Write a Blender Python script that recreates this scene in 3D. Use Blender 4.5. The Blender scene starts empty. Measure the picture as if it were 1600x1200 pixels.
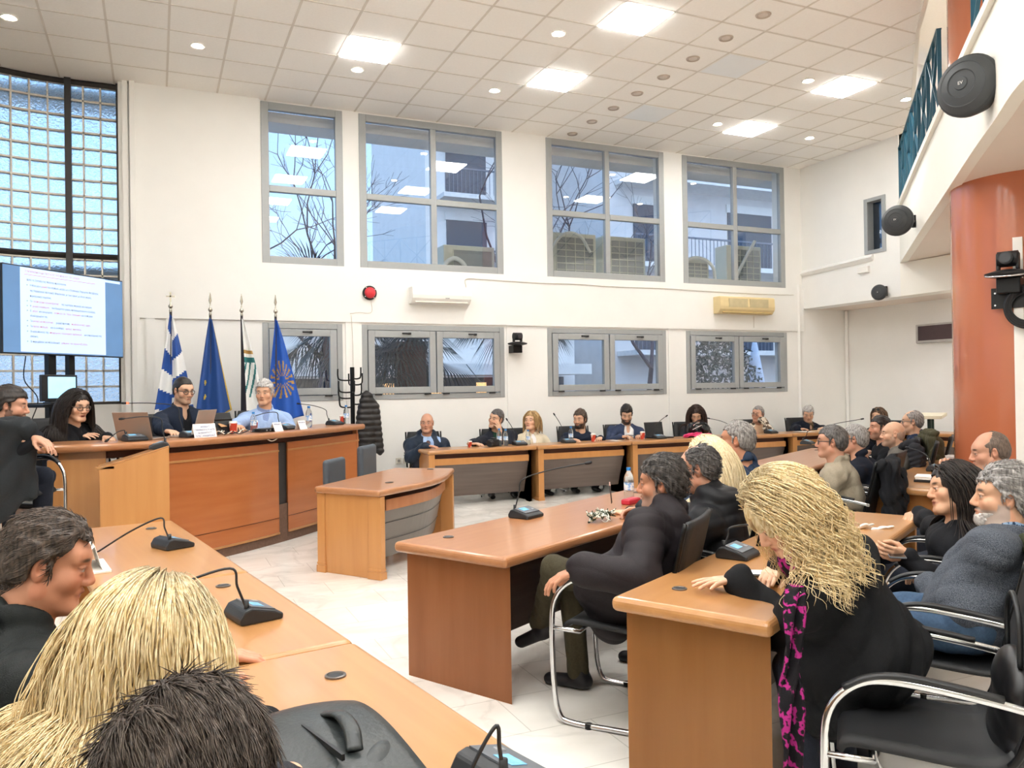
import bpy, bmesh, math, random
import numpy as np
from mathutils import Vector, Matrix, Euler
from math import pi, sin, cos, radians as R_
random.seed(7); np.random.seed(7)
SC = bpy.context.scene
COL = SC.collection

# ---------------------------------------------------------------- camera
HC = 1.52                                   # eye height of the photographer
FPX, YAW, PITCH, ROLL = 1244.8, .4206, .0052, -.0149
_F = Vector((sin(YAW)*cos(PITCH), cos(YAW)*cos(PITCH), sin(PITCH)))
_R0 = Vector((cos(YAW), -sin(YAW), 0)); _U0 = _R0.cross(_F)
_R = _R0*cos(ROLL)+_U0*sin(ROLL); _U = -_R0*sin(ROLL)+_U0*cos(ROLL)
cd = bpy.data.cameras.new('camera'); CAM = bpy.data.objects.new('camera', cd); COL.objects.link(CAM)
cd.sensor_width = 36; cd.lens = FPX*36/1600; cd.clip_start = .05; cd.clip_end = 300
m = Matrix.Identity(4)
for i in range(3):
    m[i][0] = _R[i]; m[i][1] = _U[i]; m[i][2] = -_F[i]
m[2][3] = HC
CAM.matrix_world = m
SC.camera = CAM
def ray(px, py): return _F + _R*((px-800)/FPX) - _U*((py-600)/FPX)
def onz(px, py, z):
    d = ray(px, py); return d*((z-HC)/d.z) + Vector((0, 0, HC))
def ony(px, py, y):
    d = ray(px, py); return d*(y/d.y) + Vector((0, 0, HC))
def onx(px, py, x):
    d = ray(px, py); return d*(x/d.x) + Vector((0, 0, HC))
def ond(px, py, dep): return ray(px, py)*dep + Vector((0, 0, HC))

# ---------------------------------------------------------------- light, exposure
SC.view_settings.view_transform = 'Standard'; SC.view_settings.look = 'None'
SC.view_settings.gamma = 1; SC.view_settings.use_curve_mapping = False
SC.view_settings.exposure = 0.88
LAMP = 20.0          # radiance of a ceiling panel
SPOTW = 60.0         # radiance of a small downlight
SKY = 1.25
SC.cycles.use_denoising = True
SC.cycles.denoiser = 'OPENIMAGEDENOISE'
SC.cycles.max_bounces = 9; SC.cycles.diffuse_bounces = 7; SC.cycles.glossy_bounces = 4
SC.cycles.transmission_bounces = 6; SC.cycles.transparent_max_bounces = 10
SC.cycles.caustics_reflective = False; SC.cycles.caustics_refractive = False
SC.cycles.sample_clamp_indirect = 6
SC.cycles.use_adaptive_sampling = True; SC.cycles.adaptive_threshold = .02
W = bpy.data.worlds.new('dusk_sky'); SC.world = W; W.use_nodes = True
_n = W.node_tree.nodes; _l = W.node_tree.links
_bg = _n['Background']; _bg.inputs[1].default_value = SKY
_tc = _n.new('ShaderNodeTexCoord'); _sx = _n.new('ShaderNodeSeparateXYZ'); _cr = _n.new('ShaderNodeValToRGB')
_l.new(_tc.outputs['Generated'], _sx.inputs[0]); _l.new(_sx.outputs['Z'], _cr.inputs[0]); _l.new(_cr.outputs[0], _bg.inputs[0])
_cr.color_ramp.elements[0].color = (.44, .60, .84, 1); _cr.color_ramp.elements[0].position = .0
_cr.color_ramp.elements[1].color = (.27, .50, .86, 1); _cr.color_ramp.elements[1].position = .45

_sd = bpy.data.lights.new('facade_fill_sun', 'SUN'); _sd.energy = 1.0; _sd.angle = 1.4; _sd.color = (.86, .92, 1)  # weak sun added to brighten the facades across the street
_so = bpy.data.objects.new('facade_fill_sun', _sd); COL.objects.link(_so); _so.rotation_euler = (R_(48), 0, R_(8))

# ---------------------------------------------------------------- materials
def lin(h):
    if not isinstance(h, str): return tuple(h)[:3]
    h = h.lstrip('#'); c = [int(h[i:i+2], 16)/255 for i in (0, 2, 4)]
    return tuple(x/12.92 if x <= .04045 else ((x+.055)/1.055)**2.4 for x in c)
MATS = {}
def pm(name, col, rough=.5, metal=0, var=.08, scale=8, bump=0, bscale=60, stretch=(1, 1, 1), col2=None, coat=0, spec=.5,
       emit=0, trans=0, ior=1.45, sub=0, contrast=None, attr=None, sheen=0, detail=3):
    """procedural Principled material: base colour broken up by noise, optional bump"""
    if name in MATS: return MATS[name]
    M = bpy.data.materials.new(name); M.use_nodes = True; MATS[name] = M
    nt = M.node_tree; n = nt.nodes; l = nt.links; p = n['Principled BSDF']
    c = lin(col)
    p.inputs['Roughness'].default_value = rough; p.inputs['Metallic'].default_value = metal
    p.inputs['Specular IOR Level'].default_value = spec; p.inputs['Coat Weight'].default_value = coat
    p.inputs['Coat Roughness'].default_value = .08
    p.inputs['Transmission Weight'].default_value = trans; p.inputs['IOR'].default_value = ior
    p.inputs['Sheen Weight'].default_value = sheen
    if sub:
        p.inputs['Subsurface Weight'].default_value = sub; p.inputs['Subsurface Radius'].default_value = (.012, .005, .003)
        p.inputs['Subsurface Scale'].default_value = 1.0
    tc = n.new('ShaderNodeTexCoord'); mp = n.new('ShaderNodeMapping'); mp.inputs['Scale'].default_value = stretch
    l.new(tc.outputs['Object'], mp.inputs[0])
    nz = n.new('ShaderNodeTexNoise'); nz.inputs['Scale'].default_value = scale; nz.inputs['Detail'].default_value = detail
    l.new(mp.outputs[0], nz.inputs['Vector'])
    cr = n.new('ShaderNodeValToRGB'); e = cr.color_ramp.elements
    c2 = lin(col2) if col2 else tuple(min(1, x*(1+var)) for x in c)
    c1 = c if col2 else tuple(x*(1-var) for x in c)
    e[0].color = (*c1, 1); e[1].color = (*c2, 1)
    e[0].position, e[1].position = contrast or (.3, .7)
    l.new(nz.outputs['Fac'], cr.inputs[0])
    out = cr.outputs[0]
    if attr:
        a = n.new('ShaderNodeAttribute'); a.attribute_name = attr
        mx = n.new('ShaderNodeMix'); mx.data_type = 'RGBA'; mx.blend_type = 'MULTIPLY'; mx.inputs[0].default_value = 1
        l.new(a.outputs['Color'], mx.inputs[6]); l.new(out, mx.inputs[7]); out = mx.outputs[2]
    l.new(out, p.inputs['Base Color'])
    if emit:
        l.new(out, p.inputs['Emission Color']); p.inputs['Emission Strength'].default_value = emit
    if bump:
        nb = n.new('ShaderNodeTexNoise'); nb.inputs['Scale'].default_value = bscale; nb.inputs['Detail'].default_value = 2
        l.new(mp.outputs[0], nb.inputs['Vector'])
        b = n.new('ShaderNodeBump'); b.inputs['Strength'].default_value = min(1, bump); b.inputs['Distance'].default_value = .01
        l.new(nb.outputs['Fac'], b.inputs['Height']); l.new(b.outputs[0], p.inputs['Normal'])
    return M
def wood(name, a, b, stretch=(.35, 6, 6), rough=.28, scale=3.0):
    M = pm(name, a, rough=rough, col2=b, scale=scale, stretch=stretch, coat=.25, bump=.0, contrast=(.25, .8), detail=5)
    return M

# ---------------------------------------------------------------- mesh builder
def rotm(rx=0, ry=0, rz=0): return np.array(Euler((rx, ry, rz)).to_matrix())
class MB:
    def __init__(s): s.v = []; s.f = []; s.n = 0
    def add(s, v, f):
        v = np.asarray(v, float).reshape(-1, 3)
        s.v.append(v); s.f += [tuple(int(i)+s.n for i in q) for q in f]; s.n += len(v); return s
    def box(s, c, d, rot=None, taper=1.0):
        x, y, z = [k/2 for k in d]
        v = np.array([(-x, -y, -z), (x, -y, -z), (x, y, -z), (-x, y, -z), (-x*taper, -y*taper, z), (x*taper, -y*taper, z), (x*taper, y*taper, z), (-x*taper, y*taper, z)])
        if rot is not None: v = v @ (rotm(*rot) if not isinstance(rot, np.ndarray) else rot).T
        return s.add(v+np.array(c), [(0, 3, 2, 1), (4, 5, 6, 7), (0, 1, 5, 4), (1, 2, 6, 5), (2, 3, 7, 6), (3, 0, 4, 7)])
    def bb(s, a, b):                        # box from corner a to corner b
        a = np.minimum(a, b).astype(float) if False else np.array([min(p, q) for p, q in zip(a, b)], float); b2 = np.array(b, float)
        hi = np.array([max(p, q) for p, q in zip(a, b2)], float)
        return s.box((a+hi)/2, hi-a)
    def prism(s, poly, z0, z1, M=None):     # polygon (x,y) counter-clockwise extruded in z
        n = len(poly); v = [(x, y, z0) for x, y in poly]+[(x, y, z1) for x, y in poly]
        if M is not None: v = np.array(v) @ M.T
        return s.add(v, [tuple(range(n-1, -1, -1)), tuple(range(n, 2*n))]+[(i, (i+1) % n, n+(i+1) % n, n+i) for i in range(n)])
    def tube(s, path, r, n=8, caps=True, flat=None):
        P = np.array(path, float); m_ = len(P)
        r = np.full(m_, r) if np.isscalar(r) else np.array(r, float)
        T = np.gradient(P, axis=0); T /= np.linalg.norm(T, axis=1)[:, None]+1e-12
        up = np.array([0, 0, 1.]) if abs(T[0][2]) < .9 else np.array([1., 0, 0])
        A = np.cross(T[0], up); A /= np.linalg.norm(A)
        th = np.arange(n)*2*pi/n; vs = []
        for i in range(m_):
            A = A-T[i]*(A@T[i]); A /= np.linalg.norm(A)+1e-12; B = np.cross(T[i], A)
            fl = 1 if flat is None else flat
            vs.append(P[i]+r[i]*(np.cos(th)[:, None]*A+fl*np.sin(th)[:, None]*B))
        f = [(i*n+j, i*n+(j+1) % n, (i+1)*n+(j+1) % n, (i+1)*n+j) for i in range(m_-1) for j in range(n)]
        if caps: f += [tuple(range(n-1, -1, -1)), tuple((m_-1)*n+j for j in range(n))]
        return s.add(np.concatenate(vs), f)
    def lathe(s, prof, c=(0, 0, 0), n=20, M=None, sx=1, sy=1):   # prof: (r,z) from bottom to top
        th = np.arange(n)*2*pi/n; vs = []
        for r, z in prof: vs += [(r*sx*cos(t), r*sy*sin(t), z) for t in th]
        v = np.array(vs)
        if M is not None: v = v @ np.array(M).T
        k = len(prof); f = [(i*n+j, i*n+(j+1) % n, (i+1)*n+(j+1) % n, (i+1)*n+j) for i in range(k-1) for j in range(n)]
        f += [tuple(range(n-1, -1, -1)), tuple((k-1)*n+j for j in range(n))]
        return s.add(v+np.array(c), f)
    def ell(s, c, r, rot=None, n=16, m_=10):
        pr = [(max(1e-4, sin(pi*i/m_)), -cos(pi*i/m_)) for i in range(m_+1)]
        th = np.arange(n)*2*pi/n; v = np.array([(a*cos(t), a*sin(t), z) for a, z in pr for t in th])*np.array(r)
        if rot is not None: v = v @ rotm(*rot).T
        f = [(i*n+j, i*n+(j+1) % n, (i+1)*n+(j+1) % n, (i+1)*n+j) for i in range(m_) for j in range(n)]
        return s.add(v+np.array(c), f)
    def grid(s, P, closed=False):           # P: (a,b,3) sheet of points
        P = np.asarray(P, float); a, b = P.shape[:2]
        f = [(i*b+j, i*b+(j+1) % b, (i+1)*b+(j+1) % b, (i+1)*b+j) for i in range(a-1) for j in range(b if closed else b-1)]
        return s.add(P.reshape(-1, 3), f)
    def wallgrid(s, x0, x1, z0, z1, holes, y0, y1):   # wall in the XZ plane with rectangular openings
        xs = sorted({x0, x1, *[h[0] for h in holes], *[h[1] for h in holes]}); zs = sorted({z0, z1, *[h[2] for h in holes], *[h[3] for h in holes]})
        xs = [x for x in xs if x0 <= x <= x1]; zs = [z for z in zs if z0 <= z <= z1]
        for a, b in zip(xs, xs[1:]):
            run = None
            for c, d in zip(zs, zs[1:]):
                mx, mz = (a+b)/2, (c+d)/2
                if any(h[0] < mx < h[1] and h[2] < mz < h[3] for h in holes):
                    if run: s.bb((a, y0, run[0]), (b, y1, run[1])); run = None
                else: run = (run[0], d) if run else (c, d)
            if run: s.bb((a, y0, run[0]), (b, y1, run[1]))
        return s
    def xf(s, M, t=(0, 0, 0)):              # transform everything so far
        s.v = [v @ np.array(M).T+np.array(t) for v in s.v]; return s
    def build(s, name, mat, parent=None, smooth=False, bevel=0, seg=2, loc=None, thick=0, subs=0, angle=40, mi=None):
        me = bpy.data.meshes.new(name)
        me.from_pydata(np.concatenate(s.v).tolist(), [], s.f); me.validate(); me.update()
        for q in (mat if isinstance(mat, (list, tuple)) else [mat]): me.materials.append(q)
        if mi is not None: me.polygons.foreach_set('material_index', np.asarray(mi, dtype=np.int32))
        o = bpy.data.objects.new(name, me); COL.objects.link(o)
        if parent is not None: o.parent = parent
        if loc is not None: o.location = loc
        if smooth:
            me.polygons.foreach_set('use_smooth', [True]*len(me.polygons))
            if smooth != 'all': me.set_sharp_from_angle(angle=R_(angle))
        if thick:
            md = o.modifiers.new('thickness', 'SOLIDIFY'); md.thickness = thick; md.offset = 0
        if bevel:
            md = o.modifiers.new('edges', 'BEVEL'); md.width = bevel; md.segments = seg; md.limit_method = 'ANGLE'; md.angle_limit = R_(35)
            md.harden_normals = False
        if subs:
            md = o.modifiers.new('round', 'SUBSURF'); md.levels = subs; md.render_levels = subs
        return o
def thing(name, label, cat, loc=(0, 0, 0), rz=0, group=None):
    o = bpy.data.objects.new(name, None); COL.objects.link(o); o.empty_display_size = .1
    o.location = loc; o.rotation_euler = (0, 0, rz)
    return tag(o, label, cat, group)
def tag(o, label, cat, group=None, kind=None):
    if label: o['label'] = label
    if cat: o['category'] = cat
    if group: o['group'] = group
    if kind: o['kind'] = kind
    return o
def struct(o, label=None, cat=None):
    o['kind'] = 'structure'
    return tag(o, label, cat)
def copy_tree(o, parent=None, **kw):
    c = o.copy(); COL.objects.link(c)
    if parent is not None: c.parent = parent
    for ch in list(o.children): copy_tree(ch, c)
    if parent is None:
        if 'loc' in kw: c.location = kw['loc']
        if 'rz' in kw: c.rotation_euler = (0, 0, kw['rz'])
        tag(c, kw.get('label'), kw.get('cat'), kw.get('group'))
    return c
def arc(c, r, a0, a1, n, z=None):
    return [(c[0]+r*cos(a0+(a1-a0)*i/n), c[1]+r*sin(a0+(a1-a0)*i/n)) for i in range(n+1)]
def smoothpath(pts, n=8):                    # Catmull-Rom through the points
    P = [np.array(p, float) for p in pts]; P = [2*P[0]-P[1]]+P+[2*P[-1]-P[-2]]; out = []
    for i in range(1, len(P)-2):
        a, b, c, d = P[i-1:i+3]
        for k in range(n):
            t = k/n
            out.append(.5*((2*b)+(-a+c)*t+(2*a-5*b+4*c-d)*t*t+(-a+3*b-3*c+d)*t**3))
    out.append(P[-2]); return np.array(out)
def text_mesh(s, size, mat, name, parent, M, align='LEFT', ext=.0004, xscale=1.0):
    cu = bpy.data.curves.new('lettering', 'FONT'); cu.body = s; cu.size = size; cu.align_x = align; cu.extrude = ext
    tmp = bpy.data.objects.new('lettering', cu); COL.objects.link(tmp)
    dg = bpy.context.evaluated_depsgraph_get(); me = bpy.data.meshes.new_from_object(tmp.evaluated_get(dg))
    bpy.data.objects.remove(tmp); bpy.data.curves.remove(cu)
    o = bpy.data.objects.new(name, me); COL.objects.link(o); me.materials.clear(); me.materials.append(mat)
    me.transform(Matrix(M) @ Matrix.Diagonal((xscale, 1, 1, 1))); o.parent = parent; me.update()
    return o

# ================================================================ materials of the place
WALL = pm('wall_paint', '#EFEEEA', rough=.75, var=.012, scale=3, bump=.05, bscale=300)
WALLB = pm('balcony_paint', '#F1EEE4', rough=.7, var=.01, scale=3)
SOFF = pm('soffit_paint', '#E2D6CA', rough=.8, var=.012, scale=2)
TILE = pm('ceiling_tile', '#F8F5EF', rough=.9, var=.015, scale=40, bump=.15, bscale=400)
TBAR = pm('ceiling_bar', '#DDD6CB', rough=.6, var=.02)
ALU = pm('window_aluminium', '#A3A6A6', rough=.42, var=.02, scale=20, metal=.15)
ALUD = pm('window_handle_black', '#2A2B2C', rough=.5)
STEEL = pm('dark_steel', '#33302E', rough=.5, var=.1)
MORT = pm('block_mortar', '#DCD7CC', rough=.8, var=.06, scale=30)
BLACK = pm('black_plastic', '#1B1C1E', rough=.45, var=.1)
BLACKM = pm('black_metal', '#141414', rough=.35, var=.1, metal=.4)
WHITEP = pm('white_plastic', '#ECEAE4', rough=.45, var=.02)
CHROME = pm('chrome', '#D6D8DA', rough=.12, metal=1, var=.02)
GOLD = pm('gold_metal', '#C99A3D', rough=.25, metal=1, var=.05)
TERRA = pm('column_terracotta', '#B46A4A', rough=.16, var=.05, scale=1.2, stretch=(3, 3, .6), coat=.3)
TEAL = pm('railing_teal', '#2E6076', rough=.35, var=.05, metal=.2)
PAPER = pm('paper', '#F3F2EF', rough=.8, var=.015)
SCREEN_GREY = pm('unlit_diffuser', '#EDEFEF', rough=.35, var=.01)

def marble():
    M = pm('marble_floor', '#DEDAD2', rough=.17, col2='#F0EDE6', scale=1.6, stretch=(1, 1.7, 1), contrast=(.35, .62), detail=6, coat=.1)
    nt = M.node_tree; n = nt.nodes; l = nt.links; p = n['Principled BSDF']
    tc = n.new('ShaderNodeTexCoord'); nz = n.new('ShaderNodeTexNoise'); nz.inputs['Scale'].default_value = 1.1; nz.inputs['Detail'].default_value = 6; nz.inputs['Distortion'].default_value = 1.4
    l.new(tc.outputs['Object'], nz.inputs['Vector'])
    cr = n.new('ShaderNodeValToRGB'); e = cr.color_ramp.elements; e[0].position = .46; e[0].color = (1, 1, 1, 1); e[1].position = .54; e[1].color = (1, 1, 1, 1)
    k = e.new(.5); k.color = (.84, .84, .84, 1); l.new(nz.outputs['Fac'], cr.inputs[0])
    br = n.new('ShaderNodeTexBrick'); br.offset = .5
    br.inputs['Color1'].default_value = br.inputs['Color2'].default_value = (1, 1, 1, 1); br.inputs['Color2'].default_value = (.93, .93, .93, 1)
    br.inputs['Mortar'].default_value = (.6, .6, .58, 1); br.inputs['Scale'].default_value = 1; br.inputs['Mortar Size'].default_value = .003
    br.inputs['Brick Width'].default_value = .6; br.inputs['Row Height'].default_value = .4
    l.new(tc.outputs['Object'], br.inputs['Vector'])
    src = p.inputs['Base Color'].links[0].from_socket
    for s in (cr.outputs[0], br.outputs[0]):
        mx = n.new('ShaderNodeMix'); mx.data_type = 'RGBA'; mx.blend_type = 'MULTIPLY'; mx.inputs[0].default_value = .7
        l.new(src, mx.inputs[6]); l.new(s, mx.inputs[7]); src = mx.outputs[2]
    l.new(src, p.inputs['Base Color'])
    return M
MARBLE = marble()
def pane_glass(name, tint=(.93, .95, .97), rough=0.0, boost=1.6):
    M = bpy.data.materials.new(name); M.use_nodes = True; nt = M.node_tree; n = nt.nodes; l = nt.links
    n.remove(n['Principled BSDF']); o = n['Material Output']
    t = n.new('ShaderNodeBsdfTransparent'); t.inputs[0].default_value = (*tint, 1)
    g = n.new('ShaderNodeBsdfGlossy'); g.inputs['Roughness'].default_value = rough
    ge = n.new('ShaderNodeNewGeometry'); dt = n.new('ShaderNodeVectorMath'); dt.operation = 'DOT_PRODUCT'
    l.new(ge.outputs['Normal'], dt.inputs[0]); l.new(ge.outputs['Incoming'], dt.inputs[1])
    def mth(op, *v):
        q = n.new('ShaderNodeMath'); q.operation = op
        for i_, x in enumerate(v):
            if isinstance(x, (int, float)): q.inputs[i_].default_value = x
            else: l.new(x, q.inputs[i_])
        return q.outputs[0]
    cs = mth('ABSOLUTE', dt.outputs['Value']); sch = mth('ADD', .04*boost, mth('MULTIPLY', .8, mth('POWER', mth('SUBTRACT', 1.0, cs), 5.0)))
    mx = n.new('ShaderNodeMixShader'); l.new(sch, mx.inputs[0])
    l.new(t.outputs[0], mx.inputs[1]); l.new(g.outputs[0], mx.inputs[2]); l.new(mx.outputs[0], o.inputs[0])
    return M
GLASS = pane_glass('window_glass', boost=2.2)
def block_glass():
    M = bpy.data.materials.new('glass_block'); M.use_nodes = True; nt = M.node_tree; n = nt.nodes; l = nt.links
    p = n['Principled BSDF']; o = n['Material Output']
    tc = n.new('ShaderNodeTexCoord')
    nz = n.new('ShaderNodeTexNoise'); nz.inputs['Scale'].default_value = 26; nz.inputs['Detail'].default_value = 3; nz.inputs['Distortion'].default_value = 1.5
    l.new(tc.outputs['Object'], nz.inputs['Vector'])
    b = n.new('ShaderNodeBump'); b.inputs['Strength'].default_value = 1; b.inputs['Distance'].default_value = .03
    l.new(nz.outputs['Fac'], b.inputs['Height']); l.new(b.outputs[0], p.inputs['Normal'])
    cr = n.new('ShaderNodeValToRGB'); e = cr.color_ramp.elements; e[0].color = (.62, .8, .95, 1); e[1].color = (1, 1, 1, 1); e[0].position = .35; e[1].position = .65  # varying tint paints in the wavy room lights seen in the blocks
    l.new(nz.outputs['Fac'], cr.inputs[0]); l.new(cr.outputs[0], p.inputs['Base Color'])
    p.inputs['Transmission Weight'].default_value = .92; p.inputs['Roughness'].default_value = .12; p.inputs['IOR'].default_value = 1.25
    return M
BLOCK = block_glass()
def emitter(name, col, strength):
    M = bpy.data.materials.new(name); M.use_nodes = True; nt = M.node_tree; n = nt.nodes
    n.remove(n['Principled BSDF']); e = n.new('ShaderNodeEmission'); e.inputs[0].default_value = (*col, 1); e.inputs[1].default_value = strength
    nt.links.new(e.outputs[0], n['Material Output'].inputs[0]); return M
PANEL_ON = emitter('panel_light', (1, .995, .975), LAMP)
SPOT_ON = emitter('downlight_glow', (1, .9, .72), SPOTW)

# ================================================================ shell
def off_line(E, d):
    out = []
    for i, p in enumerate(E):
        a = np.array(E[max(0, i-1)]); c = np.array(E[min(len(E)-1, i+1)]); t = (c-a)/np.linalg.norm(c-a); out.append((p[0]+t[1]*-d, p[1]+t[0]*d))
    return out
def band(E0, E1, z0, z1):
    q = MB(); n_ = len(E0)
    v = [(*p, z0) for p in E0]+[(*p, z0) for p in E1]+[(*p, z1) for p in E0]+[(*p, z1) for p in E1]
    f = []
    for i in range(n_-1):
        f += [(i, i+1, 2*n_+i+1, 2*n_+i), (n_+i+1, n_+i, 3*n_+i, 3*n_+i+1), (2*n_+i, 2*n_+i+1, 3*n_+i+1, 3*n_+i), (i+1, i, n_+i, n_+i+1)]
    q.add(v, f); return q
CE = 5.404; YB = 10.98; XR = 10.678; XR2 = 11.75
X0, J0 = 2.5711, 10.42                      # ceiling grid origin
b = MB(); b.bb((-4, -6.2, -.1), (16, 11.3, 0)); struct(b.build('floor', MARBLE))
EDGE_C = [(10.678, 8.66), (9.42, 7.61), (8.47, 6.8), (7.675, 6.12), (7.15, 5.6), (5.6, 4.0), (4.5, 2.4), (3.9, .6), (3.7, -1.5), (3.7, -6)]
EDGE_B = [(10.678, 8.9), (8.58, 6.84), (7.09, 5.36), (6.16, 4.44), (5.56, 3.83), (4.88, 3.12), (4.35, 2.2), (4.05, .8), (3.95, -1.5), (3.95, -6)]
b = MB(); b.prism([(-4, -6), (3.7, -6)]+EDGE_C[::-1][1:]+[(10.678, 11.2), (-4, 11.2)], CE, CE+.04)
struct(b.build('ceiling', TILE))
def ceil_xmax(y):                            # where the suspended ceiling ends
    E = EDGE_C[::-1]
    for (xa, ya), (xb, yb) in zip(E, E[1:]):
        if ya <= y <= yb: return xa+(xb-xa)*(y-ya)/(yb-ya)
    return 10.678
def ceil_ymin(x):
    E = EDGE_C[::-1]
    if x < 3.7: return -6
    for (xa, ya), (xb, yb) in zip(E, E[1:]):
        if min(xa, xb) <= x <= max(xa, xb) and xa != xb: return ya+(yb-ya)*(x-xa)/(xb-xa)
    return 8.66
b = MB()
for k in range(-10, 14):
    x = X0+.6*k
    if -4 < x < 10.67: b.bb((x-.012, max(-5.9, ceil_ymin(x)), CE-.004), (x+.012, 11.15, CE+.001))
for k in range(-1, 28):
    y = J0-.6*k
    if y < 11: b.bb((-3.95, y-.012, CE-.004), (min(ceil_xmax(y), 10.67), y+.012, CE+.001))
struct(b.build('ceiling_trim_1', TBAR))
struct(band(off_line(EDGE_C, -.015), off_line(EDGE_C, .03), CE-.02, 6.62).build('wall_bulkhead', WALLB))
# edge of the suspended ceiling
b = MB()
for (xa, ya), (xb, yb) in zip(EDGE_C, EDGE_C[1:]):
    L = math.hypot(xb-xa, yb-ya); b.box(((xa+xb)/2, (ya+yb)/2, CE+.02), (L, .03, .05), (0, 0, math.atan2(yb-ya, xb-xa)))
struct(b.build('ceiling_trim_2', TBAR))

UP = [(1.311, 2.396), (2.624, 4.798), (5.538, 7.713), (8.085, 10.287)]
LO = [(1.30, 2.36), (2.632, 4.79), (5.518, 7.708), (8.115, 10.295)]
UZ = (3.231, 5.385); LZ = (1.385, 2.438)
holes = [(a, c, *UZ) for a, c in UP]+[(a, c, *LZ) for a, c in LO]
b = MB(); b.wallgrid(-.18, XR2+.2, 0, CE+.1, holes, YB, YB+.3)
struct(b.build('wall_back', WALL))
# the wall stands proud above the ledge, pilaster strips run down between the lower windows
b = MB(); b.wallgrid(-.18, XR, 2.466, UZ[0], [], YB-.035, YB)
for x in (-.05, .18): b.bb((x-.05, YB-.03, 0), (x+.05, YB, 2.466))
for x0, x1 in ((2.40, 2.60), (4.83, 4.86), (7.75, 7.80)): b.bb((x0, YB-.02, 0), (x1, YB, 2.466))
b.bb((-.18, YB-.035, UZ[0]), (1.29, YB, CE))
struct(b.build('wall_back_trim_1', WALL))

def window(n, x0, x1, z0, z1, cols, rows, lower):
    W_ = thing('window_%d' % n, None, None, (x0, YB, z0)); W_['kind'] = 'structure'
    w, h = x1-x0, z1-z0; f = MB(); fr = .075 if lower else .1
    y0, y1 = -.012, .07
    f.wallgrid(0, w, 0, h, [(fr, w-fr, fr, h-fr)], y0, y1)
    p = MB()
    if lower:
        cw = (w-2*fr)/cols; s = MB(); hd = MB()
        for c in range(cols):
            a = fr+c*cw; s.wallgrid(a+.008, a+cw-.008, fr+.008, h-fr-.008, [(a+.1, a+cw-.1, fr+.1, h-fr-.1)], -.03, .05)
            p.bb((a+.095, .018, fr+.095), (a+cw-.095, .024, h-fr-.095))
            hd.box((a+cw*.55, -.06, h-fr-.045), (.13, .02, .022)); hd.box((a+cw*.55+.05, -.04, h-fr-.045), (.04, .04, .03))
            for q in (.14, .86): hd.box((a+cw*q, -.035, fr-.002), (.1, .02, .022))
        s.build('sash', ALU, W_, bevel=.006); hd.build('window_handle', ALUD, W_, bevel=.004)
    else:
        zm = h*.465; m_ = .085
        for c in range(1, cols): f.bb((w*c/cols-m_/2, y0, fr), (w*c/cols+m_/2, y1, h-fr))
        xs = [fr]+[w*c/cols for c in range(1, cols)]+[w-fr]
        for c in range(cols):
            a, e = xs[c]+(m_/2 if c else 0), xs[c+1]-(m_/2 if c < cols-1 else 0)
            f.bb((a, y0, zm-m_/2), (e, y1, zm+m_/2))
            for q0, q1 in ((fr, zm-m_/2), (zm+m_/2, h-fr)): p.bb((a-.01, .03, q0-.01), (e+.01, .036, q1+.01))
    f.build('window_frame', ALU, W_, bevel=.006)
    p.build('pane', GLASS, W_)
for i, (a, c) in enumerate(UP): window(1+i, a, c, *UZ, 1 if i == 0 else 2, 2, False)
for i, (a, c) in enumerate(LO): window(5+i, a, c, *LZ, 1 if i == 0 else 2, 1, True)

# glass block wall at the left: a flat panel, then a curve
CR = 2.2; CX, CY = -.95, 11.12-CR
def gpt(s, off=0):                           # s metres along the wall from the jamb; off towards outside
    if s <= .57: return (-.38-s, 11.12+off)
    a = (s-.57)/CR
    if a <= pi/2: return (CX-(CR+off)*sin(a), CY+(CR+off)*cos(a))
    return (CX-CR-off, CY-(s-.57-CR*pi/2))
SMAX = 7.2; GZ = (1.42, 5.34); BW = .1963
G = thing('window_9', None, None, (0, 0, 0)); G['kind'] = 'structure'
ss = np.arange(0, SMAX, .0654)
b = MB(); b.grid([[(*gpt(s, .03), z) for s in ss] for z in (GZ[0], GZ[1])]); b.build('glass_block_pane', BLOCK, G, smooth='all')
b = MB()
for k in range(21):
    z = GZ[0]+k*BW
    for s0, s1 in zip(ss, ss[1:]):
        p0, p1, q1, q0 = gpt(s0, .0), gpt(s1, .0), gpt(s1, .06), gpt(s0, .06)
        b.add([(*p0, z-.011), (*p1, z-.011), (*q1, z-.011), (*q0, z-.011), (*p0, z+.011), (*p1, z+.011), (*q1, z+.011), (*q0, z+.011)],
              [(0, 3, 2, 1), (4, 5, 6, 7), (0, 1, 5, 4), (2, 3, 7, 6)])
s = .02
while s < SMAX-.2:
    if not .5 < s < .63:
        x, y = gpt(s, .03); a = math.atan2(*(np.array(gpt(s+.01))-np.array(gpt(s)))[::-1]); b.box((x, y, sum(GZ)/2), (.02, .06, GZ[1]-GZ[0]), (0, 0, a))
    s += BW*.97
b.build('mortar_grid', MORT, G)
b = MB()
for z, t in ((GZ[1]+.03, .035), (GZ[0]-.02, .025), (3.23, .035)):
    b.tube([(*gpt(s_), z) for s_ in ss], t, n=4, flat=1)
for s_ in (.0, .565): b.bb((gpt(s_)[0]-.035, 11.06, GZ[0]), (gpt(s_)[0]+.035, 11.16, GZ[1]+.06))
b.build('steel_frame', STEEL, G)
b = MB(); b.grid([[(*gpt(s, -.02), z) for s in ss] for z in (0, GZ[0]-.02)]); b.grid([[(*gpt(s, -.02), GZ[0]-.02) for s in ss], [(*gpt(s, .25), GZ[0]-.02) for s in ss]])
struct(b.build('wall_left', WALL))
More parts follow.
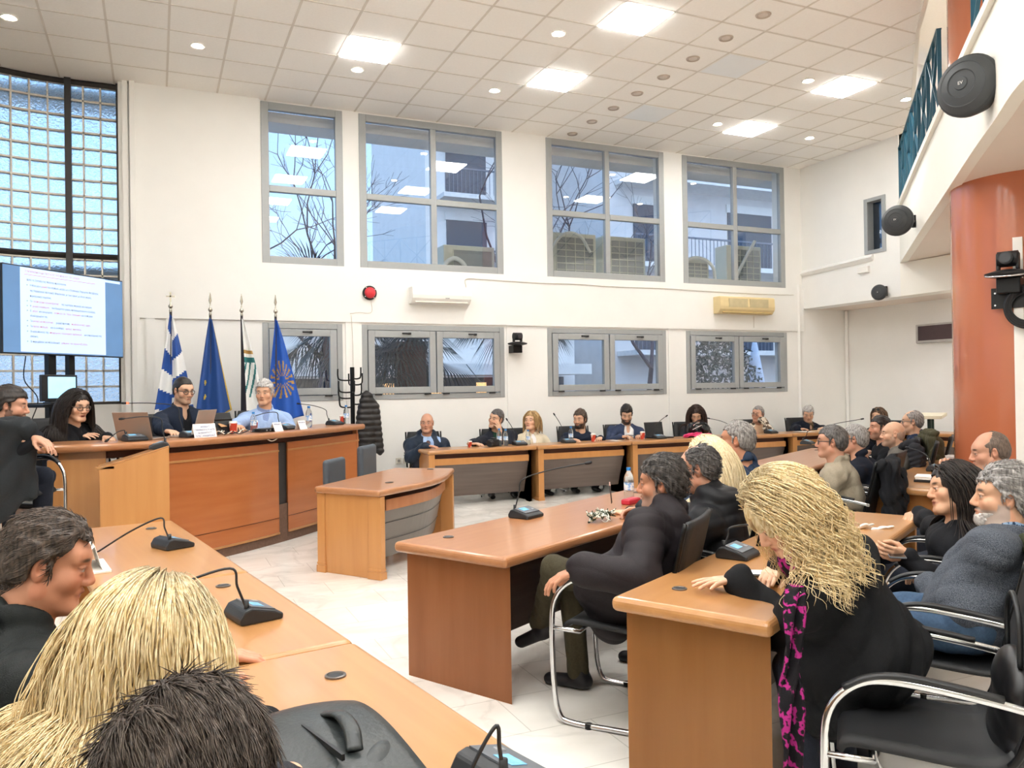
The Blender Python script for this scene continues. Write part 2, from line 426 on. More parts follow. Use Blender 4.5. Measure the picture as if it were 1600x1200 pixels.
b = MB(); b.bb((-3.15-.2, -6, 0), (-3.15, CY-(SMAX-.57-CR*pi/2)+.1, CE)); struct(b.build('wall_left_near', WALL))
b = MB(); b.bb((-.39, 11.0, 0), (-.18, 11.28, CE)); b.bb((-.34, 10.93, 0), (-.28, 11.0, CE)); b.bb((-.26, 10.90, 0), (-.2, 11.0, CE)); b.bb((-.2, 10.95, 0), (-.17, 11.0, CE))
struct(b.build('trim_3', WALL))
b = MB(); b.bb((-4, -6.2, 0), (16, -6, 6.7)); struct(b.build('wall_front', WALL))

# right wall, beam and recess below
b = MB()
wy0, wy1, wz0, wz1 = 9.16, 9.56, 3.62, 4.53
for a0, a1, c0, c1 in ((8.9, 11.28, 2.87, wz0), (8.9, 11.28, wz1, 6.7), (8.9, wy0, wz0, wz1), (wy1, 11.28, wz0, wz1)): b.bb((XR, a0, c0), (XR+.35, a1, c1))
struct(b.build('wall_right', WALL))
b = MB(); b.bb((XR, -6, 2.87), (XR+.35, 8.9, 3.39)); struct(b.build('beam_right', WALLB))
b = MB(); b.bb((XR2, -6, 0), (XR2+.2, 11.2, 2.9)); struct(b.build('wall_recess', WALL))
b = MB(); b.bb((XR+.35, -6, 2.87), (XR2, YB, 2.95)); struct(b.build('ceiling_recess', SOFF))
w10 = thing('window_10', None, None, (XR, wy0, wz0)); w10['kind'] = 'structure'
b = MB()
for a0, a1, c0, c1 in ((-.01, .06, 0, wz1-wz0), (wy1-wy0-.06, wy1-wy0+.01, 0, wz1-wz0), (.06, wy1-wy0-.06, 0, .06), (.06, wy1-wy0-.06, wz1-wz0-.06, wz1-wz0)): b.bb((-.02, a0, c0), (.2, a1, c1))
b.build('window_frame', ALU, w10, bevel=.005)
b = MB(); b.bb((.12, .05, .05), (.128, wy1-wy0-.05, wz1-wz0-.05)); b.build('pane', pane_glass('dark_pane', (.12, .2, .26), boost=3), w10)
b = MB(); b.bb((.1, .1, .06), (.14, .13, wz1-wz0-.06)); b.build('sash', BLACK, w10)
# mezzanine
b = MB(); b.prism([(x+.02, y-.02) for x, y in EDGE_B][::-1]+[(XR+.3, 8.9), (14, 8.9), (14, -6)][0:], 3.4, 3.62); struct(b.build('mezzanine_floor', SOFF))
b = MB(); th = .1
EB = [tuple(p) for p in smoothpath([(x, y, 0) for x, y in EDGE_B], 6)[:, :2]]
EBi = off_line(EB, th)
EBo = off_line(EB, -.045)
struct(band(EB, EBi, 3.39, 4.2).build('wall_mezzanine', WALLB))
q = band(EBo, off_line(EB, .03), 4.2, 4.27); struct(q.build('trim_4', WALLB))
b = MB(); b.bb((10.7, 8.9, 3.6), (14.2, 9.1, 6.7)); b.bb((14, -6, 3.4), (14.2, 9, 6.7)); struct(b.build('wall_mezzanine_back', WALL))
b = MB(); b.prism([(x, y) for x, y in EDGE_C][::-1]+[(10.678, 9.1), (14.2, 9.1), (14.2, -6)], 6.6, 6.7); struct(b.build('ceiling_mezzanine', TILE))
b = MB(); b.bb((XR2, -6, 2.95), (14, -5.9, 3.4)); struct(b.build('wall_right_low', WALL))
# column with conduit
KX, KY, KR = 7.6, 4.94, .62
b = MB(); b.lathe([(KR, 0), (KR, 6.62)], (KX, KY, 0), 64); struct(b.build('column', TERRA, smooth=True), 'thick round terracotta column carrying the balcony', 'column')
cdir = np.array([-KX+.25, -KY-.25]); cdir = cdir/np.linalg.norm(cdir)
ca = math.atan2(cdir[1], cdir[0])-.12
b = MB(); b.box((KX+(KR+.018)*cos(ca), KY+(KR+.018)*sin(ca), 1.4), (.03, .075, 2.8), (0, 0, ca)); tag(b.build('cable_duct', WHITEP), 'white cable duct running down the terracotta column', 'cable duct')
# railing panels on the balcony
def railing(i0, i1, label):
    T = thing('railing', label, 'railing', group='balcony railings')
    E = EB; b_r = MB(); b_p = MB(); pts = [np.array(E[i]) for i in range(len(E))]
    cum = np.concatenate([[0], np.cumsum([np.linalg.norm(pts[i+1]-pts[i]) for i in range(len(pts)-1)])])
    def at(s): return np.array([np.interp(s, cum, [p[0] for p in pts]), np.interp(s, cum, [p[1] for p in pts])])
    def flat(a, b_, za, zb, w):              # flat bar between two points, wide face square to the balcony edge
        A = np.array([*a, za]); B = np.array([*b_, zb]); d = B-A; L = np.linalg.norm(d); d /= L
        t = np.array([at(i0+1.0)[1]-at(i0)[1], -(at(i0+1.0)[0]-at(i0)[0]), 0]); t /= np.linalg.norm(t); t -= d*(t@d); t /= np.linalg.norm(t); nrm = np.cross(d, t)
        return MB_box(A, B, t, nrm, w)
    def MB_box(A, B, t, nrm, w):
        q = MB(); c = (A+B)/2; L = np.linalg.norm(B-A); d = (B-A)/L
        q.box((0, 0, 0), (w, .012, L)); return q.xf(np.array([t, nrm, d]).T, c)
    z0, z1 = 4.27, 5.12; n_ = max(1, int(round((i1-i0)/.95))); st = (i1-i0)/n_
    for k in range(n_+1):
        a = at(i0+k*st); flat(a, a, z0, z1, .04).build('post', TEAL, T)
    for k in range(n_):
        a, c = at(i0+k*st), at(i0+(k+1)*st)
        flat(a, c, z1, z1-.001, .05).build('top_rail', TEAL, T); flat(a, c, z0, z1, .03).build('brace', TEAL, T); flat(a, c, z1, z0, .03).build('brace', TEAL, T)
        m_ = (a+c)/2; flat(m_, m_, z0, z1, .03).build('post', TEAL, T)
    return T
def s_at(px, py, z):
    p = onz(px, py, z); pts = [np.array(q) for q in EB]; cum = np.concatenate([[0], np.cumsum([np.linalg.norm(pts[i+1]-pts[i]) for i in range(len(pts)-1)])])
    k = min(range(len(pts)), key=lambda i: abs(math.atan2(pts[i][1], pts[i][0])-math.atan2(p[1], p[0]))); return cum[k]
railing(.25, 4.7, 'teal steel railing with crossed braces between the far wall and the column')
railing(6.6, 11.0, 'teal steel railing with crossed braces nearer than the column')

# ================================================================ ceiling lamps
PANELS = [(-.5, 2.5), (3.5, 2.5), (3.5, 5.5), (9.5, 4.5), (9.5, 1.5)]
BEHIND = [(-.5, 5.5), (-.5, 8.5), (3.5, 8.5), (-4.5, 5.5), (-4.5, 8.5), (-4.5, 11.5), (-.5, 11.5), (-.5, 14.5), (-4.5, 14.5), (-4.5, 17.5), (-.5, 17.5), (-.5, 20.5), (-4.5, 20.5), (-8.5, 8.5), (-8.5, 11.5), (-8.5, 14.5), (-6.5, 17.5), (-2.5, 12.5), (-2.5, 15.5)]  # unseen: the grid carried on, plus panels added to brighten upright surfaces
LBL = ['lit square ceiling panel next to the glass block wall', 'lit square ceiling panel above the second tall window', 'lit square ceiling panel nearest the top edge of the picture',
       'lit square ceiling panel closest to the balcony railing', 'lit square ceiling panel above the fourth tall window']
def panel(i, j, lit, label, group):
    x, y = X0+.6*i, J0-.6*j
    T = thing('ceiling_panel_light', label, 'ceiling light', (x, y, CE), group=group)
    b = MB(); b.wallgrid(-.295, .295, -.295, .295, [(-.27, .27, -.27, .27)], -.012, .006); b.xf(np.array([[1, 0, 0], [0, 0, -1], [0, 1, 0]]).T @ np.eye(3)); b.build('panel_frame', WHITEP, T)
    b = MB(); b.bb((-.275, -.275, -.02 if lit else -.008), (.275, .275, -.002)); b.build('diffuser', PANEL_ON if lit else SCREEN_GREY, T)
for (i, j), lb in zip(PANELS, LBL): panel(i, j, True, lb, 'lit ceiling panels')
for (i, j) in BEHIND: panel(i, j, True, 'unseen lit square ceiling panel behind the viewer, assumed for the hall lighting', 'lit ceiling panels')
panel(6.5, 4.5, False, 'unlit square ceiling panel, the nearer of the two dark ones', 'unlit ceiling panels')
panel(6.5, 1.5, False, 'unlit square ceiling panel, the one closer to the window wall', 'unlit ceiling panels')
def downlight(i, j, lit, label, group):
    T = thing('downlight', label, 'ceiling light', (X0+.6*i, J0-.6*j, CE), group=group)
    b = MB(); b.lathe([(.05, -.004), (.075, -.014), (.082, -.004), (.082, .002)], n=20); b.build('trim_ring', WHITEP if lit else pm('dull_ring', '#B7A99A', rough=.4, metal=.4), T, smooth=True)
    b = MB(); b.lathe([(.004, -.012 if lit else -.008), (.05, -.012 if lit else -.008), (.05, -.002)], n=16); b.build('lamp', SPOT_ON if lit else pm('dead_lamp', '#CFC3B6', rough=.3), T)
DL = [(-3.5, 1.5, 'small lit downlight above the wall between the glass blocks and first window'), (-6.5, 1.5, 'small lit downlight in front of the curved glass block wall'), (-.5, 1.5, 'small lit downlight beside the panel nearest the glass blocks'),
      (2.5, 4.5, 'small lit downlight at the top of the picture between two panels'), (2.5, 1.5, 'small lit downlight in front of the second tall window'), (8.5, 4.5, 'small lit downlight beside the panel closest to the balcony railing'),
      (8.5, 1.5, 'small lit downlight beside the panel above the fourth window'), (11.5, 1.5, 'small lit downlight nearest the far corner of the room'), (11.45, 4.5, 'small lit downlight at the edge of the ceiling by the railing')]
for i, j, lb in DL: downlight(i, j, True, lb, 'lit downlights')
for k in range(8): downlight(5.5, 6.5-k, False, 'unlit downlight in the long row crossing the ceiling, '+['first', 'second', 'third', 'fourth', 'fifth', 'sixth', 'seventh', 'eighth'][k]+' from the top of the picture', 'unlit downlights')
for x, y in ((9.6, 6.6), (7.2, 3.2), (12, 7.5), (9.5, 3.0), (6, 0)):  # added out of sight to light the white mezzanine walls
    T = thing('mezzanine_fill', 'unseen lit panel added to light the space above the balcony', 'ceiling light', (x, y, 6.6), group='added mezzanine lights')
    b = MB(); b.bb((-.275, -.275, -.012), (.275, .275, -.004)); b.build('diffuser', PANEL_ON, T); b = MB(); b.bb((-.3, -.3, -.006), (.3, .3, -.001)); b.build('panel_frame', WHITEP, T)
for x, y in ((9.2, 5.2), (6.0, 1.2), (9.2, 1.5), (6, -2), (11.2, 7.5)):
    z = 2.87 if x > 11 else 3.4
    T = thing('soffit_light', 'lit panel under the balcony', 'ceiling light', (x, y, z), group='lights under the balcony')
    b = MB(); b.bb((-.2, -.2, -.012), (.2, .2, -.004)); b.build('diffuser', PANEL_ON, T); b = MB(); b.bb((-.22, -.22, -.006), (.22, .22, -.001)); b.build('panel_frame', WHITEP, T)

# ================================================================ desks
BEECH = wood('beech_veneer', '#A97747', '#B78756')
BEECHF = wood('beech_veneer_upright', '#B57D49', '#C28C56', stretch=(5, 5, .4))
CHERRY = wood('cherry_veneer', '#A06C45', '#AE7A53')
CHERRYF = wood('cherry_veneer_upright', '#A96C43', '#B77C52', stretch=(5, 5, .4))
DAISW = wood('dais_veneer', '#A55F33', '#B26E40', stretch=(.5, .5, 5))
DARKP = wood('dark_panel', '#574B45', '#6A5D56', stretch=(.4, .4, 7), rough=.45)
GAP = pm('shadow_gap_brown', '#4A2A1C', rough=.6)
RUBBER = pm('black_rubber', '#17171A', rough=.7)
def grommet(T, x, y, z, r=.03):
    b = MB(); b.lathe([(r*.72, .002), (r, .0), (r, .005), (r*.8, .006), (r*.72, .002)], (x, y, z), 20); b.build('cable_grommet', pm('grommet_ring', '#6F6A66', rough=.3, metal=.7), T, smooth=True)
    b = MB(); b.lathe([(.001, .003), (r*.75, .003), (r*.75, .0)], (x, y, z), 16); b.build('grommet_hole', BLACK, T)
def desk(label, p, ang, L, D=.72, H=.72, mats=(BEECH, BEECHF), name='council_desk', gx=(.45, -.45), front=True, posts=.1, group='council desks'):
    """p: floor point under the middle of the front edge; x runs along the desk, y to the side where people sit"""
    T = thing(name, label, 'desk', (p[0], p[1], 0), ang, group)
    tw, bw = mats; h = L/2
    b = MB(); b.bb((-h, 0, H-.056), (h, D, H)); b.build('desktop', tw, T, bevel=.024, seg=4)
    for s in (-1, 1):
        b = MB(); b.bb((s*(h-.03), .03, 0), (s*(h-.075), D-.03, H-.057)); b.bb((s*(h-.018), .025, 0), (s*(h-.1), .025+.12, H-.057)); b.bb((s*(h-.012), .02, 0), (s*(h-.106), .15, .045))
        b.build('end_panel', bw, T, bevel=.004)
    if front:
        b = MB(); b.bb((-h+.1, .05, H-.20), (h-.1, .075, H-.115)); b.build('rail', bw, T, bevel=.004)
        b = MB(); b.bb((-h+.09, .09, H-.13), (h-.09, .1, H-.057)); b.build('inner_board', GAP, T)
        b = MB(); a = .16
        b.add([(-h+.1, .07, H-.2), (h-.1, .07, H-.2), (h-.1, .07+a, .12), (-h+.1, .07+a, .12), (-h+.1, .09, H-.2), (h-.1, .09, H-.2), (h-.1, .09+a, .12), (-h+.1, .09+a, .12)],
              [(0, 3, 2, 1), (4, 5, 6, 7), (0, 1, 5, 4), (1, 2, 6, 5), (2, 3, 7, 6), (3, 0, 4, 7)]); b.build('front_panel', DARKP, T)
    for g in gx: grommet(T, g*L*.9, .17, H)
    return T
ROW_A = math.atan2(.48, .877); RU = np.array([.877, .48]); RV = np.array([.48, -.877])
def row_desk(label, corner, L, D, mats, **kw):     # corner: front corner nearest the left; runs along RU
    c = np.array(corner)+RU*L/2
    # local y must point to RV: rotate by ROW_A+180 so that y -> RV
    return desk(label, c, ROW_A+pi, L, D, mats=mats, **kw)
MIDC = np.array([1.134, 4.106]); RGTC = np.array([1.572, 2.63])
row_desk('reddish wooden desk with the long upright microphone and small plant on it', MIDC, 2.62, .75, (CHERRY, CHERRYF))
row_desk('reddish wooden desk behind the man in the dark blue jacket, mostly hidden by people', MIDC+RU*3.9, 3.3, .72, (CHERRY, CHERRYF))
row_desk('honey coloured wooden desk where the curly blonde woman leans', RGTC, 2.62, .62, (BEECH, BEECHF))
row_desk('honey coloured wooden desk in front of the terracotta column with papers on it', RGTC+RU*3.98, 2.9, .62, (BEECH, BEECHF))
for k, (x0, x1, lb) in enumerate([(3.12, 4.65, 'before the bald man in the navy parka'), (4.66, 6.14, 'before the young man in the navy sweater'), (6.15, 7.64, 'carrying the laptop and the pink bag'),
                  (7.65, 9.10, 'before the man with the checked jacket'), (9.11, 10.5, 'before the silver haired man reading')]):
    desk('window row desk with dark panel '+lb, ((x0+x1)/2, 9.6), 0, x1-x0, .5, .745, gx=(), mats=(BEECH, BEECHF), group='desks along the window wall')
desk('wooden desk along the far right wall where the woman with sunglasses on her head sits', (10.75, 8.35), -pi/2, 1.5, .5, .745, gx=(), mats=(BEECH, BEECHF), group='desks along the window wall')
# the desks at the left, running away from the viewer (users on the left)
LU = np.array([-.165, 1.0]); LU = LU/np.linalg.norm(LU); LA = math.atan2(LU[1], LU[0])
Lfar = np.array([.089, 5.485])
for k, (s0, s1, lb) in enumerate([(0, 1.77, 'carrying the farther microphone and the folded paper'), (1.775, 2.98, 'beside the blonde woman seen from behind'), (2.985, 4.5, 'carrying the black leather bag')]):
    c = Lfar-LU*(s0+s1)/2
    desk('orange wooden desk '+lb, c, LA, s1-s0, .62, .72, gx=((.38,) if k == 0 else (.36,) if k == 1 else (.36,)), mats=(BEECH, BEECHF), group='desks on the near side')
# clerk's desk with a bowed front
def clerk():
    T = thing('clerk_desk', 'small reddish desk with a bowed front and grey slanted panel, standing before the dais', 'desk')
    a, b_, c, d = [np.array(q) for q in ((1.201, 6.795), (1.608, 6.216), (2.758, 7.628), (2.22, 7.972))]
    H = .72; mid = (b_+c)/2+np.array([.77, -.63])*.17
    fr = [tuple(q) for q in smoothpath([(*b_, 0), (*mid, 0), (*c, 0)], 10)[:, :2]]
    poly = [tuple(a)]+fr+[tuple(d)]
    q = MB(); q.prism(poly, H-.055, H); q.build('desktop', CHERRY, T, bevel=.022, seg=3)
    e = (b_-a)/np.linalg.norm(b_-a); l = (d-a)/np.linalg.norm(d-a)
    def end(p0, p1, inw):
        p0, p1 = p0+inw*.06, p1+inw*.06; ang = math.atan2(*(p1-p0)[::-1]); L = np.linalg.norm(p1-p0); q = MB(); m_ = (p0+p1)/2
        q.box((*m_, (H-.056)/2), (L-.1, .035, H-.056), (0, 0, ang))
        for k in (0, 1):
            pp = p0+(p1-p0)*(.09 if k == 0 else .91); w = .085 if k == 0 else .13
            q.box((*pp, (H-.056)/2), (w, .06, H-.056), (0, 0, ang)); q.box((*pp, .03), (w+.015, .075, .06), (0, 0, ang)); q.box((*pp, .075), (w+.008, .068, .02), (0, 0, ang))
        return q
    end(a, b_, l).build('end_panel', BEECHF, T, bevel=.004)
    end(d, c, -l).build('end_panel', BEECHF, T, bevel=.004)
    inn = off_line(fr, .07)
    i0, i1 = 2, len(fr)-2
    band(inn[i0:i1], off_line(fr, .09)[i0:i1], H-.19, H-.1).build('rail', CHERRYF, T)
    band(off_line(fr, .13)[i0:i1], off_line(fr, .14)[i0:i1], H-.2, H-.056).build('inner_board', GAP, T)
    f2 = off_line(fr, .1)[i0:i1]; f3 = off_line(fr, .2)[i0:i1]; q = MB(); n_ = len(f2)
    zs = [H-.19, .42, .418, .27, .268, .12]; rows = [[(*(np.array(f2[i])*(1-t)+np.array(f3[i])*t), z) for i in range(n_)] for z, t in zip(zs, (0, .35, .35, .65, .65, 1))]
    q.grid(rows); q.build('front_panel', pm('grey_slanted_panel', '#6E6761', rough=.4, var=.04), T, thick=.02)
    q = MB()
    for z, t in ((.419, .34), (.269, .64)): q.tube([(*(np.array(f2[i])*(1-t)+np.array(f3[i])*t+np.array([.012, -.012])), z) for i in range(n_)], .003, n=4)
    q.build('panel_joint', BLACK, T)
    grommet(T, 1.83, 6.72, H, .035); grommet(T, 2.5, 7.62, H, .035)
    return T
clerk()

# ================================================================ dais with the long table
DZ = .38
DP = [(-.86, 7.28), (-.42, 7.24), (.10, 7.37), (.67, 7.77), (1.18, 8.21), (1.59, 8.63), (2.28, 9.42)]
DPs = [tuple(p) for p in smoothpath([(*p, 0) for p in DP], 8)[:, :2]]
ins = lambda d, i0=0, i1=None: off_line(DPs, d)[i0:i1]
TW = .62; HT = 1.12
b = MB(); b.prism([(-2.9, 4.9), (-1.0, 4.9), (-.92, 7.3)]+[p for p in ins(.1)]+[(2.15, 9.6), (2.0, 10.9), (-.2, 10.9), (-2.2, 10.6)][0:], 0, DZ)
struct(b.build('dais_floor', pm('dais_carpet', '#6A5142', rough=.9, var=.1, scale=40)))
T = thing('dais_table', 'long curved reddish table on the dais with tall front panels', 'table')
band(DPs, ins(TW), HT-.065, HT).build('desktop', CHERRY, T, bevel=.028, seg=4)
g = 8*4+1        # index of the dark gap
band(ins(.09, 13, g), ins(.12, 13, g), .085, HT-.115).build('front_panel', DAISW, T, bevel=.003)
band(ins(.09, g+1, None), ins(.12, g+1, None), .085, HT-.115).build('front_panel', DAISW, T, bevel=.003)
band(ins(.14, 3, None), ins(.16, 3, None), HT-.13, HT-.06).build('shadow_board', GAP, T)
for z in (HT-.205, .09):
    for i0, i1 in ((13, g), (g+1, None)): band(ins(.08, i0, i1), ins(.095, i0, i1), z, z+.018).build('trim_strip', BEECH, T)
for i0, i1 in ((13, g), (g+1, None)): band(ins(.086, i0, i1), ins(.095, i0, i1), .25, .254).build('panel_joint', GAP, T)
band(ins(.11, 12, None), ins(.14, 12, None), 0, .085).build('plinth', pm('black_plinth', '#1E1A17', rough=.5), T)
a, c = np.array(ins(.13)[g-1]), np.array(ins(.13)[g+1]); b = MB(); b.box((*((a+c)/2), HT/2-.06), (np.linalg.norm(c-a)+.02, .03, HT-.12), (0, 0, math.atan2(*(c-a)[::-1]))); b.build('joint_column', STEEL, T)
b = MB(); b.bb((-.80, 7.33, 0), (-.38, 7.75, HT-.125)); b.build('end_cabinet', BEECHF, T, bevel=.004)
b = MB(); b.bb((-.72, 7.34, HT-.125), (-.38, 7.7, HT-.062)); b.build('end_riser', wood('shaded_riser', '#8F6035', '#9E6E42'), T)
a = np.array(ins(.3)[-1]); b = MB(); b.box((a[0]-.02, a[1]-.03, (HT-.06)/2), (.42, .03, HT-.07), (0, 0, math.atan2(*(np.array(ins(TW)[-1])-np.array(DPs[-1]))[::-1]))); b.build('end_panel', CHERRYF, T)
def lectern():
    y0, y1 = 6.86, 7.2
    xa, xb = ony(155, 700, y0).x, ony(264, 700, y0).x
    T = thing('lectern', 'honey wooden lectern with a sloping top standing at the end of the dais table', 'lectern', (xa, y0, 0))
    w = xb-xa
    def sl(x0, x1, za, zb, yy0, yy1, th):
        q = MB(); q.add([(x0, yy0, za-th), (x1, yy0, zb-th), (x1, yy1, zb-th), (x0, yy1, za-th), (x0, yy0, za), (x1, yy0, zb), (x1, yy1, zb), (x0, yy1, za)],
                        [(0, 3, 2, 1), (4, 5, 6, 7), (0, 1, 5, 4), (1, 2, 6, 5), (2, 3, 7, 6), (3, 0, 4, 7)]); return q
    q = MB(); q.add([(0, 0, 0), (w, 0, 0), (w, 0, 1.09), (0, 0, .945), (0, .02, 0), (w, .02, 0), (w, .02, 1.09), (0, .02, .945)], [(0, 1, 2, 3), (7, 6, 5, 4), (0, 4, 5, 1), (1, 5, 6, 2), (2, 6, 7, 3), (3, 7, 4, 0)])
    q.build('side_panel', BEECHF, T)
    q = MB(); q.add([(0, y1-y0-.02, 0), (w, y1-y0-.02, 0), (w, y1-y0-.02, 1.09), (0, y1-y0-.02, .945), (0, y1-y0, 0), (w, y1-y0, 0), (w, y1-y0, 1.09), (0, y1-y0, .945)], [(0, 1, 2, 3), (7, 6, 5, 4), (0, 4, 5, 1), (1, 5, 6, 2), (2, 6, 7, 3), (3, 7, 4, 0)])
    q.build('side_panel', BEECHF, T)
    q = MB(); q.bb((w-.02, .02, 0), (w, y1-y0-.02, 1.085)); q.build('front_panel', BEECHF, T)
    sl(-.02, w, .955, 1.105, .02, y1-y0-.02, .018).build('sloping_top', BEECH, T, bevel=.004)
    q = MB(); q.bb((-.025, .0, .945), (.1, .022, .963)); q.build('book_stop', BEECH, T)
    return xa, xb, y0, y1
LX = lectern()

# ================================================================ microphones
MICB = pm('mic_body_grey', '#5C6066', rough=.4, var=.05)
MICD = pm('mic_black', '#26282B', rough=.45, var=.08)
LCD = pm('lcd_blue', '#6FA8C9', rough=.2, emit=.25, var=.15, scale=60)
def mic(base, rz, tip, label, lit=False, group='desk microphones', s=1.0, rise=.16):
    """base: point on the desk, rz: the way its sloping face looks (local -y is the speaker's side), tip: world point of the capsule"""
    T = thing('desk_microphone', label, 'microphone', base, rz, group)
    Q = rotm(0, 0, -rz); t = Q @ (np.array(tip)-np.array(base))
    prof = [(-.075, .0), (.075, .0), (.078, .022), (.06, .05), (.035, .056), (-.05, .034), (-.078, .02)]
    b = MB(); v = [(x*s, y*s, z*s) for x in (-.085, .085) for y, z in prof]; n = len(prof)
    b.add(v, [tuple(range(n-1, -1, -1)), tuple(range(n, 2*n))]+[(i, (i+1) % n, n+(i+1) % n, n+i) for i in range(n)]); b.build('base', MICD, T, bevel=.007, seg=2)
    b = MB(); b.add([(x*s, y*s, (z+.0025)*s) for x, y, z in ((-.072, -.05, .034), (.072, -.05, .034), (.072, .035, .056), (-.072, .035, .056))], [(0, 1, 2, 3)]); b.build('top_plate', MICB, T, thick=.004)
    b = MB(); b.add([(x*s, y*s, (z+.006)*s) for x, y, z in ((-.05, -.02, .0417), (.01, -.02, .0417), (.01, .02, .052), (-.05, .02, .052))], [(0, 1, 2, 3)]); b.build('display', LCD, T, thick=.001)
    b = MB(); b.box((.04*s, -.02*s, .046*s), (.022*s, .022*s, .008*s), (.25, 0, 0)); b.build('talk_button', pm('mic_button', '#8B8E92', rough=.4), T, bevel=.003)
    root = np.array([-.055*s, .045*s, .05*s]); ap = root+np.array([0, 0, rise])+(t-root)*np.array([.12, .12, .3])
    path = smoothpath([root, root+(ap-root)*.55, ap, ap*.55+t*.45+np.array([0, 0, .015]), t], 7)
    b = MB(); b.tube(path, .0045, n=6); b.tube([root+(0, 0, -.01), root+(0, 0, .03)], .009, n=8); b.build('gooseneck', MICD, T, smooth='all')
    d = (path[-1]-path[-2]); d /= np.linalg.norm(d)
    b = MB(); b.tube([t-d*.004, t, t+d*.02, t+d*.035, t+d*.04], [.005, .0085, .0105, .009, .004], n=10); b.build('capsule', RUBBER, T, smooth='all')
    if lit: b = MB(); b.tube([t-d*.02, t-d*.004], .0085, n=10); b.build('light_ring', pm('red_ring', '#FF5030', emit=2.5), T)
    return T
def dais_pt(px, d=.2, z=HT):
    best = min(np.concatenate([np.array([np.array(a)+(np.array(c)-np.array(a))*t for t in np.linspace(0, 1, 12)]) for a, c in zip(ins(d), ins(d)[1:])]), key=lambda q: abs(math.atan2(q[0], q[1])-math.atan2(ray(px, 650).x, ray(px, 650).y)))
    return np.array([*best, z])
def row_pt(px, y=9.84, z=.745): q = ony(px, 680, y); return np.array([q.x, y, z])
def mic_px(bpx, z, rz, tpx, tdep, label, at=None, **kw):
    p = Vector(at) if at is not None else onz(*bpx, z); d0 = (p-Vector((0, 0, HC))).dot(_F); return mic(tuple(p), rz, tuple(ond(*tpx, d0+tdep)), label, **kw)
RZ = ROW_A+pi          # desks in the rows: local y to the users; face of the unit towards the users
mic_px((822, 808), .72, ROW_A, (915, 724), -.1, 'microphone with the long neck leaning right on the reddish desk', rise=.1)
mic_px((1153, 870), .72, ROW_A, (1225, 826), .1, 'microphone on the honey desk before the curly blonde woman', rise=.07)
mic_px((270, 855), .72, LA+.3, (150, 864), -.1, 'farther microphone on the orange desk row, neck bent over the folded paper', rise=.13)
mic_px((396, 965), .72, LA+.1, (160, 969), -.25, 'grey microphone with blue display beside the blonde woman seen from behind', rise=.14)
mic_px((788, 1222), .72, LA+.1, (700, 1290), -.1, 'microphone cut off by the bottom edge of the picture', rise=.12)
mic_px((1200, 690), .745, 0.2, (1190, 657), -.1, at=row_pt(1205), label= 'microphone at the far desk row beside the man in the dark blue jacket', rise=.02)
# on the window-wall desks
for px, py, tx, ty, lb in [(812, 689, 793, 657, 'microphone before the blonde woman in the cream jumper'), (888, 688, 867, 649, 'microphone beside the young man in the navy sweater'), (1030, 683, 1040, 651, 'microphone in front of the open black laptop'), (1150, 679, 1109, 654, 'microphone between the pink bag and the checked jacket')]:
    mic_px((px, py), .745, 0.0, (tx, ty), -.0, lb, at=row_pt(px), rise=.05)
# on the dais table
mic_px((300, 687), HT, .5, (197, 630), -.15, at=dais_pt(300, .2), label= 'microphone with the red light ring behind the name plate on the dais', lit=True, rise=.15)
mic_px((210, 687), HT, .4, (170, 686), -.1, at=dais_pt(210, .2), label= 'flat microphone by the hand of the woman at the dais', rise=.05)
mic_px((448, 672), HT, .75, (398, 650), -.1, at=dais_pt(448, .25), label= 'microphone between the two small name cards on the dais', rise=.1)
mic_px((523, 659), HT, .8, (469, 631), -.1, at=dais_pt(523, .25), label= 'microphone at the free end of the dais table', rise=.07)
p = Vector((LX[1]-.07, LX[2]+.12, 1.078)); mic(tuple(p), -pi/2, tuple(ond(194, 654, 6.3)), 'microphone on the sloping lectern top', rise=.13)
mic_px((1464, 736), .72, ROW_A, (1420, 700), .2, 'microphone lying beside the white notepads before the terracotta column', rise=.04)
mic_px((1262, 694), .72, ROW_A, (1345, 655), -.2, 'microphone with a long thin neck before the man with glasses', rise=.05)

